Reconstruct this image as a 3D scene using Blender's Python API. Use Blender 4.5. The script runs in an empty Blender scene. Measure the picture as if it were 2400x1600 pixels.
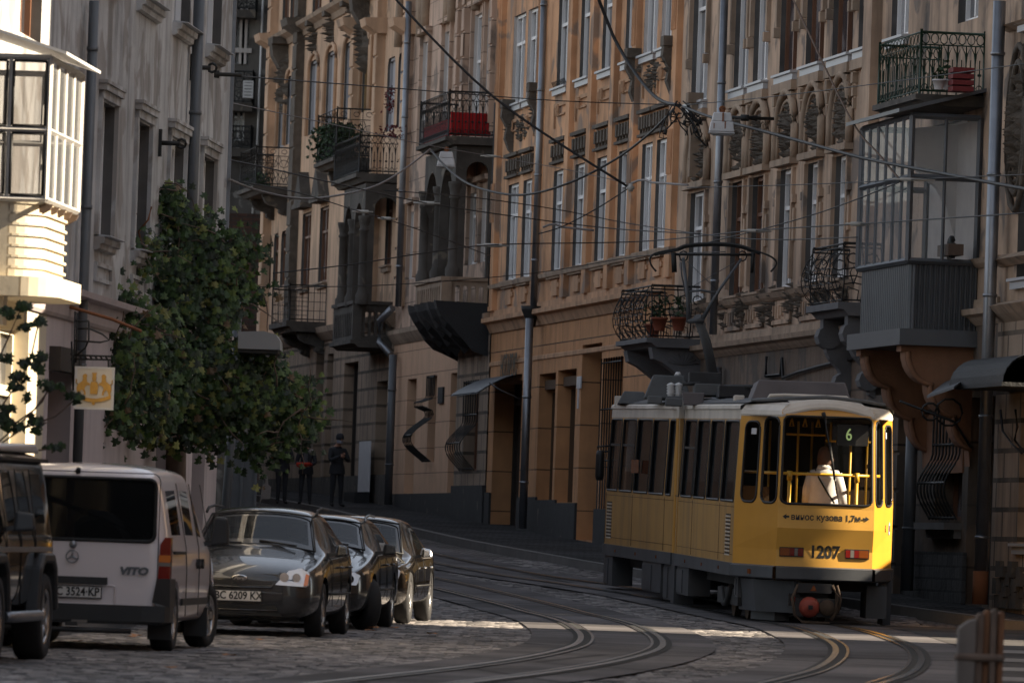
import bpy, bmesh, math, random
from mathutils import Vector, Matrix
rnd = random.Random(7)
SC = bpy.context.scene
COL = SC.collection
# ---------------------------------------------------------------- camera
PITCH = math.atan(491/18000.0); ROLL = math.radians(2.0)
cam = bpy.data.cameras.new('camera'); cam.lens = 270; cam.sensor_width = 36
cam.clip_start = 1; cam.clip_end = 3000
camo = bpy.data.objects.new('camera', cam); COL.objects.link(camo)
camo.matrix_world = Matrix.Rotation(math.pi/2+PITCH, 4, 'X') @ Matrix.Rotation(ROLL, 4, 'Z')
cam.dof.use_dof = True; cam.dof.focus_distance = 125; cam.dof.aperture_fstop = 6.3
SC.camera = camo
# ---------------------------------------------------------------- world, sun, exposure
SUN_EL = math.radians(32); SUN_AZ = math.radians(8)      # azimuth: from +X (right) turned towards the camera
w = bpy.data.worlds.new('World'); SC.world = w; w.use_nodes = True
nt = w.node_tree; bg = nt.nodes['Background']
sky = nt.nodes.new('ShaderNodeTexSky'); sky.sky_type = 'NISHITA'; sky.sun_disc = False
sky.sun_elevation = SUN_EL; sky.sun_rotation = math.radians(90+8); sky.air_density = 1.0; sky.dust_density = 1.2; sky.ozone_density = 1.0
hs_ = nt.nodes.new('ShaderNodeHueSaturation'); hs_.inputs['Saturation'].default_value = .42; nt.links.new(sky.outputs[0], hs_.inputs['Color']); nt.links.new(hs_.outputs[0], bg.inputs[0]); bg.inputs[1].default_value = 0.060
sun = bpy.data.lights.new('sun', 'SUN'); sun.energy = 5.0; sun.angle = math.radians(0.5); sun.color = (1.0, 0.84, 0.63)
suno = bpy.data.objects.new('sun', sun); COL.objects.link(suno)
S = Vector((math.cos(SUN_AZ)*math.cos(SUN_EL), -math.sin(SUN_AZ)*math.cos(SUN_EL), math.sin(SUN_EL)))
suno.rotation_euler = S.to_track_quat('Z', 'Y').to_euler(); suno.location = (60, 40, 60)
SC.view_settings.view_transform = 'Standard'; SC.view_settings.look = 'None'
SC.view_settings.exposure = 1.92; SC.view_settings.gamma = 1.0
SC.render.resolution_x = 1024; SC.render.resolution_y = 682
SC.render.engine = 'CYCLES'
SC.cycles.max_bounces = 8
# ---------------------------------------------------------------- surveying helpers (a sight line at a known distance gives a point)
def ray(x, y):
    dx = x-1200; dy = 800-y
    lx = dx*math.cos(ROLL)-dy*math.sin(ROLL); ly = dx*math.sin(ROLL)+dy*math.cos(ROLL)
    return (lx/18000, math.cos(PITCH)-math.sin(PITCH)*ly/18000, math.sin(PITCH)+math.cos(PITCH)*ly/18000)
def at(x, y, Y):
    d = ray(x, y); t = Y/d[1]; return Vector((d[0]*t, Y, d[2]*t))
GZ = [(-200,-2.2),(0,-1.45),(60,-1.19),(77,-1.12),(90,-1.065),(102,-1.0),(115,-.9),(125,-.68),(140,-.35),(162,.1),(194,.85),(230,1.7),(300,3.2),(900,10)]
def gz(Y):
    for (a, za), (b, zb) in zip(GZ, GZ[1:]):
        if Y <= b: return za+(zb-za)*(Y-a)/(b-a)
    return zb
def ground(x, y, h=0):
    d = ray(x, y); Y = 20.0
    while Y < 300 and gz(Y)+h < d[2]/d[1]*Y+1e-9: Y += .5   # coarse
    Y = 20.0
    while Y < 300:
        if gz(Y)+h-d[2]/d[1]*Y > 0: break
        Y += .05
    return (d[0]/d[1]*Y, Y)
# ---------------------------------------------------------------- mesh builder
class MB:
    def __init__(s): s.v = []; s.f = []; s.m = []; s.uv = []; s.sm = []; s.k = []
    def mark(s): s.k.append(len(s.f))      # the faces that follow are a separate piece
    def face(s, pts, m=0, uv=None, smooth=False):
        n = len(s.v); s.v += [tuple(p) for p in pts]; s.f.append(tuple(range(n, n+len(pts)))); s.m.append(m); s.uv.append(uv); s.sm.append(smooth)
    def hexa(s, c, m=0):      # 8 corners: bottom ring 0-3, top ring 4-7
        for q in ((0,3,2,1),(4,5,6,7),(0,1,5,4),(1,2,6,5),(2,3,7,6),(3,0,4,7)): s.face([c[i] for i in q], m)
    def box(s, a, b, m=0, T=None):
        x0,y0,z0 = a; x1,y1,z1 = b
        c = [(x0,y0,z0),(x1,y0,z0),(x1,y1,z0),(x0,y1,z0),(x0,y0,z1),(x1,y0,z1),(x1,y1,z1),(x0,y1,z1)]
        if T: c = [T(*p) for p in c]
        s.hexa(c, m)
    def tube(s, pts, r, n=5, m=0, closed=False, smooth=True):
        pts = [Vector(p) for p in pts]; rings = []
        N = len(pts)
        for i, p in enumerate(pts):
            if closed: d = pts[(i+1)%N]-pts[i-1]
            else: d = pts[min(i+1, N-1)]-pts[max(i-1, 0)]
            if d.length < 1e-9: d = Vector((0,0,1))
            d.normalize(); up = Vector((0,0,1)) if abs(d.z) < .9 else Vector((0,1,0))
            a = d.cross(up).normalized(); b = d.cross(a); rr = r[i] if isinstance(r, (list, tuple)) else r
            rings.append([p+(a*math.cos(2*math.pi*k/n)+b*math.sin(2*math.pi*k/n))*rr for k in range(n)])
        base = len(s.v)
        for R in rings: s.v += [tuple(q) for q in R]
        for i in range(N if closed else N-1):
            j = (i+1)%N
            for k in range(n):
                l = (k+1)%n
                s.f.append((base+i*n+k, base+i*n+l, base+j*n+l, base+j*n+k)); s.m.append(m); s.uv.append(None); s.sm.append(smooth)
        if not closed:
            s.f.append(tuple(base+k for k in range(n))); s.m.append(m); s.uv.append(None); s.sm.append(False)
            s.f.append(tuple(base+(N-1)*n+k for k in range(n))[::-1]); s.m.append(m); s.uv.append(None); s.sm.append(False)
    def prism(s, poly, A, B, m=0):      # poly of 2D points, A(x,y)->3D front, B(x,y)->3D back
        f = [A(*p) for p in poly]; b = [B(*p) for p in poly]; n = len(poly)
        s.face(f, m); s.face(b[::-1], m)
        for i in range(n):
            j = (i+1)%n; s.face([f[i], b[i], b[j], f[j]], m)
    def lathe(s, prof, T, n=12, m=0):   # prof [(r,z)]
        for (r0,z0),(r1,z1) in zip(prof, prof[1:]):
            for k in range(n):
                a=2*math.pi*k/n; b=2*math.pi*(k+1)/n
                s.face([T(r0*math.cos(a),r0*math.sin(a),z0),T(r0*math.cos(b),r0*math.sin(b),z0),T(r1*math.cos(b),r1*math.sin(b),z1),T(r1*math.cos(a),r1*math.sin(a),z1)], m, None, True)
    def build(s, name, mats, parent=None, merge=True):
        if s.k:
            o = None; ks = sorted(set(s.k+[0, len(s.f)]))
            for a, b in zip(ks, ks[1:]):
                q = MB(); ids = sorted({i for f in s.f[a:b] for i in f}); ix = {i: n for n, i in enumerate(ids)}
                q.v = [s.v[i] for i in ids]; q.f = [tuple(ix[i] for i in f) for f in s.f[a:b]]; q.m = s.m[a:b]; q.uv = s.uv[a:b]; q.sm = s.sm[a:b]
                o = q.build(name, mats, parent, merge)
            return o
        me = bpy.data.meshes.new(name); me.from_pydata(s.v, [], s.f)
        if not isinstance(mats, (list, tuple)): mats = [mats]
        for x in mats: me.materials.append(x)
        me.polygons.foreach_set('material_index', s.m); me.polygons.foreach_set('use_smooth', s.sm)
        if any(u is not None for u in s.uv):
            ul = me.uv_layers.new(name='UVMap'); i = 0
            for f, u in zip(s.f, s.uv):
                for k in range(len(f)):
                    ul.data[i].uv = u[k] if u is not None else (0, 0); i += 1
        me.update()
        if merge:
            bm = bmesh.new(); bm.from_mesh(me); bmesh.ops.remove_doubles(bm, verts=bm.verts, dist=.0005)
            bmesh.ops.recalc_face_normals(bm, faces=bm.faces); bm.to_mesh(me); bm.free()
        o = bpy.data.objects.new(name, me); COL.objects.link(o)
        if parent:
            o.parent = parent
            mw = parent_world(parent); o.matrix_parent_inverse = mw.inverted() if not parent.get('_local') else Matrix()
        return o
def parent_world(o):
    m = Matrix()
    while o is not None:
        loc = Matrix.LocRotScale(o.location, o.rotation_euler, o.scale)
        m = (o.matrix_parent_inverse if o.parent else Matrix()) @ loc @ m
        o = o.parent
    return m
def tag(o, label=None, cat=None, group=None, kind=None):
    if label: o['label'] = label
    if cat: o['category'] = cat
    if group: o['group'] = group
    if kind: o['kind'] = kind
    return o
def empty(name, loc, label=None, cat=None, group=None, rz=0, rx=0, ry=0):
    o = bpy.data.objects.new(name, None); COL.objects.link(o); o.location = loc; o.rotation_euler = (rx, ry, rz)
    o.empty_display_size = .3
    return tag(o, label, cat, group)
# ---------------------------------------------------------------- materials
def node(nt, t, **k):
    n = nt.nodes.new(t)
    for a, b in k.items(): setattr(n, a, b)
    return n
def mat(name, col, rough=.8, metal=0, var=.0, scale=3.0, streak=0.0, streakcol=(.03,.027,.024), bump=0.0, brick=None, spec=None, alpha=None, trans=None, coat=0, emit=None, uvc=False, patch=None, fine=0):
    m = bpy.data.materials.new(name); m.use_nodes = True; nt = m.node_tree; L = nt.links
    b = nt.nodes['Principled BSDF']; b.inputs['Roughness'].default_value = rough; b.inputs['Metallic'].default_value = metal
    if spec is not None: b.inputs['Specular IOR Level'].default_value = spec
    if coat: b.inputs['Coat Weight'].default_value = coat; b.inputs['Coat Roughness'].default_value = .04
    if alpha is not None: b.inputs['Alpha'].default_value = alpha
    if trans is not None: b.inputs['Transmission Weight'].default_value = trans; b.inputs['IOR'].default_value = 1.01 if trans > 1 else 1.45
    if emit: b.inputs['Emission Color'].default_value = (*emit[0], 1); b.inputs['Emission Strength'].default_value = emit[1]
    tc = node(nt, 'ShaderNodeTexCoord')
    geo = node(nt, 'ShaderNodeNewGeometry')
    cur = None
    rgb = node(nt, 'ShaderNodeRGB'); rgb.outputs[0].default_value = (*col, 1); cur = rgb.outputs[0]
    heights = []
    if brick:
        bt = node(nt, 'ShaderNodeTexBrick'); bt.offset = brick.get('offset', .5)
        bt.inputs['Color1'].default_value = (*brick.get('c1', col), 1); bt.inputs['Color2'].default_value = (*brick.get('c2', col), 1)
        bt.inputs['Mortar'].default_value = (*brick.get('mortar', (.02,.02,.02)), 1)
        bt.inputs['Scale'].default_value = 1; bt.inputs['Brick Width'].default_value = brick['w']; bt.inputs['Row Height'].default_value = brick['h']
        bt.inputs['Mortar Size'].default_value = brick.get('ms', .012); bt.inputs['Mortar Smooth'].default_value = .1
        L.new(tc.outputs['UV'], bt.inputs['Vector']); cur = bt.outputs['Color']
        heights.append((bt.outputs['Fac'], -brick.get('d', .6)))
    def noise(sc, det=4, vec=None, dist=0):
        n = node(nt, 'ShaderNodeTexNoise'); n.inputs['Scale'].default_value = sc; n.inputs['Detail'].default_value = det; n.inputs['Distortion'].default_value = dist
        L.new(vec if vec is not None else geo.outputs['Position'], n.inputs['Vector']); return n.outputs['Fac']
    def ramp(f, a, b):
        r = node(nt, 'ShaderNodeMapRange'); r.inputs['From Min'].default_value = a; r.inputs['From Max'].default_value = b
        L.new(f, r.inputs['Value']); return r.outputs[0]
    def mix(f, a, c, blend='MIX'):
        x = node(nt, 'ShaderNodeMix', data_type='RGBA', blend_type=blend)
        if isinstance(f, (int, float)): x.inputs[0].default_value = f
        else: L.new(f, x.inputs[0])
        L.new(a, x.inputs[6])
        if isinstance(c, tuple): x.inputs[7].default_value = (*c, 1)
        else: L.new(c, x.inputs[7])
        return x.outputs[2]
    def mul(f, k):
        x = node(nt, 'ShaderNodeMath', operation='MULTIPLY'); L.new(f, x.inputs[0]); x.inputs[1].default_value = k; return x.outputs[0]
    if var:
        f = ramp(noise(scale, 5), .3, .72)
        cur = mix(mul(f, var), cur, tuple(c*.42 for c in col), 'MIX')
        f2 = ramp(noise(scale*.23, 3), .45, .7)
        cur = mix(mul(f2, var*.5), cur, tuple(min(1, c*1.5+.02) for c in col), 'MIX')
    if patch:
        f = ramp(noise(patch.get('s', 1.2), 6, dist=.6), patch.get('a', .55), patch.get('a', .55)+.06)
        cur = mix(mul(f, patch.get('k', .8)), cur, patch['c'], 'MIX')
    if streak:
        mp = node(nt, 'ShaderNodeMapping'); mp.inputs['Scale'].default_value = (2.6, 2.6, .28); L.new(geo.outputs['Position'], mp.inputs['Vector'])
        f = ramp(noise(1.0, 6, mp.outputs[0]), .48, .8)
        cur = mix(mul(f, streak), cur, streakcol, 'MIX')
    if fine:
        f = ramp(noise(22, 3), .35, .7); cur = mix(mul(f, fine), cur, tuple(c*.35 for c in col), 'MIX')
    L.new(cur, b.inputs['Base Color'])
    if bump:
        heights.append((noise(scale*5, 6), 1.0))
    if heights and (bump or brick):
        cur_h = None
        for f, k in heights:
            x = mul(f, k)
            if cur_h is None: cur_h = x
            else:
                a = node(nt, 'ShaderNodeMath', operation='ADD'); L.new(cur_h, a.inputs[0]); L.new(x, a.inputs[1]); cur_h = a.outputs[0]
        bp = node(nt, 'ShaderNodeBump'); bp.inputs['Strength'].default_value = bump or .5; bp.inputs['Distance'].default_value = .03
        L.new(cur_h, bp.inputs['Height']); L.new(bp.outputs[0], b.inputs['Normal'])
    return m
M = {}
def dm(k, *a, **kw): M[k] = mat(k, *a, **kw)
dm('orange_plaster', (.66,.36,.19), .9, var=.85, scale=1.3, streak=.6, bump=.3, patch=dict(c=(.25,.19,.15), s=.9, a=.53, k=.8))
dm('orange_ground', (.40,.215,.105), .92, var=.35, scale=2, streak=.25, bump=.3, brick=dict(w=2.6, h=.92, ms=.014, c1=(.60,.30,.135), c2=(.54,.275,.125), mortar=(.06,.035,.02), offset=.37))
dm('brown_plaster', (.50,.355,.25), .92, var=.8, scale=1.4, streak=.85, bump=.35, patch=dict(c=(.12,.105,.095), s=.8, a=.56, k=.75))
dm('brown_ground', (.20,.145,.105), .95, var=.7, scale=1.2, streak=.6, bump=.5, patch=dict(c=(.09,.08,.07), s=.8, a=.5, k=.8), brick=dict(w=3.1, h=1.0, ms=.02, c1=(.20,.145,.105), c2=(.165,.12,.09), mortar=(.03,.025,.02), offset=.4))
dm('beige_plaster', (.63,.42,.275), .92, var=.5, scale=1.4, streak=.5, bump=.3, patch=dict(c=(.17,.13,.1), s=.8, a=.6, k=.6))
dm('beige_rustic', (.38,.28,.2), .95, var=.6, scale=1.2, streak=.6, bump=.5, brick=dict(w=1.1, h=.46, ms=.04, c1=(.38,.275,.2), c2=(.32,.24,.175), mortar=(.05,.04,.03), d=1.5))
dm('pinkish_plaster', (.58,.41,.305), .92, var=.5, scale=1.5, streak=.6, bump=.3, patch=dict(c=(.16,.13,.11), s=.9, a=.57, k=.7), brick=dict(w=1.6, h=.62, ms=.012, c1=(.58,.41,.305), c2=(.52,.37,.28), mortar=(.1,.07,.05)))
dm('beige_smooth', (.46,.31,.21), .9, var=.2, scale=2, streak=.15, bump=.2, brick=dict(w=2.4, h=.62, ms=.01, c1=(.68,.43,.28), c2=(.65,.415,.27), mortar=(.2,.12,.08)))
dm('grey_plaster', (.50,.495,.49), .93, var=.6, scale=1.8, streak=.75, streakcol=(.10,.095,.09), bump=.4, patch=dict(c=(.24,.21,.185), s=1.1, a=.5, k=.7))
dm('pink_paint', (.50,.43,.43), .85, var=.2, scale=2, streak=.3, bump=.15)
dm('cream_paint', (.60,.53,.40), .8, var=.1, scale=2, streak=.1, bump=.1)
dm('dark_plaster', (.12,.11,.10), .95, var=.8, scale=1.2, streak=.6, bump=.5, patch=dict(c=(.25,.24,.22), s=1.5, a=.56, k=.8))
dm('dark_brick', (.10,.05,.035), .95, var=.7, scale=2, bump=.6, streak=.4, brick=dict(w=.34, h=.13, ms=.02, c1=(.12,.055,.035), c2=(.07,.04,.03), mortar=(.05,.045,.04)))
dm('sooty_stone', (.085,.075,.065), .95, var=.8, scale=2.5, streak=.5, bump=.6, patch=dict(c=(.2,.17,.13), s=2.2, a=.6, k=.7))
dm('carved_stone', (.12,.10,.08), .95, var=.8, scale=5, bump=.8)
dm('trim_stone', (.38,.28,.2), .93, var=.6, scale=2.2, streak=.6, bump=.4)
dm('trim_orange', (.54,.32,.185), .93, var=.6, scale=2.2, streak=.5, bump=.4)
dm('plinth_dark', (.035,.036,.038), .85, var=.4, scale=2, bump=.4, patch=dict(c=(.16,.14,.12), s=1.6, a=.63, k=.7))
dm('plinth_stone', (.075,.075,.075), .9, var=.6, scale=2, bump=.8, brick=dict(w=.42, h=.2, ms=.02, c1=(.085,.085,.085), c2=(.05,.05,.05), mortar=(.02,.02,.02), d=1.5))
dm('consol_orange', (.27,.135,.075), .9, var=.5, scale=2.5, streak=.3, bump=.3)
dm('consol_grey', (.14,.14,.145), .85, var=.4, scale=3, bump=.3)
dm('white_frame', (.78,.77,.76), .5)
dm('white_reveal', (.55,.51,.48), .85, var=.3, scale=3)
dm('shaded_reveal', (.10,.095,.09), .9, var=.7, scale=3, streak=.4)  # darker than the walls: shade of the jambs put into the colour
dm('brown_frame', (.16,.07,.035), .6, var=.3, scale=6)
dm('blind_board', (.36,.36,.38), .8, var=.2, scale=3)
dm('tan_board', (.28,.19,.09), .8, var=.2, scale=3)
dm('window_glass', (.035,.04,.048), .06, spec=.6, patch=dict(c=(.26,.26,.27), s=.55, a=.5, k=.75))  # pale noise patches stand in for curtains and sky reflections
dm('bay_glass', (.20,.21,.215), .12, spec=.6, alpha=.45)
dm('clear_glass', (.55,.6,.62), .02, spec=.5, alpha=.22)
dm('zinc', (.27,.285,.31), .42, .85, var=.35, scale=4)
dm('sill_metal', (.42,.43,.45), .5, .3)
dm('iron', (.010,.011,.011), .6, var=.3, scale=8)
dm('green_iron', (.008,.034,.018), .5)
dm('door_dark', (.03,.022,.017), .7, var=.5, scale=3)
dm('passage_dark', (.10,.06,.035), .9)
dm('shutter', (.085,.09,.095), .6, brick=dict(w=30, h=.09, ms=.016, c1=(.1,.105,.11), c2=(.1,.105,.11), mortar=(.02,.02,.02)))
dm('corrugated', (.11,.12,.13), .45, .4, var=.3, scale=3, streak=.3)
dm('steel_grey', (.10,.108,.118), .5, .2, var=.2, scale=3)
dm('crate_red', (.15,.01,.012), .6)
dm('roof_sky_sheen', (.62,.62,.64), .3, .3)  # pale colour standing in for sky reflected on the off-roader roof
dm('rod_brown', (.12,.075,.05), .8)
dm('red_cloth', (.42,.008,.01), .85, var=.3, scale=3)
dm('rubber', (.012,.012,.013), .75)
dm('cable', (.012,.012,.013), .6)
dm('cable_pale', (.22,.20,.19), .7)
dm('ceramic', (.42,.40,.36), .4)
dm('lamp_white', (.60,.60,.60), .5, var=.25, scale=7)
dm('rust', (.22,.08,.03), .9)
dm('lamp_lens', (.35,.36,.37), .15)
dm('black_canopy', (.012,.013,.015), .7, var=.4, scale=5, bump=.5)
dm('terracotta', (.22,.06,.03), .8)
dm('white_board', (.62,.62,.64), .7, var=.2, scale=4)
dm('ink', (.012,.012,.012), .6)
dm('letter_brown', (.06,.05,.03), .5)
dm('gold', (.55,.30,.05), .45, .2, var=.4, scale=20)
dm('sign_cream', (.62,.58,.50), .55)
dm('skin', (.42,.22,.15), .6)
dm('wood_worn', (.14,.095,.07), .85, var=.7, scale=6, streak=.6)
# ================================================================= GROUND
def road_mat(name, col, cobble=None, gloss=.6):
    m = bpy.data.materials.new(name); m.use_nodes = True; nt = m.node_tree; L = nt.links
    b = nt.nodes['Principled BSDF']; b.inputs['Roughness'].default_value = gloss+.3; b.inputs['Specular IOR Level'].default_value = .12
    geo = node(nt, 'ShaderNodeNewGeometry')
    n1 = node(nt, 'ShaderNodeTexNoise'); n1.inputs['Scale'].default_value = .35; n1.inputs['Detail'].default_value = 6; L.new(geo.outputs['Position'], n1.inputs['Vector'])
    cr = node(nt, 'ShaderNodeValToRGB'); cr.color_ramp.elements[0].position = .32; cr.color_ramp.elements[1].position = .7
    cr.color_ramp.elements[0].color = tuple(c*.45 for c in col)+(1,); cr.color_ramp.elements[1].color = tuple(c*1.25 for c in col)+(1,)
    L.new(n1.outputs['Fac'], cr.inputs[0]); cur = cr.outputs[0]
    bp = node(nt, 'ShaderNodeBump'); bp.inputs['Distance'].default_value = .03; bp.inputs['Strength'].default_value = .6
    if cobble:
        # setts laid in courses across the street
        mp = node(nt, 'ShaderNodeMapping'); mp.inputs['Rotation'].default_value = (0,0,math.radians(cobble.get('rot', 4))); L.new(geo.outputs['Position'], mp.inputs['Vector'])
        wn = node(nt, 'ShaderNodeTexNoise'); wn.inputs['Scale'].default_value = 1.5; L.new(geo.outputs['Position'], wn.inputs['Vector'])
        add = node(nt, 'ShaderNodeMix', data_type='RGBA', blend_type='ADD'); add.inputs[0].default_value = .12
        L.new(mp.outputs[0], add.inputs[6]); L.new(wn.outputs['Color'], add.inputs[7])
        br = node(nt, 'ShaderNodeTexBrick'); br.inputs['Scale'].default_value = 1; br.inputs['Brick Width'].default_value = cobble['w']; br.inputs['Row Height'].default_value = cobble['h']
        br.inputs['Mortar Size'].default_value = .035; br.inputs['Mortar Smooth'].default_value = .6
        br.inputs['Color1'].default_value = (1,1,1,1); br.inputs['Color2'].default_value = (.55,.55,.55,1); br.inputs['Mortar'].default_value = (.12,.12,.12,1)
        L.new(add.outputs[2], br.inputs['Vector'])
        mx = node(nt, 'ShaderNodeMix', data_type='RGBA', blend_type='MULTIPLY'); mx.inputs[0].default_value = .85
        L.new(cur, mx.inputs[6]); L.new(br.outputs['Color'], mx.inputs[7]); cur = mx.outputs[2]
        iv = node(nt, 'ShaderNodeMath', operation='SUBTRACT'); iv.inputs[0].default_value = 1; L.new(br.outputs['Fac'], iv.inputs[1])
        L.new(iv.outputs[0], bp.inputs['Height']); L.new(bp.outputs[0], b.inputs['Normal'])
    else:
        n2 = node(nt, 'ShaderNodeTexNoise'); n2.inputs['Scale'].default_value = 9; n2.inputs['Detail'].default_value = 8; L.new(geo.outputs['Position'], n2.inputs['Vector'])
        mx = node(nt, 'ShaderNodeMix', data_type='RGBA', blend_type='MULTIPLY'); mx.inputs[0].default_value = .6
        L.new(cur, mx.inputs[6]); L.new(n2.outputs['Fac'], mx.inputs[7]); cur = mx.outputs[2]
        vo = node(nt, 'ShaderNodeTexVoronoi'); vo.feature = 'DISTANCE_TO_EDGE'; vo.inputs['Scale'].default_value = .16; L.new(geo.outputs['Position'], vo.inputs['Vector'])
        cm = node(nt, 'ShaderNodeMapRange'); cm.inputs['From Max'].default_value = .014; cm.inputs['To Min'].default_value = .2; L.new(vo.outputs['Distance'], cm.inputs['Value'])
        m2 = node(nt, 'ShaderNodeMix', data_type='RGBA', blend_type='MULTIPLY'); m2.inputs[0].default_value = 1
        L.new(cur, m2.inputs[6]); L.new(cm.outputs[0], m2.inputs[7]); cur = m2.outputs[2]
        L.new(n2.outputs['Fac'], bp.inputs['Height']); bp.inputs['Strength'].default_value = .25; L.new(bp.outputs[0], b.inputs['Normal'])
    L.new(cur, b.inputs['Base Color']); return m
M['cobble'] = road_mat('cobble', (.20,.185,.18), dict(w=.34, h=.26), .55)
M['slab'] = road_mat('slab', (.17,.16,.165), None, .5)
M['asphalt'] = road_mat('asphalt', (.105,.10,.10), None, .7)
M['paving'] = road_mat('paving', (.065,.065,.068), dict(w=.4, h=.4, rot=10), .7)
dm('rail_steel', (.26,.25,.24), .22, 1.0)
dm('rail_groove', (.01,.01,.01), .9)
dm('kerb_stone', (.14,.135,.13), .85, var=.5, scale=2, bump=.3)
dm('worn_white', (.19,.178,.17), .8, var=.6, scale=2.5)
def yseq(a, b):
    ys = [a]+[y for y, _ in GZ if a < y < b]
    out = set(ys+[b]); y = a
    while y < b: out.add(y); y += 2.0 if b < 400 else 10
    return sorted(out)
mb = MB(); ys = yseq(-200, 900)
for a, b in zip(ys, ys[1:]):
    mb.face([(-500,a,gz(a)-.035),(500,a,gz(a)-.035),(500,b,gz(b)-.035),(-500,b,gz(b)-.035)])
tag(mb.build('ground', M['cobble']), kind='structure')
# real setts over the part of the street that is seen: every stone at its own height and tilt, sunk joints between
import numpy as np
def setts(x0, x1, y0, y1, sx=.19, sy=.15):
    g = np.random.default_rng(4); nx = int((x1-x0)/sx); ny = int((y1-y0)/sy)
    h = g.uniform(-.022, -.004, (ny, nx)); tx = g.uniform(-.006, .006, (ny, nx)); ty = g.uniform(-.006, .006, (ny, nx)); jx = g.uniform(-.02, .02, (ny, nx))
    X = np.zeros((ny*3, nx*3)); Yy = np.zeros_like(X); Zz = np.zeros_like(X)
    lo = x0+np.arange(nx)*sx; ly = y0+np.arange(ny)*sy
    wav = .006*np.sin(lo*1.3)[None,:]*np.cos(ly*.9)[:,None]
    for a, (fx, kx) in enumerate(((.0,0),(.13,-1),(.90,1))):
        for b_, (fy, ky) in enumerate(((.0,0),(.14,-1),(.88,1))):
            X[b_::3, a::3] = lo[None,:]+fx*sx+jx*(0 if a == 0 else 1)*.5+((np.arange(ny)%2)[:,None]*.5*sx)
            Yy[b_::3, a::3] = ly[:,None]+fy*sy
            Zz[b_::3, a::3] = (-.03 if (a == 0 or b_ == 0) else 0)+(h+kx*tx+ky*ty+wav-.004 if (a and b_) else 0)
    Y_ = Yy.ravel(); gzv = np.interp(Y_, [p[0] for p in GZ], [p[1] for p in GZ])
    co = np.stack([X.ravel(), Y_, np.minimum(Zz.ravel(), -.002)+gzv], 1)
    W_, H_ = nx*3, ny*3; i = np.arange(H_-1)[:,None]*W_+np.arange(W_-1)[None,:]; q = np.stack([i, i+1, i+1+W_, i+W_], -1).reshape(-1, 4)
    me = bpy.data.meshes.new('sett_paving'); me.vertices.add(len(co)); me.vertices.foreach_set('co', co.ravel()); me.loops.add(q.size); me.loops.foreach_set('vertex_index', q.ravel().astype(np.int32))
    me.polygons.add(len(q)); me.polygons.foreach_set('loop_start', np.arange(0, q.size, 4, dtype=np.int32)); me.update(calc_edges=True)
    me.polygons.foreach_set('use_smooth', [True]*len(q))
    at2 = me.attributes.new('tint', 'FLOAT', 'POINT'); t = np.repeat(np.repeat(g.uniform(0, 1, (ny, nx)), 3, 0), 3, 1); at2.data.foreach_set('value', t.ravel().astype(np.float32))
    o = bpy.data.objects.new('sett_paving', me); COL.objects.link(o); me.materials.append(M['sett']); tag(o, kind='structure')
sm_ = bpy.data.materials.new('sett'); sm_.use_nodes = True; M['sett'] = sm_; nt_ = sm_.node_tree; b0 = nt_.nodes['Principled BSDF']; b0.inputs['Roughness'].default_value = .75; b0.inputs['Specular IOR Level'].default_value = .2
a0 = node(nt_, 'ShaderNodeAttribute'); a0.attribute_name = 'tint'; c0_ = node(nt_, 'ShaderNodeValToRGB'); c0_.color_ramp.elements[0].color = (.07,.068,.07,1); c0_.color_ramp.elements[1].color = (.34,.315,.305,1)
nz = node(nt_, 'ShaderNodeTexNoise'); nz.inputs['Scale'].default_value = .45; nz.inputs['Detail'].default_value = 5; gg = node(nt_, 'ShaderNodeNewGeometry'); nt_.links.new(gg.outputs['Position'], nz.inputs['Vector'])
mxx = node(nt_, 'ShaderNodeMix', data_type='RGBA', blend_type='MULTIPLY'); mxx.inputs[0].default_value = .75; rr0 = node(nt_, 'ShaderNodeMapRange'); rr0.inputs['From Min'].default_value = .3; rr0.inputs['From Max'].default_value = .65; rr0.inputs['To Min'].default_value = .35; nt_.links.new(nz.outputs['Fac'], rr0.inputs['Value'])
nt_.links.new(a0.outputs['Fac'], c0_.inputs[0]); nt_.links.new(c0_.outputs[0], mxx.inputs[6]); nt_.links.new(rr0.outputs[0], mxx.inputs[7]); nt_.links.new(mxx.outputs[2], b0.inputs['Base Color'])
setts(-6.2, 6.4, 58, 150)
def catm(P, n=6):
    out = []
    for i in range(len(P)-1):
        p0 = P[max(i-1,0)]; p1 = P[i]; p2 = P[i+1]; p3 = P[min(i+2, len(P)-1)]
        for k in range(n):
            t = k/n
            out.append(tuple(.5*((2*p1[j])+(-p0[j]+p2[j])*t+(2*p0[j]-5*p1[j]+4*p2[j]-p3[j])*t*t+(-p0[j]+3*p1[j]-3*p2[j]+p3[j])*t**3) for j in range(len(p1))))
    out.append(tuple(P[-1])); return out
def offs(P, d):
    out = []
    for i, p in enumerate(P):
        a = P[max(i-1,0)]; b = P[min(i+1,len(P)-1)]; tx, ty = b[0]-a[0], b[1]-a[1]; l = math.hypot(tx, ty) or 1
        out.append((p[0]+ty/l*d, p[1]-tx/l*d))
    return out
def ribbon(name, P, d0, d1, h0, m, h1=None, kind='structure', parent=None):
    A = offs(P, d0); B = offs(P, d1); mb = MB()
    for i in range(len(P)-1):
        mb.face([(*A[i], gz(A[i][1])+h0), (*A[i+1], gz(A[i+1][1])+h0), (*B[i+1], gz(B[i+1][1])+h0), (*B[i], gz(B[i][1])+h0)])
    o = mb.build(name, m, parent)
    if kind and not parent: tag(o, kind=kind)
    return o
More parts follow.
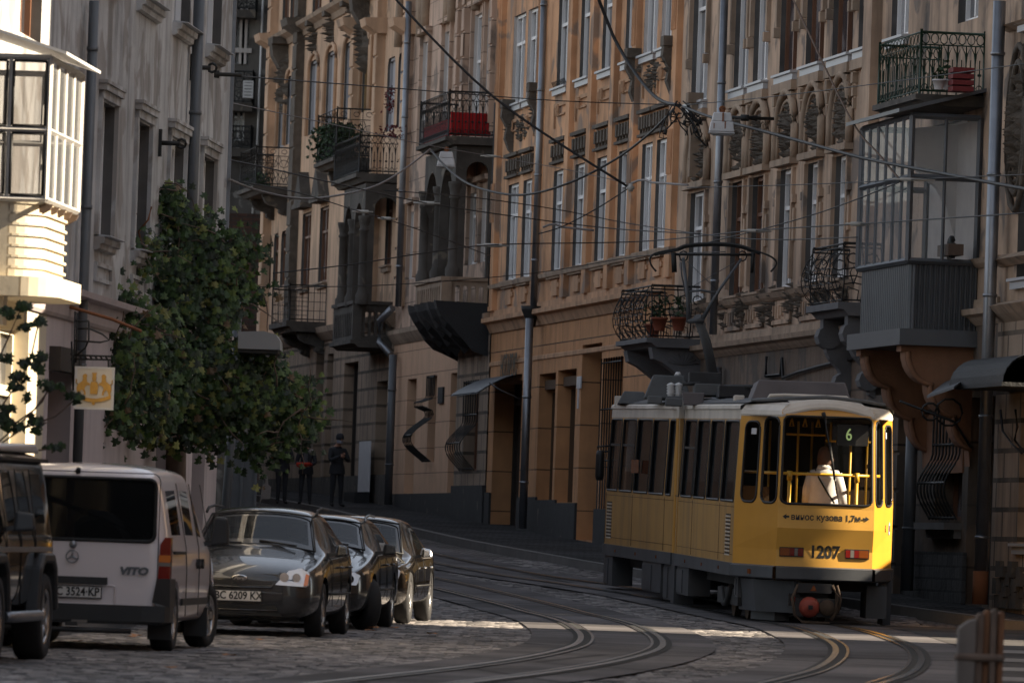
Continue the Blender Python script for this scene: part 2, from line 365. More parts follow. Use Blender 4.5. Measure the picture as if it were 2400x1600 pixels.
# track centre lines (x, y), 1 m gauge
trackA = catm([(-6.6,182),(-4.9,160),(-3.0,142),(-1.05,128.8),(-.15,122.5),(.75,115.5),(1.28,108),(1.48,100),(1.46,93),(1.25,87),(.75,80),(.15,74),(-.6,68),(-1.7,60),(-3.6,50),(-6,40)], 5)
trackB = catm([(-3.9,172),(-2.7,160),(-1.35,147.5),(.25,137),(1.5,131.6),(2.65,126),(3.6,119.6),(4.35,113.6),(4.7,106.5),(4.68,97.5),(4.42,90),(3.95,82),(3.4,75.5),(2.4,67),(.8,58),(-1.5,48),(-4.5,38)], 5)
for T in (trackA, trackB):
    ribbon('track_bed', T, -1.12-.05*0, 1.12, .004, M['slab'])
# asphalt on the right side of the crossing
mb = MB(); ys = yseq(30, 114)
R = offs(trackB, -1.12)
def xr(Y):
    return min((abs(p[1]-Y), p[0]) for p in R)[1]
for a, b in zip(ys, ys[1:]):
    mb.face([(xr(a)+.02,a,gz(a)+.006),(40,a,gz(a)+.006),(40,b,gz(b)+.006),(xr(b)+.02,b,gz(b)+.006)])
tag(mb.build('road', M['asphalt']), kind='structure')
tr = []
for T, lab in ((trackA, 'pair of grooved tram rails nearer the parked cars, bending sharply in the foreground'), (trackB, 'pair of grooved tram rails running out from under the yellow tram')):
    e = empty('tram_track', (T[40][0], T[40][1], gz(T[40][1])), lab, 'tram track', 'tram tracks in the street')
    for s in (-1, 1):
        g = ribbon('rail', T, s*.5-.03, s*.5+.045, .018, M['rail_steel'], parent=e)
        ribbon('groove', T, (s*.5-.12 if s > 0 else s*.5+.045), (s*.5-.03 if s > 0 else s*.5+.12), .012, M['rail_groove'], parent=g)
        ribbon('rail_seam', T, (s*.5+.045 if s > 0 else s*.5-.10), (s*.5+.10 if s > 0 else s*.5-.03), .012, M['rail_groove'], parent=g)
        ribbon('guard_lip', T, (s*.5-.155 if s > 0 else s*.5+.12), (s*.5-.12 if s > 0 else s*.5+.155), .017, M['rail_steel'], parent=g)
# pavements with kerbs
def pavement(name, P, Q, h=.13):
    """P = kerb line, Q = back line, same count"""
    mb = MB()
    for i in range(len(P)-1):
        a, b, c, d = P[i], P[i+1], Q[i+1], Q[i]
        mb.face([(*a,gz(a[1])+h),(*b,gz(b[1])+h),(*c,gz(c[1])+h),(*d,gz(d[1])+h)], 0)
        mb.face([(*a,gz(a[1])-.05),(*b,gz(b[1])-.05),(*b,gz(b[1])+h),(*a,gz(a[1])+h)], 1)
    # kerb stone strip
    A = offs(P, 0); 
    return tag(mb.build(name, [M['paving'], M['kerb_stone']]), kind='structure')
KR = catm([(-8.2,215),(-5.3,196),(-3.0,178),(-.9,161),(.6,150),(2.1,140),(3.9,131),(5.5,124),(6.9,117.5),(8.2,113),(10.5,110.5),(40,108)], 6)
QR = [(max(p[0]+1, 1.086+(168-p[1])*.14)+.6, p[1]+.5) for p in KR]
QR = [(q[0] if q[0] < 15 else p[0], max(q[1], 112) if p[0] > 9 else q[1]) for p, q in zip(KR, QR)]
QR = [(p[0]+.2, 140) if p[0] > 9.5 else q for p, q in zip(KR, QR)]
pavement('pavement', KR, QR)
# kerb top strips: paler dressed stone
ribbon('kerb', KR, -.02, -.2, .134, M['kerb_stone'])
KL = catm([(-7.0,60),(-6.0,74),(-5.05,82),(-4.7,88),(-4.25,96),(-3.75,104),(-3.2,112),(-3.0,120)], 6)
QL = [(-9.5, p[1]) for p in KL]
pavement('pavement', KL, QL, .14)
# crosswalk bars, worn
for i, Y in enumerate((70.5, 76.2, 82, 88, 94.2)):
    mb = MB()
    for s0, s1 in ((5.0-.02*i, 13),):
        x0 = xr(Y)+.1
        mb.face([(x0,Y,gz(Y)+.012),(14,Y,gz(Y)+.012),(14,Y+2.3,gz(Y+2.3)+.012),(x0,Y+2.3,gz(Y+2.3)+.012)])
    tag(mb.build('crosswalk_bar', M['worn_white']), kind='structure')
# fallen leaves
dm('dry_leaf', (.28,.11,.03), .8)
def leaf_pts(s, T):
    ang = [(0,1),(.35,.75),(.75,.8),(.6,.35),(.95,.05),(.55,-.2),(.45,-.65),(0,-.4),(-.45,-.65),(-.55,-.2),(-.95,.05),(-.6,.35),(-.75,.8),(-.35,.75)]
    return [T(a*s, b*s, .12*s*abs(a)) for a, b in ang]
for i, (x, y) in enumerate(((870,1485),(878,1478),(1010,1492) ,(925,1478),(608,1507),(540,1545),(400,1575),(820,1470),(310,1500),(322,1497),(180,1512))):
    X, Y = ground(x, y); a = rnd.random()*6
    mb = MB(); T = lambda u, v, w2: (X+u*math.cos(a)-v*math.sin(a), Y+u*math.sin(a)+v*math.cos(a), gz(Y)+.04+w2*2+.03*u)
    mb.face(leaf_pts(.085, T)); tag(mb.build('fallen_leaf', M['dry_leaf']), 'brown fallen autumn leaf lying on the street by the parked cars', 'leaf', 'fallen leaves on the setts')
# ================================================================= FACADE TOOLS
def hole_outline(h, seg=6):
    u0,u1,v0,v1,rt,rb = h; P = []
    ru = min(rt, (u1-u0)/2); rbu = min(rb, (u1-u0)/2)
    def arc(cx, cy, rx, ry, a0, a1):
        n = seg
        return [(cx+rx*math.cos(a0+(a1-a0)*i/n), cy+ry*math.sin(a0+(a1-a0)*i/n)) for i in range(n+1)]
    if rb: P += arc(u0+rbu, v0+rb, rbu, rb, math.pi, 1.5*math.pi)+arc(u1-rbu, v0+rb, rbu, rb, 1.5*math.pi, 2*math.pi)
    else: P += [(u0,v0),(u1,v0)]
    if rt: P += arc(u1-ru, v1-rt, ru, rt, 0, math.pi/2)+arc(u0+ru, v1-rt, ru, rt, math.pi/2, math.pi)
    else: P += [(u1,v1),(u0,v1)]
    Q = []
    for p in P:
        if not Q or math.hypot(p[0]-Q[-1][0], p[1]-Q[-1][1]) > 1e-5: Q.append(p)
    return Q
def sheet(mb, f, u0, u1, v0, v1, holes=(), depth=.2, mw=0, mr=1, o=0.0, seg=6, du=1e9):
    holes = [h if len(h) == 6 else tuple(h)+(0,0)[:6-len(h)] for h in holes]
    us = {u0,u1}; vs = {v0,v1}
    for h in holes: us |= {h[0],h[1]}; vs |= {h[2],h[3]}
    us = sorted(x for x in us if u0-1e-6 <= x <= u1+1e-6); vs = sorted(x for x in vs if v0-1e-6 <= x <= v1+1e-6)
    for a, b in zip(us, us[1:]):
        for c, d in zip(vs, vs[1:]):
            mu, mv = (a+b)/2, (c+d)/2
            if any(h[0] < mu < h[1] and h[2] < mv < h[3] for h in holes): continue
            mb.face([f(a,c,o), f(b,c,o), f(b,d,o), f(a,d,o)], mw, [(a,c),(b,c),(b,d),(a,d)])
    for h in holes:
        O = hole_outline(h, seg); n = len(O); a0,a1,b0,b1,rt,rb = h
        cu, cv = (a0+a1)/2, (b0+b1)/2
        if rt or rb:
            for i in range(n):
                p, q = O[i], O[(i+1)%n]
                if abs(p[0]-q[0]) < 1e-6 or abs(p[1]-q[1]) < 1e-6: continue
                mx, my = (p[0]+q[0])/2, (p[1]+q[1])/2
                c = (a0 if mx < cu else a1, b0 if my < cv else b1)
                mb.face([f(*p,o), f(*q,o), f(*c,o)], mw, [p,q,c])
        for i in range(n):
            p, q = O[i], O[(i+1)%n]
            mb.face([f(*p,o), f(*p,o-depth), f(*q,o-depth), f(*q,o)], mr, [p,(p[0]+.1,p[1]),(q[0]+.1,q[1]),q])
def fbox(mb, f, u0,u1,v0,v1,o0,o1, m=0):
    c = [f(u0,v0,o0),f(u1,v0,o0),f(u1,v0,o1),f(u0,v0,o1),f(u0,v1,o0),f(u1,v1,o0),f(u1,v1,o1),f(u0,v1,o1)]
    uvs = {0:(u0,v0)}
    for q in ((0,3,2,1),(4,5,6,7),(0,1,5,4),(1,2,6,5),(2,3,7,6),(3,0,4,7)): mb.face([c[i] for i in q], m, [((u0,u1,u1,u0)[i%4],(v0,v1)[i//4]) for i in q])
def moulding(mb, f, u0, u1, prof, m=0):     # prof: list of (v,o), extruded along u, closed ends
    for (v0,o0),(v1,o1) in zip(prof, prof[1:]):
        mb.face([f(u0,v0,o0), f(u1,v0,o0), f(u1,v1,o1), f(u0,v1,o1)], m)
    P = [f(u0,v,o) for v,o in prof]+[f(u0,prof[-1][0],0), f(u0,prof[0][0],0)]; mb.face(P, m)
    P = [f(u1,v,o) for v,o in prof]+[f(u1,prof[-1][0],0), f(u1,prof[0][0],0)]; mb.face(P[::-1], m)
class Facade:
    def __init__(s, X0, Y0, k, side):
        s.X0, s.Y0, s.k, s.s = X0, Y0, k, side; s.n = math.hypot(1, k)
    def P(s, u, z, o=0.0):
        X = s.X0+s.k*(s.Y0-240)+s.k*u/s.n-s.s*o/s.n; Y = 240-u/s.n-s.s*s.k*o/s.n
        return (X, Y, z)
    def uz(s, x, y, o=0.0):
        d = ray(x, y); t = (s.X0+s.k*s.Y0-s.s*o*s.n)/(d[0]+s.k*d[1])
        return ((240-t*d[1])*s.n-s.s*s.k*o, t*d[2])
FR = Facade(1.086, 168, .14, 1); FL = Facade(-4.8, 100, -.06, -1)
def U(F, x, y, o=0): return F.uz(x, y, o)[0]
def Z(F, x, y, o=0): return F.uz(x, y, o)[1]
def Yof(u, F=FR): return F.P(u, 0)[1]
def window(b, f, h, depth=.15, fm='white_frame', gm='window_glass', mull=1, trans=.68, fw=.07, blind=None, sill=None, name='window'):
    u0,u1,v0,v1 = h[:4]; o = -depth+.002
    mb = MB(); t = .075
    fbox(mb,f,u0,u0+fw,v0,v1,o,o+t); fbox(mb,f,u1-fw,u1,v0,v1,o,o+t); fbox(mb,f,u0+fw,u1-fw,v0,v0+fw,o,o+t); fbox(mb,f,u0+fw,u1-fw,v1-fw,v1,o,o+t)
    for i in range(mull):
        c = u0+(u1-u0)*(i+1)/(mull+1); fbox(mb,f,c-fw*.6,c+fw*.6,v0+fw,v1-fw,o,o+t+.01)
    if trans: c = v0+(v1-v0)*trans; fbox(mb,f,u0+fw,u1-fw,c-fw*.5,c+fw*.5,o,o+t-.006)
    w = mb.build(name, M[fm], b, merge=False)
    mb = MB(); mb.face([f(u0,v0,o+.008), f(u1,v0,o+.008), f(u1,v1,o+.008), f(u0,v1,o+.008)])
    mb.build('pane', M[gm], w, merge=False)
    if sill:
        mb = MB(); fbox(mb,f,u0-.12,u1+.12,v0-.05,v0-.005,-depth+.06,.14); fbox(mb,f,u0-.08,u1+.08,v0-.17,v0-.055,.0,.09)
        mb.build('window_sill', M[sill], w, merge=False)
    return w
def downpipe(b, F, x, y0, x1, y1, o=.16, r=.085, m='zinc', name='downpipe', boot=None, zlo=None):
    """pipe on facade F, read at two points; plumb"""
    u = U(F, (x+x1)/2, (y0+y1)/2, o); z0 = Z(F, x, y0, o); z1 = Z(F, x1, y1, o)
    if zlo is not None: z1 = zlo
    mb = MB(); f = F.P
    mb.tube([f(u,z1,o), f(u,z0,o)], r, 10)
    z = z1+1.0
    while z < z0: mb.tube([f(u,z,o), f(u,z+.05,o)], r*1.16, 10); z += 1.9
    p = mb.build(name, M[m], b)
    if boot:
        mb = MB(); mb.tube([f(u,z1-.02,o), f(u,z1+boot[1],o)], r*1.22, 10); mb.build('pipe_boot', M[boot[0]], p)
    return u
def ring(f, u, v, o, r, n=10, du=1):
    return [f(u+r*math.cos(2*math.pi*k/n), v+r*math.sin(2*math.pi*k/n), o) for k in range(n)]
def railing_panel(mb, g, L, H, style, r=.011, front=False):
    if front: r = .008
    """g(s,v)-> point; ironwork in the panel s 0..L, v 0..H"""
    T = lambda pts, rr=r, **k: mb.tube([g(*p) for p in pts], rr, 4, **k)
    T([(0,H),(L,H)], r*1.9); T([(0,.06),(L,.06)], r*1.5); T([(0,0),(0,H+.05)], r*2); T([(L,0),(L,H+.05)], r*2)
    if style == 'grid':
        n = max(2, int(L/(.4 if front else .16)))
        for i in range(n+1): T([(L*i/n,0),(L*i/n,H)], r*.8)
        for v in (.3,.55,.8): T([(0,v*H),(L,v*H)], r*.8)
    elif style == 'gothic':
        n = max(2, int(round(L/(.30 if front else .155)))); w = L/n; y1 = H*.80
        T([(0,y1),(L,y1)])
        for i in range(n+1): T([(L*i/n,0),(L*i/n,y1 if i%1 == 0 else H)], r)
        for i in range(n):
            c = w*(i+.5)
            mb.tube([g(c+.42*w*math.cos(a), H*.90+H*.085*math.sin(a)) for a in [k*math.pi/4 for k in range(8)]], r*.9, 4, closed=True)
            T([(w*i, y1*.62),(w*(i+.12), y1*.84),(w*(i+.5), y1*.99),(w*(i+.88), y1*.84),(w*(i+1), y1*.62)], r*.9)
            T([(c,.06),(c,y1*.72)], r*.8)
            T([(c-.03, y1*.42),(c+.03, y1*.42)], r*1.8)
            mb.tube([g(c+.35*w*math.cos(a), H*.12+H*.05*math.sin(a)) for a in [k*math.pi/3 for k in range(6)]], r*.8, 4, closed=True)
    elif style == 'scroll':
        n = max(2, int(round(L/(.6 if front else .34)))); w = L/n
        T([(0,H*.78),(L,H*.78)])
        for i in range(n+1): T([(w*i,0),(w*i,H)], r)
        for i in range(n):
            c = w*(i+.5)
            for (cv, rr) in ((.89,.08),(.58,.14),(.3,.15)):
                mb.tube([g(c+rr*1.0*math.cos(a), H*cv+rr*.8*math.sin(a)) for a in [k*math.pi/4 for k in range(8)]], r*.9, 4, closed=True)
            T([(c-.4*w,.08),(c,H*.45),(c+.4*w,.08)], r*.9); T([(c-.4*w,H*.76),(c,H*.45),(c+.4*w,H*.76)], r*.9)
            for s in (-1,1): T([(c,H*.1),(c+s*w*.2,H*.22),(c+s*w*.1,H*.36),(c,H*.3)], r*.9)
    elif style == 'bars':
        n = max(2, int(L/.13))
        for i in range(n+1): T([(L*i/n,0),(L*i/n,H)], r*.9)
        T([(0,H*.86),(L,H*.86)]); T([(0,H*.2),(L,H*.2)])
        for i in range(n):
            c = L*(i+.5)/n
            mb.tube([g(c+.06*math.cos(a), H*.93+.05*math.sin(a)) for a in [k*math.pi/3 for k in range(6)]], r*.8, 4, closed=True)
            T([(L*i/n,H*.55),(c,H*.68),(L*(i+1)/n,H*.55)], r*.8)
def balcony(b, F, far, near, wall, yslab, ybot, style, mi='iron', ms='sooty_stone', H=None, p=None, name='balcony', bulge=0, solid=None, o_wall=0, slabover=.08):
    """far / near = rail-top pixels of the two outer corners, wall = pixel where the near side meets the wall; yslab,ybot slab top/bottom pixel at near corner"""
    # projection found so that near & wall points share the same u
    lo, hi = .3, 2.2
    if p is None:
        for _ in range(40):
            p = (lo+hi)/2
            if U(F, near[0], near[1], p) > U(F, wall[0], wall[1], 0): hi = p
            else: lo = p
    u1 = U(F, near[0], near[1], p); u0 = U(F, far[0], far[1], p)
    zt = Z(F, near[0], near[1], p); z0 = Z(F, near[0], yslab, p); zb = Z(F, near[0], ybot, p)
    f = F.P; H = zt-z0
    mb = MB(); s = slabover
    prof = [(zb,p-.12),(zb+(z0-zb)*.45,p-.02),(zb+(z0-zb)*.5,p+s),(z0,p+s)]
    moulding(mb, f, u0-s, u1+s, prof+[(z0,0)])
    mb.face([f(u0-s,zb,0), f(u1+s,zb,0), f(u1+s,zb,p-.12), f(u0-s,zb,p-.12)])
    slab = mb.build(name, M[ms], b)
    mb = MB()
    bl = lambda v: bulge*math.sin(math.pi*min(1, max(0, v/H))**.8)*1.0
    if bulge:
        g1 = lambda s_, v: f(u0+s_, z0+v, p-.05+bl(v)); g2 = lambda s_, v: f(u1-.03+bl(v)*.7, z0+v, s_); g3 = lambda s_, v: f(u0-bl(v)*.7, z0+v, s_)
    else:
        g1 = lambda s_, v: f(u0+s_, z0+v, p); g2 = lambda s_, v: f(u1, z0+v, s_); g3 = lambda s_, v: f(u0, z0+v, s_)
    if style:
        if bulge: style_c(mb, g1, u1-u0, H, .010, .62); style_c(mb, g2, p, H); style_c(mb, g3, p, H)
        else:
            railing_panel(mb, g1, u1-u0, H, style, front=True); railing_panel(mb, g2, p, H, style); railing_panel(mb, g3, p, H, style)
        mb.build('railing', M[mi], slab, merge=False)
    return dict(u0=u0, u1=u1, p=p, z0=z0, zt=zt, zb=zb, slab=slab, H=H)
def style_c(mb, g, L, H, r=.013, sp=.22):
    """bellied art-nouveau grille of bent bars"""
    n = max(2, int(L/sp)); q = 7
    for k in (1.0, .93, .04): mb.tube([g(L*i/8, H*k) for i in range(9)], r*(1.8 if k == 1 else 1.1), 4)
    for i in range(n+1): mb.tube([g(L*i/n, H*j/q) for j in range(q+1)], r, 4)
    for i in range(n):
        c = L*(i+.5)/n; w = L/n
        mb.tube([g(c+.36*w*math.cos(a), H*.74+.09*math.sin(a)) for a in [k*math.pi/4 for k in range(8)]], r, 4, closed=True)
        for v in (.55,.42,.3): mb.tube([g(c-.5*w,H*v), g(c,H*(v+.03)), g(c+.5*w,H*v)], r*.9, 4)
        mb.tube([g(c-.3*w,H*.05), g(c-.3*w,H*.2), g(c+.3*w,H*.26), g(c+.3*w,H*.05)], r*.9, 4)
        mb.tube([g(c,H*.3), g(c+.2*w,H*.5), g(c,H*.62), g(c-.2*w,H*.5), g(c,H*.3)], r*.8, 4)
def console(b, f, u0, u1, zt, zb, p, m='carved_stone', th=.22, n=2, name='console'):
    """scroll brackets under a balcony, thickness along u"""
    for i in range(n):
        c = u0+th/2+(u1-u0-th)*i/max(1, n-1); H = zt-zb; mb = MB()
        poly = [(0,zt),(p,zt),(p,zt-.12*H)]
        for k in range(9):
            a = k/8; poly.append((p*(.95-.75*a+.08*math.sin(a*math.pi*2)), zt-H*(.15+.8*a+.06*math.sin(a*math.pi*2))))
        poly.append((0,zb))
        mb.prism(poly, lambda o,z: f(c+th/2,z,o), lambda o,z: f(c-th/2,z,o))
        for (oo, zz, rr) in ((p*.78, zt-H*.22, H*.15),(p*.22, zt-H*.78, H*.13)):
            ringp = [(oo+rr*math.cos(k*math.pi/5), zz+rr*math.sin(k*math.pi/5)) for k in range(10)]
            mb.prism(ringp, lambda o,z: f(c+th/2+.04,z,o), lambda o,z: f(c-th/2-.04,z,o))
        mb.build(name, M[m], b)
def relief(mb, f, uc, vc, wu, hv, n=30, o=.02, amp=.09, m=0, seed=1):
    """carved ornament: overlapping small scrolls and lumps"""
    R = random.Random(seed)
    for i in range(n):
        a = R.random()*6.28; q = math.sqrt(R.random()); uu = uc+wu*.5*q*math.cos(a); vv = vc+hv*.5*q*math.sin(a)
        ru = wu*(.07+.09*R.random()); rv = hv*(.05+.07*R.random()); oo = o+amp*(1-q)*.7+amp*.4*R.random()
        pts = [(uu+ru*math.cos(k*1.047), vv+rv*math.sin(k*1.047)) for k in range(6)]
        c = (uu, vv)
        for k in range(6):
            p1, p2 = pts[k], pts[(k+1)%6]
            mb.face([f(*p1,0.0), f(*p2,0.0), f(*c,oo+.03)], m)
def bar_grille(b, f, h, o=.08, n=7, belly=0, mt='iron', kink=0, rr=.011, name='window_grille'):
    u0,u1,v0,v1 = h[:4]; mb = MB(); H = v1-v0
    def oo(t):   # t 0 bottom..1 top
        x = o
        if belly: x += belly*max(0, math.sin(math.pi*min(1, (t+.02)/.55)))**1.3 if t < .55 else 0
        if kink: x += kink*math.exp(-((t-.66)/.045)**2)
        return x
    N = 22 if (belly or kink) else 1
    for i in range(n+1):
        u = u0+(u1-u0)*i/n; mb.tube([f(u, v0+H*j/N, oo(j/N)) for j in range(N+1)], rr, 4)
    for t in ((.03,.36,.68,.97) if not belly else (.02,.3,.62,.98)): mb.tube([f(u0,v0+H*t,oo(t)), f(u1,v0+H*t,oo(t))], rr*1.3, 4)
    return mb.build(name, M[mt], b, merge=False)
def text_mesh(s, size, font_shear=0, bold=0, width=1.0):
    cu = bpy.data.curves.new('t', 'FONT'); cu.body = s; cu.size = size; cu.align_x = 'CENTER'; cu.align_y = 'CENTER'; cu.offset = bold; cu.extrude = .004; cu.shear = font_shear
    cu.resolution_u = 3
    o = bpy.data.objects.new('t', cu); COL.objects.link(o); dg = bpy.context.evaluated_depsgraph_get(); dg.update()
    me = bpy.data.meshes.new_from_object(o.evaluated_get(dg)); bpy.data.objects.remove(o); bpy.data.curves.remove(cu)
    for v in me.vertices: v.co.x *= width
    return me
def put_text(s, name, origin, xdir, ydir, size, m, parent=None, **k):
    me = text_mesh(s, size, **k); X = Vector(xdir).normalized(); Yv = Vector(ydir).normalized(); N = X.cross(Yv)
    for v in me.vertices:
        v.co = Vector(origin)+X*v.co.x+Yv*v.co.y+N*v.co.z
    me.materials.clear(); me.materials.append(M[m] if isinstance(m, str) else m)
    o = bpy.data.objects.new(name, me); COL.objects.link(o)
    if parent: o.parent = parent; o.matrix_parent_inverse = parent_world(parent).inverted() if not parent.get('_local') else Matrix()
    return o
def building(name, label, cat, loc, group=None):
    return empty(name, loc, label, cat, group)
# ================================================================= RIGHT ROW OF HOUSES
f = FR.P
uB1a, uB2a, uB3a, uB4a, uB5a = U(FR,2338,900), U(FR,1590,400), U(FR,1155,700), U(FR,935,500), U(FR,628,500)
uEnd = U(FR,2400,1300)+2.6
TOP = {'B1':17,'B2':17,'B3':19,'B4':21,'B5':24}
def body(b, u0, u1, ztop, deep=11):
    """roof and flank walls so the house has its depth"""
    mb = MB()
    mb.face([f(u0,ztop,0), f(u1,ztop,0), f(u1,ztop+2.2,-deep/2), f(u0,ztop+2.2,-deep/2)]); mb.face([f(u0,ztop+2.2,-deep/2), f(u1,ztop+2.2,-deep/2), f(u1,ztop,-deep), f(u0,ztop,-deep)])
    mb.build('roof', M['rust'], b)
    mb = MB()
    for u in (u0+.004, u1-.004):
        mb.face([f(u,-2,-.02), f(u,-2,-deep), f(u,ztop,-deep), f(u,ztop+2.2,-deep/2), f(u,ztop,-.02)])
    mb.face([f(u0,-2,-deep), f(u1,-2,-deep), f(u1,ztop,-deep), f(u0,ztop,-deep)])
    mb.build('rear_wall', M['brown_plaster'], b)
def hole(xl, xr, ym, zs, zh, r=0):
    a, c = U(FR, xl, ym), U(FR, xr, ym); return (a, c, zs, zh, r, 0)
# ---------------------------------------------------------------- B3 orange tenement
b = building('orange_tenement', 'orange plastered four storey tenement with white windows, dentil friezes and a notary door', 'building', f((uB3a+uB2a)/2, 0, 0))
zsill2, zsill1, zcor = 10.27, 6.2, 5.27
zh1 = Z(FR, 1245, 1215*.3444); zh2 = Z(FR, 1262, 14)
row1 = [hole(*p, zsill1, zh1) for p in ((1191,1215,470),(1226,1247,460),(1296,1324,480),(1346,1374,460),(1398,1428,440),(1449,1476,420),(1503,1527,420),(1537,1562,420))]
row2 = [hole(*p, zsill2, zh2) for p in ((1203,1230,120),(1236,1261,120),(1307,1336,120),(1360,1389,120),(1412,1444,100),(1466,1490,100),(1510,1541,60),(1551,1580,60))]
row3 = [(h[0],h[1],14.35,16.6,0,0) for h in row2]
mb = MB(); sheet(mb, f, uB3a, uB2a, zcor, TOP['B3'], row1+row2+row3, .15, 0, 1)
mb.build('wall', [M['orange_plaster'], M['shaded_reveal']], b)
for i, h in enumerate(row1): window(b, f, h, .15, sill='trim_stone')
for i, h in enumerate(row2):
    window(b, f, h, .15, sill='sill_metal')
    if i in (0,1,6,7):      # freshly whitewashed reveals
        mb = MB()
        for (a0,a1) in ((h[0]+.003,h[0]+.02),(h[1]-.02,h[1]-.003)): fbox(mb, f, a0, a1, h[2], h[3], -.14, -.004)
        mb.k = [6]; mb.build('whitewashed_reveal', M['white_reveal'], b)
for h in row3: window(b, f, h, .15)
# ground floor
zt = zcor
G = lambda xl, xr, ym, ztp, zb: (U(FR,xl,ym), U(FR,xr,ym), zb, ztp, 0, 0)
gdoor = G(1157,1221,1000, Z(FR,1190,895), .45)
gn1 = G(1261,1299,1000, Z(FR,1280,875), 1.15); gn2 = G(1304,1347,1000, Z(FR,1326,866), 1.1)
gpas = G(1359,1405,1000, Z(FR,1385,806), .3); gbar = G(1409,1456,1000, Z(FR,1432,838), .75)
mb = MB(); sheet(mb, f, uB3a, uB2a, -.9, zcor, [gdoor,gn1,gn2,gpas,gbar], .55, 0, 2)
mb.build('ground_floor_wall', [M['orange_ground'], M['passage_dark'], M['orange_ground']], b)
for h, m, nm in ((gdoor,'door_dark','door'),(gn1,'passage_dark','blind_window'),(gn2,'passage_dark','blind_window'),(gpas,'door_dark','gateway')):
    mb = MB(); d = -.54; mb.face([f(h[0],h[2],d), f(h[1],h[2],d), f(h[1],h[3],d), f(h[0],h[3],d)])
    if nm == 'door':
        fbox(mb, f, h[0], h[0]+.1, h[2], h[3], -.54, -.46); fbox(mb, f, h[0]+.1, h[1], h[3]-.5, h[3]-.4, -.54, -.46)
    if nm == 'blind_window': fbox(mb, f, h[0]+.01, h[1]-.01, h[3]-.34, h[3]-.14, -.53, -.12); fbox(mb, f, h[0]+.01, h[0]+.05, h[2], h[3]-.4, -.53, -.3)
    mb.build(nm, M[m], b)
window(b, f, gbar, .5, 'brown_frame'); bar_grille(b, f, gbar, .04, 8, rr=.014)
# plinth, stepping with the street
for (a, c, q) in ((uB3a, gdoor[0], .05),(gdoor[1], gpas[0], .05),(gpas[1], uB2a, .07)):
    mb = MB(); n = 3
    for i in range(n):
        ua = a+(c-a)*i/n; ub = a+(c-a)*(i+1)/n; fbox(mb, f, ua+.001, ub-.001, -1.2, gz(Yof(ua))+.85-.0*i, .0, q+.003*i)
    mb.build('plinth', M['plinth_dark'], b)
# entablatures
mb = MB(); moulding(mb, f, uB3a, uB2a, [(zcor-.22,.04),(zcor-.1,.1),(zcor-.02,.14),(zcor+.02,.26),(zcor+.12,.26),(zcor+.14,.05),(zcor+.3,.05)])
mb.build('string_cornice', M['trim_orange'], b)
mb = MB(); moulding(mb, f, uB3a, uB2a, [(zcor-1.0,.0),(zcor-.98,.03),(zcor-.9,.03),(zcor-.88,.0)]); mb.build('string_course', M['trim_orange'], b)
mb = MB(); moulding(mb, f, uB3a, uB2a, [(zsill1-.16,.03),(zsill1-.12,.13),(zsill1-.03,.15),(zsill1-.02,.0)]); mb.build('sill_course', M['trim_stone'], b)
mb = MB(); moulding(mb, f, uB3a, uB2a, [(17.6,.05),(17.8,.2),(18.0,.5),(18.3,.55),(18.35,0)]); mb.build('eaves_cornice', M['trim_stone'], b)
# apron plaques
mb = MB()
for h in row1:
    mb.mark(); c = (h[0]+h[1])/2; fbox(mb, f, c-.42, c+.42, zcor+.38, zsill1-.2, 0, .05); fbox(mb, f, c-.62, c-.42, zcor+.5, zcor+.62, 0, .04); fbox(mb, f, c+.42, c+.62, zcor+.56, zcor+.66, 0, .04)
mb.build('apron_panel', M['trim_orange'], b)
# pilasters between bays on both floors
pil = [uB3a+.02, (row1[1][1]+row1[2][0])/2-.75, (row1[2][1]+row1[3][0])/2-.28, (row1[3][1]+row1[4][0])/2-.28, (row1[4][1]+row1[5][0])/2-.28, (row1[5][1]+row1[6][0])/2-.35, uB2a-.72]
for i, u in enumerate(pil):
    mb = MB(); wd = .56 if i not in (0,6) else .68
    fbox(mb, f, u, u+wd, zcor+.3, 17.5, 0, .12)
    if i in (0,1,5,6):
        for k in range(4): fbox(mb, f, u+.07+k*wd*.22, u+.07+k*wd*.22+.05, zsill2+.25, 13.6, .12, .15)
        for k in range(4): fbox(mb, f, u+.07+k*wd*.22, u+.07+k*wd*.22+.05, zh1-.8, zh1+.1, .12, .15)
    mb.build('pilaster', M['orange_plaster'], b)
# friezes over first-floor windows
for h in row1[:2]+row1[2:]:
    mb = MB(); a, c = h[0]-.2, h[1]+.2
    fbox(mb, f, a, c, zh1+.14, zh1+.2, 0, .1); fbox(mb, f, a, c, zh1+.62, zh1+.7, 0, .12)
    n = 5
    for k in range(n):
        uu = a+(c-a)*(k+.5)/n; fbox(mb, f, uu-.09, uu+.09, zh1+.3, zh1+.56, 0, .09); fbox(mb, f, uu-.04, uu+.04, zh1+.22, zh1+.3, 0, .06)
    mb.build('dentil_frieze', M['carved_stone'], b)
    mb = MB(); zz = zh1+.95
    for (x0,x1,y0,y1) in ((a+.1,a+.18,zz,zsill2-.35),(c-.18,c-.1,zz,zsill2-.35),(a+.18,c-.18,zsill2-.43,zsill2-.35),(a+.45,c-.45,zz+.25,zsill2-.6)): fbox(mb, f, x0, x1, y0, y1, 0, .045)
    for k in range(4): fbox(mb, f, a+.5+k*.12, a+.55+k*.12, zz+.5, zsill2-.62, .045, .075)
    mb.build('framed_panel', M['trim_orange'], b)
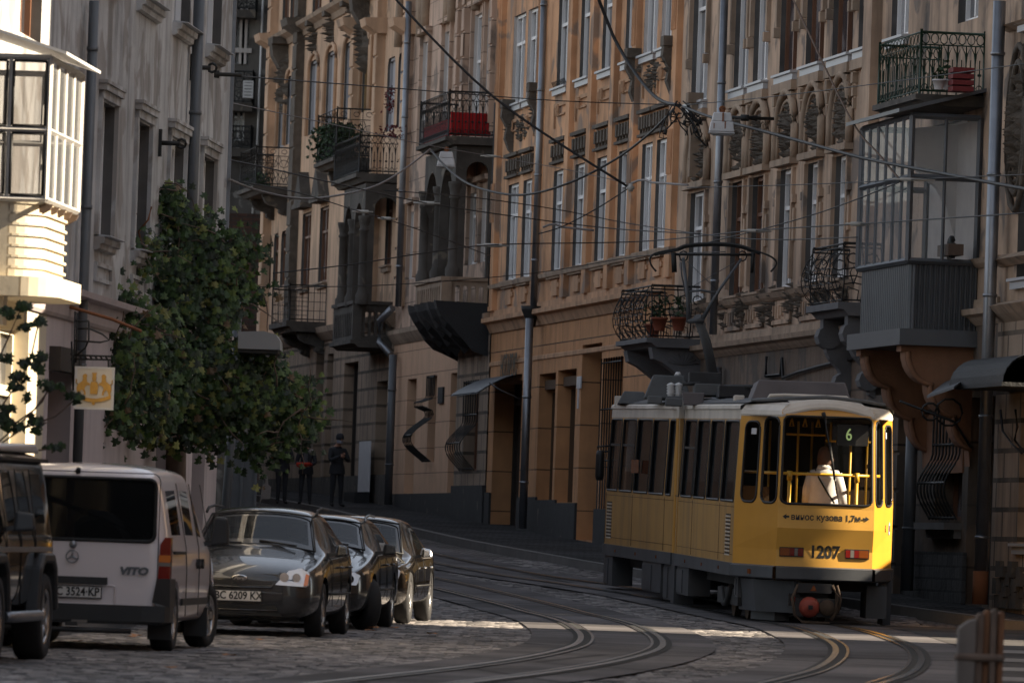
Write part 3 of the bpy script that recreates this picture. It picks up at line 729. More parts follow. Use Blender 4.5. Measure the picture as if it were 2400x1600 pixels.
for (px, py) in ((1188+5,290),(1256,252),(1487,177),(1573,150)):     # carved corbels at second floor sill
    u, z = FR.uz(px, py, .1); mb = MB()
    fbox(mb, f, u-.22, u+.22, z+.35, z+.55, 0, .3); poly = [(0,.35),(.28,.35),(.3,.15),(.16,-.1),(.2,-.35),(.1,-.6),(0,-.7)]
    mb.prism(poly, lambda o,v: f(u+.16,z+v,o), lambda o,v: f(u-.16,z+v,o)); relief(mb, f, u, z, .5, 1.0, 22, .1, .2, seed=int(px))
    mb.build('corbel', M['carved_stone'], b)
for (px, py) in ((1225,300),(1530,178)):
    u, z = FR.uz(px, py); mb = MB(); relief(mb, f, u, z, 1.9, .55, 60, .03, .1, seed=int(px)); mb.build('relief_panel', M['carved_stone'], b)
downpipe(b, FR, 1278, 0, 1248, 720, .2, .075, zlo=zcor+.2); downpipe(b, FR, 1246, 745, 1222, 1190, .3, .09, zlo=gz(Yof(U(FR,1230,1000)))+.15)
u = U(FR,1250,735,.2); mb = MB(); mb.lathe([(.11,-.35),(.13,-.2),(.22,.0),(.24,.1),(.0,.1)], lambda x,y,z: Vector(f(u+x*.9,zcor+.1+z,.25+y)), 10); mb.build('hopper', M['iron'], b)
# spikes on a sill
h = row2[2]; mb = MB()
for k in range(12): u = h[0]+(h[1]-h[0])*k/11; mb.tube([f(u,h[2],.05), f(u+.05,h[2]+.13,.12)], .012, 3)
mb.build('bird_spikes', M['iron'], b)
# notary lettering and canopy over the door
uz0 = FR.uz(1194, 862, .06); T0 = Vector(f(uz0[0], uz0[1], .08)); tx = Vector(f(1,0,0))-Vector(f(0,0,0))
put_text('НОТАРІУС', 'door_sign', T0, tx, (0,0,1), .72, 'letter_brown', b, bold=.02, width=.72)
a0, c0 = gdoor[0]-.3, gdoor[1]-.1; zc = gdoor[3]+.12; mb = MB()
for k in range(6):
    t0, t1 = k/6, (k+1)/6; q = lambda t: (zc-.45*t**1.6, 1.0*t)
    (v0,o0),(v1,o1) = q(t0), q(t1)
    mb.face([f(a0,v0,o0), f(c0,v0,o0), f(c0,v1,o1), f(a0,v1,o1)]); mb.face([f(a0,v0+.03,o0), f(c0,v0+.03,o0), f(c0,v1+.03,o1), f(a0,v1+.03,o1)])
mb.tube([f(c0,zc-.55,.02), f(c0,zc-.35,.5), f(c0,zc-.2,.75)], .02, 5)
mb.build('door_canopy', M['steel_grey'], b)
u, z = FR.uz(1359, 896); mb = MB(); fbox(mb, f, u-.28, u+.28, z-.13, z+.13, .0, .03); pl = mb.build('street_name_plate', M['white_board'], b)
u, z = FR.uz(1357, 927); mb = MB(); fbox(mb, f, u-.05, u+.05, z-.28, z+.28, 0, .03); mb.build('number_plate', M['white_board'], b)
body(b, uB3a, uB2a, TOP['B3'])
B3 = b
# ---------------------------------------------------------------- B2 grey-brown tenement
b = building('brown_tenement', 'weathered grey-brown tenement with medallion window heads, green balcony and glazed bay', 'building', f((uB2a+uB1a)/2, 0, 0))
zs1 = Z(FR, 1826, 670); zs2 = Z(FR, 1715, 214); zh1b = Z(FR, 1880, 388); zh2b = zs2+2.75
print('B2 levels', zs1, zs2, zh1b)
r1 = [hole(*p, zs1-.05, zh1b) for p in ((1617,1655,520),(1714,1744,520),(1762,1794,520),(1826,1858,520),(1890,1920,520),(1955,1986,520))]
r2 = [hole(*p, zs2, zh2b) for p in ((1623,1660,120),(1722,1755,110),(1767,1801,100),(1829,1869,90),(1890,1932,80),(1952,1999,70),(2013,2038,60),(2090,2130,40))]
bd = (U(FR,2245,50), U(FR,2292,50), zs2-.1, zh2b+.2, 0, 0)
door1 = (U(FR,2180,450), U(FR,2262,450), zs1-.1, zh1b+.1, 0, 0)
r3 = [(h[0],h[1],zh2b+1.4,zh2b+3.8,0,0) for h in r2]
zc2 = Z(FR, 1690, 822)
mb = MB(); sheet(mb, f, uB2a, uB1a, zc2, TOP['B2'], r1+r2+r3+[bd,door1], .17, 0, 1)
mb.build('wall', [M['brown_plaster'], M['shaded_reveal']], b)
for i, h in enumerate(r1): window(b, f, h, .17, 'brown_frame' if i in (1,2) else 'white_frame', sill='trim_stone')
for i, h in enumerate(r2): window(b, f, h, .17, 'brown_frame' if i in (3,4,5) else 'white_frame', sill='sill_metal')
for h in r3: window(b, f, h, .17)
window(b, f, bd, .2, name='balcony_door'); window(b, f, door1, .2, name='balcony_door')
# arched medallion heads
for i, h in enumerate(r1):
    c = (h[0]+h[1])/2; w = (h[1]-h[0])/2+.28; z0 = zh1b+.18; Hh = 1.25; mb = MB()
    arc = [(c-w*math.cos(math.pi*k/12), z0+.35+(Hh-.35)*math.sin(math.pi*k/12)) for k in range(13)]
    arc = [(c-w, z0)]+arc+[(c+w, z0)]
    mb.tube([f(a, v, .07) for a, v in arc], .075, 6); mb.tube([f(a*.86+c*.14, v*.86+z0*.14, .05) for a, v in arc], .035, 5)
    fbox(mb, f, c-w-.05, c+w+.05, zh1b+.06, zh1b+.18, 0, .16)
    mb.build('arched_hood', M['trim_stone'], b)
    mb = MB(); relief(mb, f, c, z0+.52, w*1.15, 1.0, 46, .06, .16, seed=i+3)
    mb.build('medallion', M['carved_stone'], b)
    if i == 0:
        mb = MB(); fbox(mb, f, c-.1, c+.1, z0+.1, z0+Hh+.35, 0, .22); fbox(mb, f, c-.16, c+.16, z0+Hh+.3, z0+Hh+.5, 0, .3); mb.build('keystone', M['trim_stone'], b)
    mb = MB()      # ears and drops of the surround
    for s, e in ((-1, h[0]),(1, h[1])):
        mb.mark(); x0, x1 = sorted((e+s*.02, e+s*.16)); fbox(mb, f, x0, x1, zs1+.1, zh1b+.0, 0, .07)
        x0, x1 = sorted((e+s*.16, e+s*.32)); fbox(mb, f, x0, x1, zh1b-1.35, zh1b-.75, 0, .05); fbox(mb, f, x0, x1, zh1b-.65, zh1b-.5, 0, .08)
    mb.build('window_surround', M['brown_plaster'], b)
for i, h in enumerate(r2):
    if i > 6: continue
    mb = MB(); fbox(mb, f, h[0]-.15, h[1]+.15, h[2]-.36, h[2]-.18, 0, .12)
    for uu in (h[0]-.1, h[1]-.12):
        mb.mark()
        for k in range(3): fbox(mb, f, uu, uu+.2-.05*k, h[2]-.36-.22*(k+1), h[2]-.36-.22*k-.03, 0, .1-.02*k)
    mb.build('sill_bracket', M['trim_stone'], b)
    mb = MB()
    for s, e in ((-1, h[0]),(1, h[1])):
        mb.mark(); x0, x1 = sorted((e+s*.02, e+s*.17)); fbox(mb, f, x0, x1, h[2]+.9, h[3]+.3, 0, .08); fbox(mb, f, x0, x1, h[2]+.7, h[2]+.88, 0, .12)
    mb.build('window_surround', M['trim_stone'], b)
# apron zone, sill course and cornice over the ground floor
mb = MB(); moulding(mb, f, uB2a, uB1a, [(zs1-.26,.03),(zs1-.2,.1),(zs1-.12,.15),(zs1-.1,0)]); mb.build('sill_course', M['trim_stone'], b)
mb = MB()
for h in r1:
    c0, c1 = h[0]-.25, h[1]+.25; mb.mark()
    for (x0,x1,y0,y1) in ((c0,c0+.08,zc2+.35,zs1-.35),(c1-.08,c1,zc2+.35,zs1-.35),(c0,c1,zc2+.35,zc2+.43)): fbox(mb, f, x0, x1, y0, y1, 0, .05)
    for k in range(7): u = c0+.15+(c1-c0-.3)*k/6; fbox(mb, f, u-.05, u+.05, zs1-.55-.06*math.sin(k), zs1-.36, 0, .05)
mb.build('apron_panel', M['brown_plaster'], b)
mb = MB()
for h in r1:
    for uu in (h[0]-.22, h[1]+.22): mb.mark(); relief(mb, f, uu, zs1-.35, .36, .7, 18, .05, .2, seed=int(uu*10))
mb.build('acanthus_corbel', M['carved_stone'], b)
mb = MB(); moulding(mb, f, uB2a, uB1a, [(zc2-.12,.02),(zc2-.05,.1),(zc2,.14),(zc2+.04,.24),(zc2+.13,.26),(zc2+.16,.06),(zc2+.3,.05)]); mb.build('string_cornice', M['trim_stone'], b)
mb = MB(); moulding(mb, f, uB2a, uEnd, [(15.8,.05),(16,.3),(16.4,.5),(16.6,0)]); mb.build('eaves_cornice', M['trim_stone'], b)
# raised corner pier beside the balconies
mb = MB(); fbox(mb, f, U(FR,2044,150), U(FR,2056,150)+.3, zc2+.3, 15.7, 0, .18); mb.build('pier', M['brown_plaster'], b)
# ground floor
gw = (U(FR,2194,1080), U(FR,2257,1080), Z(FR,2210,1218), Z(FR,2210,935), 0, 0)
gw2 = (U(FR,1640,900), U(FR,1690,900), .3, zc2-1.5, 0, 0)
gw3 = (U(FR,2050,900), U(FR,2085,900), Z(FR,2070,925), Z(FR,2070,880), 0, 0)
gd = (U(FR,2268,1150), U(FR,2326,1150), gz(123)+.14, Z(FR,2300,930), 0, 0)
mb = MB(); sheet(mb, f, uB2a, uB1a, -1.6, zc2, [gw,gw2,gw3,gd], .4, 0, 0)
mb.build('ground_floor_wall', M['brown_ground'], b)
window(b, f, gw, .38, 'brown_frame'); bar_grille(b, f, gw, .06, 8, belly=.24, kink=.0, rr=.018)
mb = MB(); fbox(mb, f, gw[0]-.2, gw[1]+.1, gw[2]-.16, gw[2]-.05, .0, .3); fbox(mb, f, gw[0]-.1, gw[1]+.05, gw[2]-.3, gw[2]-.16, .0, .12); mb.build('window_sill', M['kerb_stone'], b)
window(b, f, gw2, .35, 'brown_frame'); bar_grille(b, f, gw2, .05, 8, rr=.014); window(b, f, gw3, .3, 'white_frame', trans=0)
mb = MB(); mb.face([f(gd[0],gd[2],-.39), f(gd[1],gd[2],-.39), f(gd[1],gd[3],-.39), f(gd[0],gd[3],-.39)]); fbox(mb, f, gd[0], gd[1], gd[3]-.7, gd[3]-.6, -.38, -.3); mb.build('door', M['door_dark'], b)
mb = MB(); fbox(mb, f, U(FR,2130,1300), U(FR,2266,1300), -1.6, Z(FR,2200,1292), 0, .07); mb.build('plinth', M['plinth_stone'], b)
mb = MB(); fbox(mb, f, uB2a, U(FR,2130,1300)-.01, -1.6, .35, 0, .05); mb.build('plinth', M['plinth_dark'], b)
mb = MB(); fbox(mb, f, U(FR,2100,1050), U(FR,2128,1050), -1.5, zc2-.4, 0, .14)
for k in range(9): fbox(mb, f, U(FR,2100,1050)-.01, U(FR,2128,1050)+.01, -1.2+k*.62, -1.2+k*.62+.55, .14, .18)
mb.build('rusticated_pier', M['brown_ground'], b)
downpipe(b, FR, 1695, 0, 1672, 850, .2, .075, zlo=zc2+.3); downpipe(b, FR, 1680, 860, 1675, 1100, .15, .09, zlo=-.2)
downpipe(b, FR, 2352, 0, 2288, 1400, .25, .10, zlo=gz(124)+.15, boot=('rust', .5))
downpipe(b, FR, 2146, 940, 2120, 1385, .2, .1, zlo=gz(130)+.15, m='steel_grey')
body(b, uB2a, uB1a, TOP['B2'])
# loose cables on the ground floor wall
mb = MB()
mb.tube([f(*FR.uz(x,y,.06),.06) for x,y in ((1796,835),(1795,882),(1830,878),(1833,840),(1835,885),(1870,872),(1920,858),(1960,848),(2000,840))], .03, 5)
mb.tube([f(*FR.uz(x,y,.06),.06) for x,y in ((2118,915),(2130,950),(2150,975),(2185,960),(2210,945))], .03, 5)
mb.build('wall_cable', M['cable'], b)
B2 = b
# balconies of B2
bc = balcony(b, FR, (1458,682), (1528,668), (1650,678), 790, 812, 'c', ms='consol_grey', bulge=.22)
# its heavy console
zt_, zb_ = bc['zb'], bc['zb']-.62; mb = MB()
poly = [(0,zt_),(bc['p']-.05,zt_),(bc['p']-.1,zt_-.22),(bc['p']*.72,zt_-.3),(bc['p']*.5,zt_-.46),(bc['p']*.3,zt_-.62),(0,zt_-.7)]
mb.prism(poly, lambda o,z: f(bc['u1']-.1,z,o), lambda o,z: f(bc['u1']-.55,z,o)); mb.mark(); mb.prism(poly, lambda o,z: f(bc['u0']+.55,z,o), lambda o,z: f(bc['u0']+.1,z,o))
fc = lambda u_, v, o: f(bc['u1']-.1+o, v, u_)
for k in range(9):
    a = math.radians(10+k*20); mb.tube([fc(.35,zt_-.32,.02), fc(.35+.3*math.cos(a), zt_-.32+.22*abs(math.sin(a)), .02)], .012, 4)
mb.build('balcony_console', M['consol_grey'], bc['slab'])
bc2 = balcony(b, FR, (1906,590), (1978,569), (2066,571), 707, 738, 'c', ms='consol_grey', bulge=.25)
console(bc2['slab'], f, bc2['u0']+.2, bc2['u1']-.1, bc2['zb'], bc2['zb']-1.4, bc2['p']*.8, 'consol_grey', .3, 2, 'balcony_console')
bg_ = balcony(b, FR, (2063,101), (2160,75), (2309,82), 219, 245, 'gothic', 'green_iron')
# glazed bay
near, far_ = (2133,270), (2017,300)
p = None; lo, hi = .3, 2.5
for _ in range(40):
    p = (lo+hi)/2
    if U(FR,2133,450,p) > U(FR,2300,450,0): hi = p
    else: lo = p
u1 = U(FR,2133,450,p); u0 = U(FR,2017,450,p); z0 = Z(FR,2130,610,p); ztp = Z(FR,2135,272,p); zm = Z(FR,2135,414,p)
print('bay', p, u0, u1, z0, ztp)
g = MB(); r = .04
def bar(a, c, s=.035): g.tube([f(*a), f(*c)], s, 4, smooth=False)
for (ua, oa, ub, ob, n) in ((u0,p,u1,p,6),(u1,p,u1,.05,2),(u0,p,u0,.05,2)):
    for zz in (z0, zm, ztp):
        bar((ua,zz,oa), (ub,zz,ob), .05)
    for i in range(n+1):
        t = i/n; a = ua+(ub-ua)*t; o = oa+(ob-oa)*t; bar((a,z0,o), (a,ztp,o), .05 if i in (0,n) else .028)
bay = g.build('glazed_bay', M['steel_grey'], b)
g = MB()
g.face([f(u0,z0,p), f(u1,z0,p), f(u1,ztp,p), f(u0,ztp,p)]); g.face([f(u1,z0,p), f(u1,z0,.03), f(u1,ztp,.03), f(u1,ztp,p)]); g.face([f(u0,z0,p), f(u0,z0,.03), f(u0,ztp,.03), f(u0,ztp,p)])
g.build('bay_pane', M['clear_glass'], bay)
g = MB(); zr = Z(FR,2020,300,p)
g.hexa([f(u0-.2,ztp+.04,p+.25), f(u1+.15,ztp+.04,p+.25), f(u1+.15,ztp+.42,0), f(u0-.2,ztp+.42,0), f(u0-.2,ztp+.1,p+.25), f(u1+.15,ztp+.1,p+.25), f(u1+.15,ztp+.48,0), f(u0-.2,ztp+.48,0)])
g.build('bay_roof', M['steel_grey'], bay)
# corrugated skirt: real ribs
g = MB(); zlo = Z(FR,2150,766,p)
def ribs(A, B, n, dn):
    A, B, dn = Vector(A), Vector(B), Vector(dn); prev = None
    for i in range(n*4+1):
        t = i/(n*4); off = (0,0,.045,.045)[i%4]; pt = A+(B-A)*t+dn*off
        if prev is not None: g.face([prev, pt, pt+Vector((0,0,z0-zlo)), prev+Vector((0,0,z0-zlo))])
        prev = pt
dN = Vector(f(0,0,1))-Vector(f(0,0,0)); dU = Vector(f(1,0,0))-Vector(f(0,0,0))
ribs(f(u0+.1,zlo,p-.08), f(u1-.08,zlo,p-.08), 26, dN); ribs(f(u1-.08,zlo,p-.08), f(u1-.08,zlo,0), 13, dU); ribs(f(u0+.1,zlo,p-.08), f(u0+.1,zlo,0), 13, -dU)
g.build('corrugated_skirt', M['corrugated'], bay)
g = MB(); fbox(g, f, u0-.25, u1+.05, zlo-.26, zlo, 0, p+.1); g.build('bay_floor', M['steel_grey'], bay)
g = MB(); fbox(g, f, u0+.1, u1-.2, z0, ztp, -.0, .02, 0); g.build('bay_back_wall', M['white_reveal'], bay)
# white scroll bracket seen inside the bay
g = MB(); P_ = [(0,ztp)]+[(p*(.95-.9*t), ztp-.1-1.7*t-.22*math.sin(t*6.28)) for t in [k/12 for k in range(13)]]+[(0,ztp-1.9)]
g.prism(P_, lambda o,z: f(u0+(u1-u0)*.55,z,max(.02,o*.8)), lambda o,z: f(u0+(u1-u0)*.55-.25,z,max(.02,o*.8))); g.build('scroll_bracket', M['white_reveal'], bay)
# orange scrolled brackets below the bay: two convex lobes each
g = MB(); zz = zlo-.26
def lobe(o0, z0_, o1, z1_, n=7): return [(o1+(o0-o1)*math.cos(t), z0_+(z1_-z0_)*math.sin(t)) for t in [math.pi/2*k/n for k in range(n+1)]]
P_ = [(0,zz),(p+.02,zz),(p+.02,zz-.1)]+lobe(p-.04,zz-.1,p*.60,zz-.62)+lobe(p*.64,zz-.62,p*.26,zz-1.12)+lobe(p*.30,zz-1.12,.03,zz-1.62)+[(0,zz-1.9)]
for uu in (u1-.2, u0+.6): g.mark(); g.prism(P_, lambda o,z: f(uu,z,max(0,o)), lambda o,z: f(uu-.4,z,max(0,o)))
g.build('bay_console', M['consol_orange'], bay)
for uu in (u1-.18, u0+.62):
    g = MB(); g.tube([f(uu, v, o-.05) for o, v in P_[3:-1]], .045, 6); g.build('console_moulding', M['consol_orange'], bay)
g = MB(); fbox(g, f, u0+.4, U(FR,2266,900), zz-2.0, zz-.02, 0, .03); g.build('console_wall', M['consol_orange'], bay)
# canopies at the street door
uA = U(FR,2300,905,.55); zc = Z(FR,2300,906,.55); N = 12; oc = lambda a: .50-.46*math.cos(a)
arcp = [(oc(math.pi*k/N), zc+.44*math.sin(math.pi*k/N)) for k in range(N+1)]
g = MB()
for (o0,v0),(o1,v1) in zip(arcp, arcp[1:]): g.face([f(uA-.5,v0,o0), f(uEnd,v0,o0), f(uEnd,v1,o1), f(uA-.5,v1,o1)]); g.face([f(uA-.5,v0-.03,o0), f(uEnd,v0-.03,o0), f(uEnd,v1-.03,o1), f(uA-.5,v1-.03,o1)])
for u_ in (uA-.5, uA+.05): g.face([f(u_,v,o) for o,v in arcp]); 
fbox(g, f, uA+.06, uEnd, zc-.06, zc+.0, .03, .97)
g.build('barrel_canopy', M['black_canopy'], b, merge=False)
g = MB(); pts4 = [(2172,930,1.25),(2236,908,1.25),(2292,868,.1),(2232,884,.1)]
q4 = [FR.uz(x,y,o)+(o,) for x,y,o in pts4]; g.hexa([f(u,v-.02,o) for u,v,o in q4]+[f(u,v+.02,o) for u,v,o in q4])
g.build('flat_canopy', M['steel_grey'], b)
ub = U(FR,2285,900)
g = MB()
for k, rr in enumerate((.22,.14)):
    g.tube([f(ub-.05, zc-.35+rr*math.sin(a), .4+.3*k+rr*math.cos(a)) for a in [i*math.pi/5 for i in range(11)]], .018, 4)
g.tube([f(ub-.05,zc-.9,.02), f(ub-.05,zc-.5,.3), f(ub-.05,zc-.2,1.2)], .02, 4); g.build('canopy_bracket', M['iron'], b)
# ---------------------------------------------------------------- B1 at the right edge
b = building('medallion_house', 'grey-brown house at the right edge with an arched oval medallion and pale stone plinth', 'building', f((uB1a+uEnd)/2, 0, 0))
w1 = (U(FR,2392,300), U(FR,2400,300)+1.4, zs2-.4, zs2+2.2, 0, 0)
w2 = (U(FR,2385,560), U(FR,2400,560)+1.4, Z(FR,2370,655), Z(FR,2370,655)+2.4, 0, 0)
wg = (U(FR,2392,1100), U(FR,2400,1100)+1.5, .4, 2.6, 0, 0)
mb = MB(); sheet(mb, f, uB1a, uEnd, zc2, TOP['B1'], [w1,w2], .25, 0, 1); mb.build('wall', [M['brown_plaster'], M['shaded_reveal']], b)
mb = MB(); sheet(mb, f, uB1a, uEnd, -1.6, zc2, [wg], .3, 0, 0, o=.02); mb.build('ground_floor_wall', M['beige_rustic'], b)
for h in (w1,w2,wg): window(b, f, h, .24, sill='sill_metal')
c = U(FR,2392,300); z = Z(FR,2392,300); mb = MB()
for q in (1, .8): mb.tube([f(c+.75*q*math.cos(a), z+1.3*q*math.sin(a), .06) for a in [k*math.pi/8 for k in range(16)]], .05, 5, closed=True)
relief(mb, f, c, z, .9, 1.8, 70, .08, .2, seed=9); mb.build('medallion', M['carved_stone'], b)
mb = MB(); moulding(mb, f, uB1a, uEnd, [(zc2-.12,.02),(zc2,.16),(zc2+.13,.28),(zc2+.2,.06)]); mb.mark(); moulding(mb, f, uB1a, uEnd, [(zs2-.5,.03),(zs2-.42,.2),(zs2-.4,0)]); mb.mark(); moulding(mb, f, uB1a, uEnd, [(zs1-.3,.03),(zs1-.2,.2),(zs1-.1,0)]); mb.build('string_cornice', M['trim_stone'], b)
mb = MB()
for k in range(6):
    u = U(FR,2345,1350)+k*.36; zz_ = gz(122)+.13
    for q_ in range(3): h_ = .22+.05*math.sin(k*2.1+q_); fbox(mb, f, u+.01, u+.34, zz_, zz_+h_-.015, 0, .1+.035*math.sin(k*3.3+q_*1.7)); zz_ += h_
mb.build('rough_boulder_plinth', M['sooty_stone'], b)
body(b, uB1a, uEnd, TOP['B1'])
# wall lamp cables near the corner
g = MB(); g.tube([f(*FR.uz(x,y,.1),.1) for x,y in ((2345,960),(2350,1010),(2372,1040),(2395,1062))], .02, 4); g.tube([f(*FR.uz(x,y,.1),.1) for x,y in ((2380,960),(2384,1000),(2378,1030),(2400,1058))], .02, 4); g.build('wall_cable', M['cable'], b)
# ---------------------------------------------------------------- B4 pinkish house with loggias
b = building('loggia_house', 'pinkish stone house with arched loggias, red-draped iron balcony and dark stone balconies', 'building', f((uB4a+uB3a)/2, 0, 0))
f = FR.P
zs = Z(FR, 1050, 330); zt_ = Z(FR,1118,34)
zg = Z(FR, 990, 770)
q1 = [hole(*p, zs, Z(FR,1050,74)) for p in ((990,1008,180),(1040,1058,180))]
q1 += [hole(*p, zs, Z(FR,1120,34)) for p in ((1110,1135,140),(1141,1160,140))]
q0 = [hole(*p, Z(FR,1020,640), Z(FR,1020,480)) for p in ((962,976,560),(1006,1020,560),(1100,1122,550),(1128,1146,550))]
q2 = [(h[0],h[1],h[3]+1.3,h[3]+3.6,.5,0) for h in q1]
mb = MB(); sheet(mb, f, uB4a, uB3a, zg, TOP['B4'], q1+q0+q2, .17, 0, 1); mb.build('wall', [M['pinkish_plaster'], M['white_reveal']], b)
for i, h in enumerate(q1): window(b, f, h, .16, trans=.6)
for h in q0: window(b, f, h, .16, 'white_frame')
for h in q2: window(b, f, h, .16)
for i, h in enumerate(q1+q0):
    mb = MB()
    for s, e in ((-1, h[0]),(1, h[1])):
        mb.mark(); x0, x1 = sorted((e+s*.02, e+s*.14)); fbox(mb, f, x0, x1, h[2], h[3]+.2, 0, .09)
    mb.mark(); fbox(mb, f, h[0]-.2, h[1]+.2, h[3]+.2, h[3]+.32, 0, .18); mb.build('window_surround', M['pinkish_plaster'], b)
mb = MB()
for k in range(3):       # big blind arches at the top of the frame
    mb.mark(); cu = uB4a+1.6+k*5.2; zz = Z(FR,1050,60)
    mb.tube([f(cu-2.2*math.cos(a), zz+3.0*math.sin(a), .08) for a in [math.pi*i/14 for i in range(15)]], .13, 6)
mb.build('blind_arch', M['trim_stone'], b)
for px in (966, 1085, 1100, 1165):
    u = U(FR,px,150); mb = MB(); fbox(mb, f, u-.2, u+.2, zs-.2, 20, 0, .16)
    for k in range(14): fbox(mb, f, u-.21, u+.21, zs+k*.62, zs+k*.62+.56, .16, .2)
    mb.build('pilaster', M['pinkish_plaster'], b)
# ground floor
h1 = (U(FR,952,1000), U(FR,973,1000), 1.3, Z(FR,962,888), 0, 0); h2 = (U(FR,1003,980), U(FR,1021,980), Z(FR,1012,1082), Z(FR,1012,880), 0, 0)
h3 = (U(FR,1053,1000), U(FR,1069,1000), .9, Z(FR,1060,874), 0, 0); h4 = (U(FR,1090,1000), U(FR,1123,1000), Z(FR,1106,1103), Z(FR,1106,892), 0, 0)
um = U(FR,1070,1000)+.02
mb = MB(); sheet(mb, f, uB4a, um, -.2, zg, [h1,h2,h3], .42, 0, 0); mb.build('ground_floor_wall', M['beige_smooth'], b)
mb = MB(); sheet(mb, f, um, uB3a, -.2, zg, [h4], .35, 0, 0, o=.03); mb.build('stone_ground_floor', M['beige_rustic'], b)
for h, m in ((h1,'shutter'),(h3,'door_dark')):
    mb = MB(); mb.face([f(h[0],h[2],-.4), f(h[1],h[2],-.4), f(h[1],h[3],-.4), f(h[0],h[3],-.4)], 0, [(h[0],h[2]),(h[1],h[2]),(h[1],h[3]),(h[0],h[3])]); mb.build('door' if m == 'door_dark' else 'roller_shutter', M[m], b)
window(b, f, h2, .38, 'brown_frame'); bar_grille(b, f, h2, .06, 5, belly=.55, kink=.38, rr=.016)
window(b, f, h4, .32, 'brown_frame'); bar_grille(b, f, h4, .06, 6, belly=.4, rr=.015)
mb = MB(); fbox(mb, f, uB4a, um-.01, -.2, gz(190)+.6, 0, .05); fbox(mb, f, um, uB3a, -.2, gz(182)+.95, 0, .09); mb.build('plinth', M['plinth_dark'], b)
mb = MB(); moulding(mb, f, uB4a, uB3a, [(zg-.3,.02),(zg-.2,.1),(zg-.05,.2),(zg+.05,.2),(zg+.1,0)]); mb.build('string_cornice', M['trim_stone'], b)
mb = MB(); u, z = FR.uz(1036,926); fbox(mb, f, u-.45, u+.45, z-.2, z+.2, 0, .05); mb.build('wall_plaque', M['black_canopy'], b)
downpipe(b, FR, 966, 0, 922, 820, .2, .08, zlo=Z(FR,925,720,.2)); downpipe(b, FR, 926, 830, 905, 1190, .2, .1, zlo=gz(195)+.2, m='steel_grey')
downpipe(b, FR, 1166, 240, 1148, 600, .1, .05, zlo=zg+.2, m='iron')
mb = MB(); u=U(FR,920,725,.2); u2=U(FR,916,830,.2)
mb.tube([f(u,Z(FR,925,720,.2),.2), f(u-.5,Z(FR,925,728,.2)-.25,.45), f(u-.5,Z(FR,925,800,.2),.45), f(u,Z(FR,925,812,.2)-.2,.2)], .095, 8); mb.build('downpipe', M['zinc'], b)
body(b, uB4a, uB3a, TOP['B4'])
def loggia(b, F, near, far, wall, ytop, ybot, m='sooty_stone', nf=2):
    """projecting loggia block between two balcony levels: arched side facing up the street and arched front"""
    lo, hi = .3, 2.2
    for _ in range(40):
        p = (lo+hi)/2
        if U(F, near, ybot-60, p) > U(F, wall, ybot-60, 0): hi = p
        else: lo = p
    u1 = U(F, near, ybot-60, p); u0 = U(F, far, ybot-60, p); zt = Z(F, near, ytop, p); zb = Z(F, near, ybot, p); f = F.P
    fs = lambda a, v, o: f(u1+o, v, a)      # side plane, a = distance out from the wall
    mb = MB(); H = zt-zb; col = .17
    sheet(mb, fs, .0, p, zb, zt, [(.1, p-col-.08, zb, zt-.35, (p-col-.18)/2, 0)], .22, 0, 0)
    L = u1-u0; hs = []
    for k in range(nf): a = u0+col+(L-col)*k/nf; c = u0+col+(L-col)*(k+1)/nf-col-.25; hs.append((a, c, zb, zt-.45, (c-a)/2 if (c-a)/2 < 1.1 else 1.1, 0))
    sheet(mb, f, u0, u1, zb, zt, hs, .22, 0, 0, o=p)
    mb.face([f(u0,zb,0), f(u0,zb,p), f(u0,zt,p), f(u0,zt,0)])
    lg = mb.build('loggia', M[m], b)
    for k in range(nf+1):
        u = u1-.1 if k == nf else u0+col/2+(L-col)*k/nf-.1*(k > 0)
        mb = MB(); T = lambda x, y, z: Vector(f(u+x, z, p-.02+y))
        mb.lathe([(.18,zb),(.18,zb+.25),(.14,zb+.3),(.14,zb+.34),(.125,zb+.36),(.12,zb+H*.60),(.145,zb+H*.605),(.145,zb+H*.62),(.12,zb+H*.63),(.14,zb+H*.67),(.175,zb+H*.71),(.175,zb+H*.73),(.0,zb+H*.73)], T, 10)
        mb.build('column', M[m], lg)
    return dict(u0=u0, u1=u1, p=p, zt=zt, zb=zb, o=lg)
ba = balcony(b, FR, (987,244), (1054.5,214), (1165,222), 318, 336, 'gothic')
console(ba['slab'], f, ba['u0']+.3, ba['u1']-.2, ba['zb'], ba['zb']-.5, ba['p']*.7, 'sooty_stone', .2, 2, 'balcony_console')
lg = loggia(b, FR, 1062, 990, 1150, 345, 652)
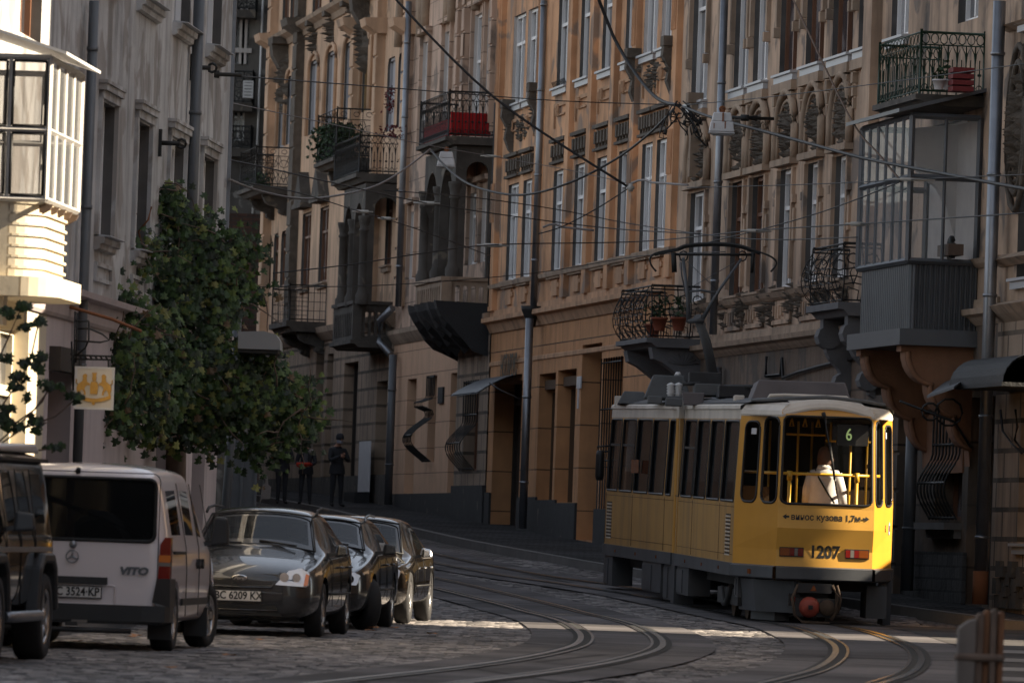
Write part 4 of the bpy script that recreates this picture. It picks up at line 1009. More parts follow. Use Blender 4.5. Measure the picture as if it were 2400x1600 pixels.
# stone balustrade balcony with dark canopy under it
def stone_balcony(b, near, far, wall, ytop, yslab, ybot, m='sooty_stone'):
    d = balcony(b, FR, far, near, wall, yslab, ybot, None, ms=m)
    u0,u1,p,z0,zt = d['u0'],d['u1'],d['p'],d['z0'],d['zt']; mb = MB()
    fs = lambda a, v, o: f(u1+o, v, a)
    H = zt-z0
    n = 4; hs = []
    a0, a1 = .12, p-.25
    for k in range(n): a = a0+(a1-a0)*k/n+.03; c = a0+(a1-a0)*(k+1)/n-.04; hs.append((a, c, z0+.12*H, z0+.8*H, (c-a)/2, 0))
    sheet(mb, fs, 0, p, z0, zt, hs, .12, 0, 0)
    n = int((u1-u0)/.45); hs = []
    for k in range(n): a = u0+.3+(u1-u0-.7)*k/n; hs.append((a, a+.26, z0+.12*H, z0+.8*H, .13, 0))
    sheet(mb, f, u0, u1, z0, zt, hs, .12, 0, 0, o=p)
    fbox(mb, f, u0-.05, u1+.06, zt, zt+.09, p-.16, p+.06); fbox(mb, f, u1-.12, u1+.06, zt+.001, zt+.089, 0, p-.17)
    fbox(mb, f, u1-.2, u1+.05, z0+.001, zt+.0, p-.2, p+.04)
    mb.build('balustrade', M[m], d['slab']); return d
sb = stone_balcony(b, (1039,656), (975,675), (1150,645), 0, 712, 722, 'trim_stone')
mb = MB(); N = 12; R_ = random.Random(4); u0,u1,p,zb = sb['u0']-.25, sb['u1']+.2, sb['p'], sb['z0']+.05
grid = []
for i in range(N+1):
    row = []
    for j in range(7):
        t = j/6; o = (p+.16+.05*math.sin(i*2.3))*(1-.7*t**1.7); v = zb-1.1*t+.12*math.sin(i*1.9+j)*t+.06*R_.random()
        row.append(f(u0+(u1-u0)*i/N, v, o))
    grid.append(row)
for i in range(N):
    for j in range(6): mb.face([grid[i][j], grid[i+1][j], grid[i+1][j+1], grid[i][j+1]])
for i in (0, N): mb.face([f(u0+(u1-u0)*i/N, zb, 0)]+grid[i]+[f(u0+(u1-u0)*i/N, zb-1.25, 0)])
mb.build('tarred_canopy', M['black_canopy'], sb['slab'], merge=False)
# ---------------------------------------------------------------- B5 beige house
b = building('beige_corner_house', 'pale beige far house with tall arched windows, carved heads and rusticated ground floor', 'building', f((uB5a+uB4a)/2, 0, 0))
zb_ = Z(FR,660,345); zhd = Z(FR,660,188)
ar = [hole(*p, zb_, zhd+hh, .3) for p, hh in (((654,669,260),0),((672,687,260),0),((724,745,250),.1),((764,786,230),.1),((806,828,220),.1),((849,866,200),0),((873,887,190),0))]
ar2 = [hole(*p, zb_-.8, Z(FR,918,135), .3) for p in ((907,925,210),(932,950,200))]
top = [(h[0],h[1],Z(FR,720,62)+.3,Z(FR,720,62)+2.6,0,0) for h in ar+ar2]
z1s = Z(FR,716,672); z1h = Z(FR,716,500)
lowr = [hole(*p, z1s, z1h) for p in ((707,727,590),(748,768,580),(822,832,560),(903,918,560))]
tri = [hole(*p, z1s+.2, Z(FR,645,548), .3) for p in ((624,636,600),(641,652,600),(658,670,600))]
zg5 = Z(FR,720,790)
mb = MB(); sheet(mb, f, uB5a, uB4a, zg5, TOP['B5'], ar+ar2+top+lowr+tri, .15, 0, 1); mb.build('wall', [M['beige_plaster'], M['shaded_reveal']], b)
for i, h in enumerate(ar+ar2):
    window(b, f, h, .14, 'tan_board' if i in (5,6) else 'blind_board', 'tan_board' if i in (5,6) else 'blind_board', mull=0, trans=0)
for h in top: window(b, f, h, .15, 'brown_frame')
for h in lowr: window(b, f, h, .15, 'brown_frame', sill='trim_stone')
for h in tri: window(b, f, h, .15, 'brown_frame', mull=0)
for i, h in enumerate(ar):
    c = (h[0]+h[1])/2; w = (h[1]-h[0])/2+.15; mb = MB(); zz = h[3]-.3
    mb.tube([f(c-w, h[2], .04)]+[f(c-w*math.cos(a), zz+.5*math.sin(a), .04) for a in [math.pi*k/8 for k in range(9)]]+[f(c+w, h[2], .04)], .06, 5)
    mb.build('arched_surround', M['beige_plaster'], b)
    if i in (2,3,4):
        mb = MB(); relief(mb, f, c, h[3]+.55, .8, .9, 24, .1, .3, seed=i+70); fbox(mb, f, c-.3, c+.3, h[3]+.95, h[3]+1.1, 0, .3); mb.build('carved_head', M['carved_stone'], b)
for px, py in ((672,150),(862,45)):
    u, z = FR.uz(px, py); mb = MB(); fbox(mb, f, u-.7, u+.6, z+.55, z+.75, 0, .5); poly = [(0,.55),(.5,.55),(.45,.2),(.2,-.2),(.12,-.8),(0,-1)]
    mb.prism(poly, lambda o,v: f(u+.35,z+v,o), lambda o,v: f(u-.35,z+v,o)); relief(mb, f, u, z-.5, 1.0, 2.0, 60, .1, .35, seed=int(px)); mb.build('carved_bracket', M['carved_stone'], b)
for px, wd in ((640,.8),(703,1.0),(838,.8),(893,.6),(960,.5)):
    u = U(FR,px,300); mb = MB(); z = zg5+.3; fbox(mb, f, u-wd/2, u+wd/2, zg5+.3, 22, 0, .2)
    k = 0
    while z < 20: fbox(mb, f, u-wd/2-.01, u+wd/2+.01, z, z+.68, .2, .24); z += .75
    zc = Z(FR,px,60 if px > 700 else 95); 
    moulding(mb, f, u-wd/2-.3, u+wd/2+.3, [(zc-.3,.2),(zc-.1,.55),(zc+.1,.6),(zc+.12,.0)])
    mb.build('pilaster', M['beige_plaster' if px != 703 else 'carved_stone'], b)
zc = Z(FR,720,62); mb = MB(); moulding(mb, f, uB5a, uB4a, [(zc-.25,.05),(zc-.1,.12),(zc,.3),(zc+.1,.34),(zc+.14,.0)]); mb.mark(); moulding(mb, f, uB5a, uB4a, [(zg5-.2,.05),(zg5,.25),(zg5+.15,.3),(zg5+.18,0)]); mb.build('string_cornice', M['trim_stone'], b)
mb = MB()
for h in lowr[:2]:          # pedimented heads
    c = (h[0]+h[1])/2; w = 1.0; zz = h[3]+.25; mb.mark()
    mb.prism([(c-w,zz),(c+w,zz),(c,zz+.9)], lambda u,v: f(u,v,.3), lambda u,v: f(u,v,0)); fbox(mb, f, c-w-.1, c+w+.1, zz-.14, zz-.01, 0, .34)
mb.build('pediment', M['sooty_stone'], b)
# rusticated ground floor with doors
g5 = [(U(FR,736,1000), U(FR,754,1000), 1.5, Z(FR,745,822), 0, 0), (U(FR,762,1000), U(FR,776,1000), 1.5, Z(FR,768,830), 0, 0), (U(FR,802,1000), U(FR,835,1000), 1.35, Z(FR,815,850), 0, 0), (U(FR,880,1000), U(FR,905,1000), 1.2, Z(FR,892,893), 0, 0)]
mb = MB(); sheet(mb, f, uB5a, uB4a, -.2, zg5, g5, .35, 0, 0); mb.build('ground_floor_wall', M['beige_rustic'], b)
for i, h in enumerate(g5):
    m = 'shutter' if i == 3 else 'door_dark'
    mb = MB(); mb.face([f(h[0],h[2],-.33), f(h[1],h[2],-.33), f(h[1],h[3],-.33), f(h[0],h[3],-.33)], 0, [(h[0],h[2]),(h[1],h[2]),(h[1],h[3]),(h[0],h[3])])
    if i < 3: fbox(mb, f, h[0]+.2, h[0]+.3, h[2], h[3], -.33, -.25)
    mb.build('roller_shutter' if i == 3 else 'door', M[m], b)
mb = MB(); fbox(mb, f, uB5a, uB4a-.01, -.2, gz(205)+.75, 0, .06); mb.build('plinth', M['sooty_stone'], b)
body(b, uB5a, uB4a, TOP['B5'])
# its balconies
b1 = balcony(b, FR, (747,269), (791.5,254), (881,257), 366, 384, 'scroll')
console(b1['slab'], f, b1['u0']+.3, b1['u1']-.2, b1['zb'], b1['zb']-.75, b1['p']*.75, 'sooty_stone', .35, 2, 'balcony_console')
b2 = balcony(b, FR, (786,352), (844.5,317), (942,317), 404, 424, 'gothic')
b3 = balcony(b, FR, (566,352), (602,344), (680,345), 433, 452, 'scroll')
console(b3['slab'], f, b3['u0']+.3, b3['u1']-.2, b3['zb'], b3['zb']-.6, b3['p']*.75, 'sooty_stone', .4, 2, 'balcony_console')
b4 = balcony(b, FR, (640,680), (680,667), (766,674), 751, 775, 'grid')
console(b4['slab'], f, b4['u0']+.3, b4['u1']-.2, b4['zb'], b4['zb']-.6, b4['p']*.75, 'sooty_stone', .4, 2, 'balcony_console')
b5 = stone_balcony(b, (831,712), (782,730), (921,712), 0, 795, 812)
loggia(b, FR, 850, 800, 935, 432, 712)
# ---------------------------------------------------------------- things lying on balconies
mb = MB(); u0,u1,p,z0,zt = ba['u0'],ba['u1'],ba['p'],ba['z0'],ba['zt']
def drape(mb, A, B, zt, zb, nrm, amp=.03, n=16):
    A, B, nrm = Vector(A), Vector(B), Vector(nrm)
    for i in range(n):
        for a, c in ((0,.5),(.5,1)):
            P = []
            for (k, t) in ((i,a),(i+1,a),(i+1,c),(i,c)):
                q = A+(B-A)*k/n; q = q+nrm*amp*math.sin(k*2.1)*(1+t); q.z = zt+(zb-zt)*t; P.append(q)
            mb.face(P, 0, None, True)
drape(mb, f(u1-.07,0,p-.05), f(u1-.07,0,.12), zt-.48, z0+.03, dU); drape(mb, f(u0+.3,0,p-.06), f(u1-.12,0,p-.06), zt-.62, z0+.03, dN, .02, 26)
tag(mb.build('red_cloth', M['red_cloth']), 'bright red cloth screening the inside of the iron balcony railing', 'cloth')
def pot(x, y, o, label, r=.16, h=.28, m='terracotta', F=FR):
    u, z = F.uz(x, y, o); e = empty('flower_pot', f(u, z, o), label, 'flower pot', 'pots on the balconies')
    mb = MB(); mb.lathe([(r*.65,0),(r,h*.85),(r*1.1,h*.85),(r*1.1,h),(r*.9,h),(r*.8,h*.8),(0,h*.8)], lambda a,c,d: Vector(f(u+a, z+d, o+c)), 10); mb.build('pot', M[m], e)
    return e, u, z+h, o
dm('leaf_dark', (.02,.045,.015), .8, var=.5, scale=8); dm('leaf_red', (.10,.012,.02), .8, var=.4, scale=8)
def tuft(e, u, z, o, r, h, n, m, seed, name='foliage', s=.05):
    R = random.Random(seed); mb = MB()
    for i in range(n):
        a = R.random()*6.28; q = R.random(); uu = u+r*math.cos(a)*q; oo = o+r*math.sin(a)*q; zz = z+h*R.random()
        d = Vector((R.uniform(-1,1), R.uniform(-1,1), R.uniform(-.6,1))).normalized()*s; d2 = d.cross(Vector((R.uniform(-1,1), R.uniform(-1,1), R.uniform(-1,1)))).normalized()*s*.6
        c = Vector(f(uu,zz,oo)); mb.face([c-d, c+d2, c+d, c-d2])
    mb.build(name, M[m], e, merge=False)
for i, (x, y, o, lab) in enumerate(((1590,775,.7,'terracotta pot behind the bellied grille nearest the tram pole'),(1545,775,.9,'terracotta pot in the outer corner of the bellied balcony above the tram'),(1530,790,.5,'terracotta pot at the far end of the bellied balcony above the tram'))):
    e, u, z, oo = pot(x, y, o, lab, .15, .26); tuft(e, u, z, oo, .2, .4, 60, 'leaf_dark', i)
e, u, z, oo = pot(2200, 210, .8, 'small white pot on the green balcony, left of its pair', .1, .16, 'white_board'); tuft(e,u,z,oo,.1,.2,24,'leaf_dark',11)
e, u, z, oo = pot(2218, 210, .65, 'small white pot on the green balcony beside the red crate', .1, .16, 'white_board'); tuft(e,u,z,oo,.1,.3,24,'leaf_dark',12)
u, z = FR.uz(2250, 218, .5); mb = MB()
for k in range(4): fbox(mb, f, u-.2, u+.2, z+.02+k*.1, z+.095+k*.1, .32, .66)
tag(mb.build('crate', M['crate_red']), 'dark red plastic crate standing on the green balcony', 'crate')
# balcony plants
e = empty('balcony_plant', f(b1['u1']-.5, b1['z0'], b1['p']-.3), 'dark trailing shrub filling the far scrolled balcony', 'plant')
R = random.Random(5)
for k in range(7): tuft(e, b1['u0']+.3+k*(b1['u1']-b1['u0'])/8, b1['z0']+.05, b1['p']-.15-.1*(k%3), .5, .9, 260, 'leaf_dark', 20+k, s=.07)
e = empty('balcony_plant', f(b2['u1']-.3, b2['z0'], .6), 'dark red creeper climbing from the pointed-arch balcony', 'plant')
u, z = FR.uz(915,300,.05); mb = MB(); mb.tube([f(u,z-.4,.3), f(u+.1,z+.1,.15), f(u-.1,z+.7,.08), f(u+.05,z+1.1,.05)], .015, 4); mb.build('stem', M['cable'], e)
u, z = FR.uz(917,240,.08); tuft(e, u, z-.3, .1, .28, .65, 90, 'leaf_red', 31)
u, z = FR.uz(920,308,.5); tuft(e, u, z-.15, .5, .45, .3, 80, 'leaf_red', 32); 
e = empty('balcony_plant', f(b3['u1']-.3, b3['z0'], .6), 'dark potted greenery in the farthest scrolled balcony', 'plant')
for k in range(4): tuft(e, b3['u0']+.5+k*(b3['u1']-b3['u0'])/5, b3['z0']+.05, b3['p']-.3, .35, .4, 80, 'leaf_dark', 40+k, s=.06)
mb = MB(); u1b = u1
u, z = FR.uz(2215,600,.5); fbox(mb, f, u-.4, u+.5, z, z+.18, .3, .55); tag(mb.build('wooden_box', M['wood_worn']), 'low wooden box on the sill inside the glazed bay', 'box')
mb = MB(); u, z = FR.uz(2222,588,.5); mb.tube([f(u+.16*math.cos(a), z+.16*math.sin(a)+.05, .45) for a in [math.pi*k/8 for k in range(9)]], .045, 6); mb.tube([f(u-.16,z+.05,.45), f(u-.14,z-.12,.45)], .04, 6); mb.tube([f(u+.16,z+.05,.45), f(u+.14,z-.12,.45)], .04, 6)
tag(mb.build('headphones', M['iron']), 'black hooped headphones resting on the wooden box in the glazed bay', 'headphones')
# white board leaning at the far door
u, z = FR.uz(825, 1165, .5); mb = MB(); fbox(mb, f, u-1.0, u+1.3, gz(Yof(u))+.4, gz(Yof(u))+1.72, .2, .24); tag(mb.build('white_board', M['white_board']), 'tall white board leaning on the wall behind the person in the cap', 'board')
mb = MB(); fbox(mb, f, u-1.0, u+1.3, gz(Yof(u))+.02, gz(Yof(u))+.38, .2, .6); tag(mb.build('black_trough', M['black_canopy']), 'low black trough under the white board', 'trough')
# ---------------------------------------------------------------- far dark house closing the street
XB = lambda x, y=300: at(x, y, 243)[0]
fb = lambda u, z, o=0.0: (u, 243-o, z)
b = building('far_dark_house', 'dark far house with black balconies, white columned window and bare brick below', 'building', fb(XB(575), 2, 0))
xa, xc = -13.0, 2.0
xr_ = XB(590)
hs = [(XB(542), XB(572), at(560,330,243)[2], at(560,255,243)[2]+.0, 0, 0), (XB(545), XB(576), at(560,150,243)[2], at(560,20,243)[2], 0, 0)]
zbr = at(560,500,243)[2]
mb = MB(); sheet(mb, fb, xa, xc, zbr, 26, hs, .5, 0, 0); mb.build('wall', M['dark_plaster'], b)
mb = MB(); sheet(mb, fb, xa, xc, -.5, zbr, [], .3, 0, 0, o=.03); mb.build('brick_wall', M['dark_brick'], b)
for h in hs: window(b, fb, h, .45, 'white_frame')
mb = MB(); h = hs[1]
for u in (h[0]+.12, h[1]-.22): fbox(mb, fb, u, u+.16, h[2], h[3], -.1, .06)
fbox(mb, fb, h[0]-.05, h[1]+.1, h[2]+.35, h[2]+.5, .0, .1); mb.build('white_column', M['white_reveal'], b)
for (yt, ybm, k) in ((172,246,0),(300,352,1),(-10,28,2)):
    mb = MB(); zt0, zb0 = at(560,yt,243)[2], at(560,ybm,243)[2]; fbox(mb, fb, XB(528), XB(592), zb0-.25, zb0, 0, 1.1); s_ = mb.build('balcony', M['sooty_stone'], b)
    mb = MB(); railing_panel(mb, lambda s, v: fb(XB(528)+s, zb0+v, 1.05), XB(592)-XB(528), zt0-zb0, 'scroll', .014); railing_panel(mb, lambda s, v: fb(XB(592), zb0+v, s), 1.05, zt0-zb0, 'bars', .014); mb.build('railing', M['iron'], s_, merge=False)
mb = MB(); mb.face([(xa,243,26),(xc,243,26),(xc,252,29),(xa,252,29)]); mb.build('roof', M['rust'], b)
mb = MB(); mb.face([(xa,243.02,-1),(xa,256,-1),(xa,256,26),(xa,243.02,26)]); mb.face([(xc,243.02,-1),(xc,256,-1),(xc,256,26),(xc,243.02,26)]); mb.build('side_wall', M['dark_plaster'], b)
mb = MB(); downz = MB(); downz.tube([fb(XB(612,200),26,.1), fb(XB(608,200),12.5,.1), fb(XB(603,200),zbr,.1)], .04, 5); downz.build('cable_conduit', M['white_frame'], b)
mb = MB(); p0 = at(582,210,241.5); mb.box((p0.x-.16,241.2,p0.z-.28),(p0.x+.16,241.9,p0.z+.26)); e = mb.build('air_conditioner', M['lamp_white'])
tag(e, 'small white air conditioning unit hung under the far black balcony', 'air conditioner')
mb = MB(); pass
for k in range(5): mb.tube([(p0.x-.12,241.17,p0.z-.2+.1*k),(p0.x+.12,241.17,p0.z-.2+.1*k)], .01, 3)
mb.build('fan_grille', M['iron'], e)

mb = MB(); mb.box((-6.9,229.6,-1),(12,242.9,26)); mb.build('hidden_sun_blocker', M['dark_plaster'], b)  # added block hidden behind the row, keeps sun off the far house
FF = Facade(-5.3, 123, .044, -1)      # houses carrying on along the left side, behind the vine
for (ya, yb, m_, lab, zt9) in ((122.5,158,'beige_plaster','far left house hidden behind the vine, nearer of two',4.6),(158.1,231,'brown_plaster','far left house hidden behind the vine, farther of two',5.6)):
    b = building('unseen_house', lab, 'building', (-8, (ya+yb)/2, gz(ya))); ff = FF.P; u0, u1 = 240-yb, 240-ya; hs = []
    for k in range(1):
        for i in range(int((u1-u0)/3.2)): a = u0+1+3.2*i; hs.append((a, a+1.1, 2.2, 3.8, 0, 0))
    mb = MB(); sheet(mb, ff, u0, u1, -1, zt9, hs, .15, 0, 0); mb.build('wall', M[m_], b)
    for h in hs: window(b, ff, h, .14)
    mb = MB(); q = [ff(u0,-1,-.2), ff(u1,-1,-.2)]; 
    for (x, y) in ((u0,-.2),(u1,-.2)): mb.face([ff(x,-1,-.01), ff(x,-1,-10), ff(x,zt9,-10), ff(x,zt9,-.01)])
    mb.build('side_wall', M[m_], b)
    mb = MB(); mb.face([ff(u0,zt9,.3), ff(u1,zt9,.3), ff(u1,zt9+3,-5), ff(u0,zt9+3,-5)]); mb.face([ff(u0,zt9,-10), ff(u1,zt9,-10), ff(u1,zt9+3,-5), ff(u0,zt9+3,-5)]); mb.build('roof', M['rust'], b)
# ================================================================= LEFT HOUSE
g_ = FL.P
LU = lambda x, y, o=0: FL.uz(x, y, o)[0]
LZ = lambda x, y, o=0: FL.uz(x, y, o)[1]
ucor = LU(533, 400); unear = 240-66
b = building('grey_corner_house', 'grey streaked plaster house on the left with pink ground floor and a glazed corner balcony', 'building', g_((ucor+unear)/2, 0, 0))
zled = LZ(200, 700)
def lh(xl, xr, ym, zs, zh):      # xl nearer edge, xr farther edge in the picture
    return (LU(xr, ym), LU(xl, ym), zs, zh, 0, 0)
s1 = LZ(245, 558); t1 = LZ(245, 240)
R1 = [lh(x0, x1, y, s1, t1) for x0, x1, y in ((229,264,400),(314,346,420),(392,428,440),(469,500,450))]
s2 = LZ(430, 66)
R2 = [lh(x0, x1, y, s2, s2+2.4) for x0, x1, y in ((240,275,-80),(322,366,10),(407,445,40),(484,518,80))]
w0 = lh(70, 97, 50, t1+1.3-.0, t1+3.5)
w0 = (w0[0], w0[1]+.9, LZ(85,97)-.0, LZ(85,97)+2.2, 0, 0)
bdoor = (240-82.0, 240-79.6, LZ(60,640)+.1, LZ(60,130)-.1, 0, 0)
mb = MB(); sheet(mb, g_, ucor, unear, zled, 15, R1+R2+[bdoor, w0], .22, 0, 1); mb.build('wall', [M['grey_plaster'], M['shaded_reveal']], b)
for h in R1:
    window(b, g_, h, .2, 'white_frame', sill=None)
    mb = MB()
    for (x0,x1,y0,y1,oo) in ((h[0]-.16,h[0]-.02,h[2],h[3]+.12,.05),(h[1]+.02,h[1]+.16,h[2],h[3]+.12,.05),(h[0]-.2,h[1]+.2,h[3]+.121,h[3]+.2,.1),(h[0]-.16,h[1]+.16,h[3]+.02,h[3]+.119,.06),(h[0]-.22,h[1]+.22,h[3]+.201,h[3]+.245,.12)): fbox(mb, g_, x0, x1, y0, y1, 0, oo)
    mb.build('window_surround', M['grey_plaster'], b)
for h in R2+[w0]:
    window(b, g_, h, .2, 'white_frame' if h is not w0 else 'brown_frame', mull=1)
for h in R1+R2:
    mb = MB(); moulding(mb, g_, h[0]-.14, h[1]+.14, [(h[2]-.19,.02),(h[2]-.17,.07),(h[2]-.11,.08),(h[2]-.1,.12),(h[2]-.03,.13),(h[2]-.02,0)]); mb.build('window_sill', M['grey_plaster'], b)
    mb = MB(); mb.hexa([g_(h[0]-.05,h[2]-.02,-.18), g_(h[1]+.05,h[2]-.02,-.18), g_(h[1]+.05,h[2]-.02,.2), g_(h[0]-.05,h[2]-.02,.2), g_(h[0]-.05,h[2]+.03,-.18), g_(h[1]+.05,h[2]+.03,-.18), g_(h[1]+.05,h[2]-.01,.2), g_(h[0]-.05,h[2]-.01,.2)]); mb.build('sill_flashing', M['sill_metal'], b)
mb = MB()
for h in R1: 
    mb.mark()
    for (x0,x1,y0,y1) in ((h[0]-.05,h[1]+.05,zled+.25,zled+.3),(h[0]-.05,h[1]+.05,s1-.38,s1-.33),(h[0]-.05,h[0],zled+.3,s1-.38),(h[1],h[1]+.05,zled+.3,s1-.38)): fbox(mb, g_, x0, x1, y0, y1, 0, .04)
mb.build('apron_panel', M['grey_plaster'], b)
window(b, g_, bdoor, .2, 'white_frame', name='balcony_door')
# ground floor
gd1 = (LU(166,950), LU(112,950), -1.0+.14, LZ(140,868), 0, 0)
gd2 = (240-103.4, 240-101.8, gz(102)+.14, gz(102)+2.6, 0, 0); gd3 = (240-108.4, 240-106.6, gz(107)+.14, gz(107)+2.7, 0, 0)
sw = (240-87.6, 240-80.5, gz(84)+.95, zled-.5, 0, 0)
mb = MB(); sheet(mb, g_, ucor, LU(112,950)+.4, -1.6, zled, [gd1,gd2,gd3], .3, 0, 0); mb.build('ground_floor_wall', M['pink_paint'], b)
mb = MB(); sheet(mb, g_, LU(112,950)+.4, unear, -1.6, zled, [sw], .3, 0, 0); mb.build('shop_wall', M['cream_paint'], b)
for h in (gd1,gd2,gd3):
    mb = MB(); mb.face([g_(h[0],h[2],-.28), g_(h[1],h[2],-.28), g_(h[1],h[3],-.28), g_(h[0],h[3],-.28)], 0, [(h[0],h[2]),(h[1],h[2]),(h[1],h[3]),(h[0],h[3])]); mb.build('door', M['shutter' if h is gd1 else 'door_dark'], b)
window(b, g_, sw, .25, 'cream_paint', mull=4, trans=.7, fw=.12)
mb = MB(); fbox(mb, g_, gd1[0]-.1, gd1[1]+.05, gd1[3]-.02, gd1[3]+.26, .0, .14); mb.build('shutter_box', M['door_dark'], b)
mb = MB(); moulding(mb, g_, ucor-.05, unear, [(zled-.32,.03),(zled-.28,.06),(zled-.06,.09),(zled-.04,.24),(zled+.03,.26),(zled+.06,0)]); mb.build('string_cornice', M['pink_paint'], b)
mb = MB(); fbox(mb, g_, ucor, unear, 14.6, 15.2, -.02, .4); mb.build('eaves_cornice', M['grey_plaster'], b)
# gable side at the far corner and roof
mb = MB(); q = lambda o: Vector(g_(ucor, 0, -o))
mb.face([g_(ucor,-1.5,0), g_(ucor,-1.5,-12), g_(ucor,15,-12), g_(ucor,15,0)]); mb.face([g_(unear,-1.5,0), g_(unear,-1.5,-12), g_(unear,15,-12), g_(unear,15,0)]); mb.build('side_wall', M['grey_plaster'], b)
mb = MB(); mb.face([g_(ucor,15.2,.3), g_(unear,15.2,.3), g_(unear,17.5,-6), g_(ucor,17.5,-6)]); mb.face([g_(ucor,15.2,-12), g_(unear,15.2,-12), g_(unear,17.5,-6), g_(ucor,17.5,-6)]); mb.build('roof', M['rust'], b)
downpipe(b, FL, 217, 0, 186, 1060, .12, .06, m='steel_grey', zlo=gz(96)+.15); downpipe(b, FL, 469, 0, 445, 560, .12, .075, m='steel_grey', zlo=zled)
mb = MB(); fbox(mb, g_, ucor-.02, ucor+.04, zled, 15, -.1, .05); mb.build('corner_bead', M['zinc'], b)
# ---- glazed corner balcony
P_ = 1.22
un = 240-78.9; uf = LU(187, 330, P_)
zt = LZ(112, 132, P_); zmid = LZ(110, 304, P_); zb = LZ(103, 466, P_)
uc = LU(113, 300, P_)
print('left bay', un, uc, uf, zt, zmid, zb)
un = uc
g = MB()
def lbar(a, c, s): g.tube([g_(*a), g_(*c)], s, 4, smooth=False)
for (ua, oa, ub, ob, n) in ((uf,P_,un,P_,4),(un,P_,un,.0,3),(uf,P_,uf,0,3)):
    for zz in (zt, zmid, zb): lbar((ua,zz,oa), (ub,zz,ob), .032)
    for i in range(n+1):
        t = i/n; a = ua+(ub-ua)*t; o = oa+(ob-oa)*t; lbar((a,zb,o), (a,zt,o), .032 if i in (0,n) else .02)
dm('balcony_frame', (.46,.45,.43), .55, var=.3, scale=6); bay = g.build('glazed_balcony', M['balcony_frame'], b)
g = MB()
for i in range(3):      # dark gaskets of the end windows
    a0, a1 = P_*i/3+.035, P_*(i+1)/3-.035
    for z0, z1 in ((zb+.04,zmid-.04),(zmid+.04,zt-.04)):
        for q1_, q2_ in (((a0,z0),(a1,z0)),((a1,z0),(a1,z1)),((a1,z1),(a0,z1)),((a0,z1),(a0,z0))): g.tube([g_(un+.012,q1_[1],q1_[0]), g_(un+.012,q2_[1],q2_[0])], .014, 4)
g.build('window_gasket', M['ink'], bay)
g = MB()
g.face([g_(uf,zb,P_), g_(un,zb,P_), g_(un,zt,P_), g_(uf,zt,P_)]); g.face([g_(un,zb,P_), g_(un,zb,0.02), g_(un,zt,0.02), g_(un,zt,P_)]); g.face([g_(uf,zb,P_), g_(uf,zb,0.02), g_(uf,zt,0.02), g_(uf,zt,P_)])
g.build('balcony_pane', M['bay_glass'], bay)
g = MB(); g.hexa([g_(uf-.15,zt+.03,P_+.18), g_(un+.15,zt+.03,P_+.18), g_(un+.15,zt+.45,0), g_(uf-.15,zt+.45,0), g_(uf-.15,zt+.06,P_+.18), g_(un+.15,zt+.06,P_+.18), g_(un+.15,zt+.48,0), g_(uf-.15,zt+.48,0)]); g.build('balcony_roof', M['lamp_white'], bay)
g = MB()
for k in range(5): g.mark(); u = uf+.25+(un-uf-.5)*k/4; g.prism([(.85,zb-.04),(P_+.05,zb-.04),(P_+.02,zb-.1),(.85,zb-.32)], lambda o,z: g_(u+.03,z,o), lambda o,z: g_(u-.03,z,o))
g.build('support_bracket', M['wood_worn'], bay)
# rounded tiled parapet: bands, curving back at the far end
zp = LZ(60, 652, 1.0); Pp = LU  # parapet bottom
zp = at(60, 652, 79.5)[2]; nb = 7
def para(a, z, grow=0):    # a 0..1 along the curve, from the near return to the far rounded corner
    L0, L1, RR = un+.0, uf+.25, .55; Q = []
    return Q
curve = [(un-.05, 0.0),(un-.05, .85)]
for k in range(7): t = math.pi/2*k/6; curve.append((un-.05-.35*(1-math.cos(t)), .83+.35*math.sin(t)))
curve.append((uf+.75, 1.18))
for k in range(1, 9): t = math.pi/2*k/8; curve.append((uf+.75-.65*math.sin(t), 1.18-1.18*(1-math.cos(t))*.98))
g = MB()
for j in range(nb):
    z0, z1 = zp+(zb-zp-.02)*j/nb, zp+(zb-zp-.02)*(j+1)/nb
    for (za, zc, gr) in ((z0, z1-.025, .0),(z1-.025, z1, .03)):
        for (ua, oa), (ub, ob) in zip(curve, curve[1:]):
            g.face([g_(ua,za,oa+gr), g_(ub,za,ob+gr), g_(ub,zc,ob+gr), g_(ua,zc,oa+gr)], 0, [(ua+oa,za),(ub+ob,za),(ub+ob,zc),(ua+oa,zc)])
        if gr:
            for zz in (za, zc):
                for (ua, oa), (ub, ob) in zip(curve, curve[1:]): g.face([g_(ua,zz,oa+gr), g_(ub,zz,ob+gr), g_(ub,zz,ob-.02), g_(ua,zz,oa-.02)])
g.build('tiled_parapet', M['cream_paint'], b, merge=False)
g = MB(); c2 = [(u+(.1 if u > un-.5 else -.05), o*1.12+(.05 if o > .01 else 0)) for u, o in curve]
top = [g_(u,zp,o) for u,o in c2]; bot = [g_(u,zp-.2,o) for u,o in c2]
g.face(top); g.face(bot[::-1])
for i in range(len(c2)): j = (i+1)%len(c2); g.face([bot[i], bot[j], top[j], top[i]])
g.build('balcony_slab', M['cream_paint'], b)
g = MB(); fbox(g, g_, uf+.6, uf+.9, zp-.5, zp-.2, 0, .8); g.mark(); fbox(g, g_, un-.5, un-.2, zp-.5, zp-.2, 0, .8); g.build('slab_bracket', M['cream_paint'], b)
body_ = None
# cable anchors on the wall
for x, y in ((372,335),(446,158)):
    u, z = FL.uz(x, y); mb = MB(); fbox(mb, g_, u-.05, u+.05, z-.18, z+.18, 0, .04); mb.tube([g_(u,z,.02), g_(u,z,.28)], .035, 6); mb.tube([g_(u,z,.2+.08*math.cos(a)) if 0 else Vector(g_(u,z,.3))+Vector((.06*math.cos(a),0,.06*math.sin(a))) for a in [k*math.pi/4 for k in range(8)]], .02, 5, closed=True)
    mb.build('wall_hook', M['iron'], b)
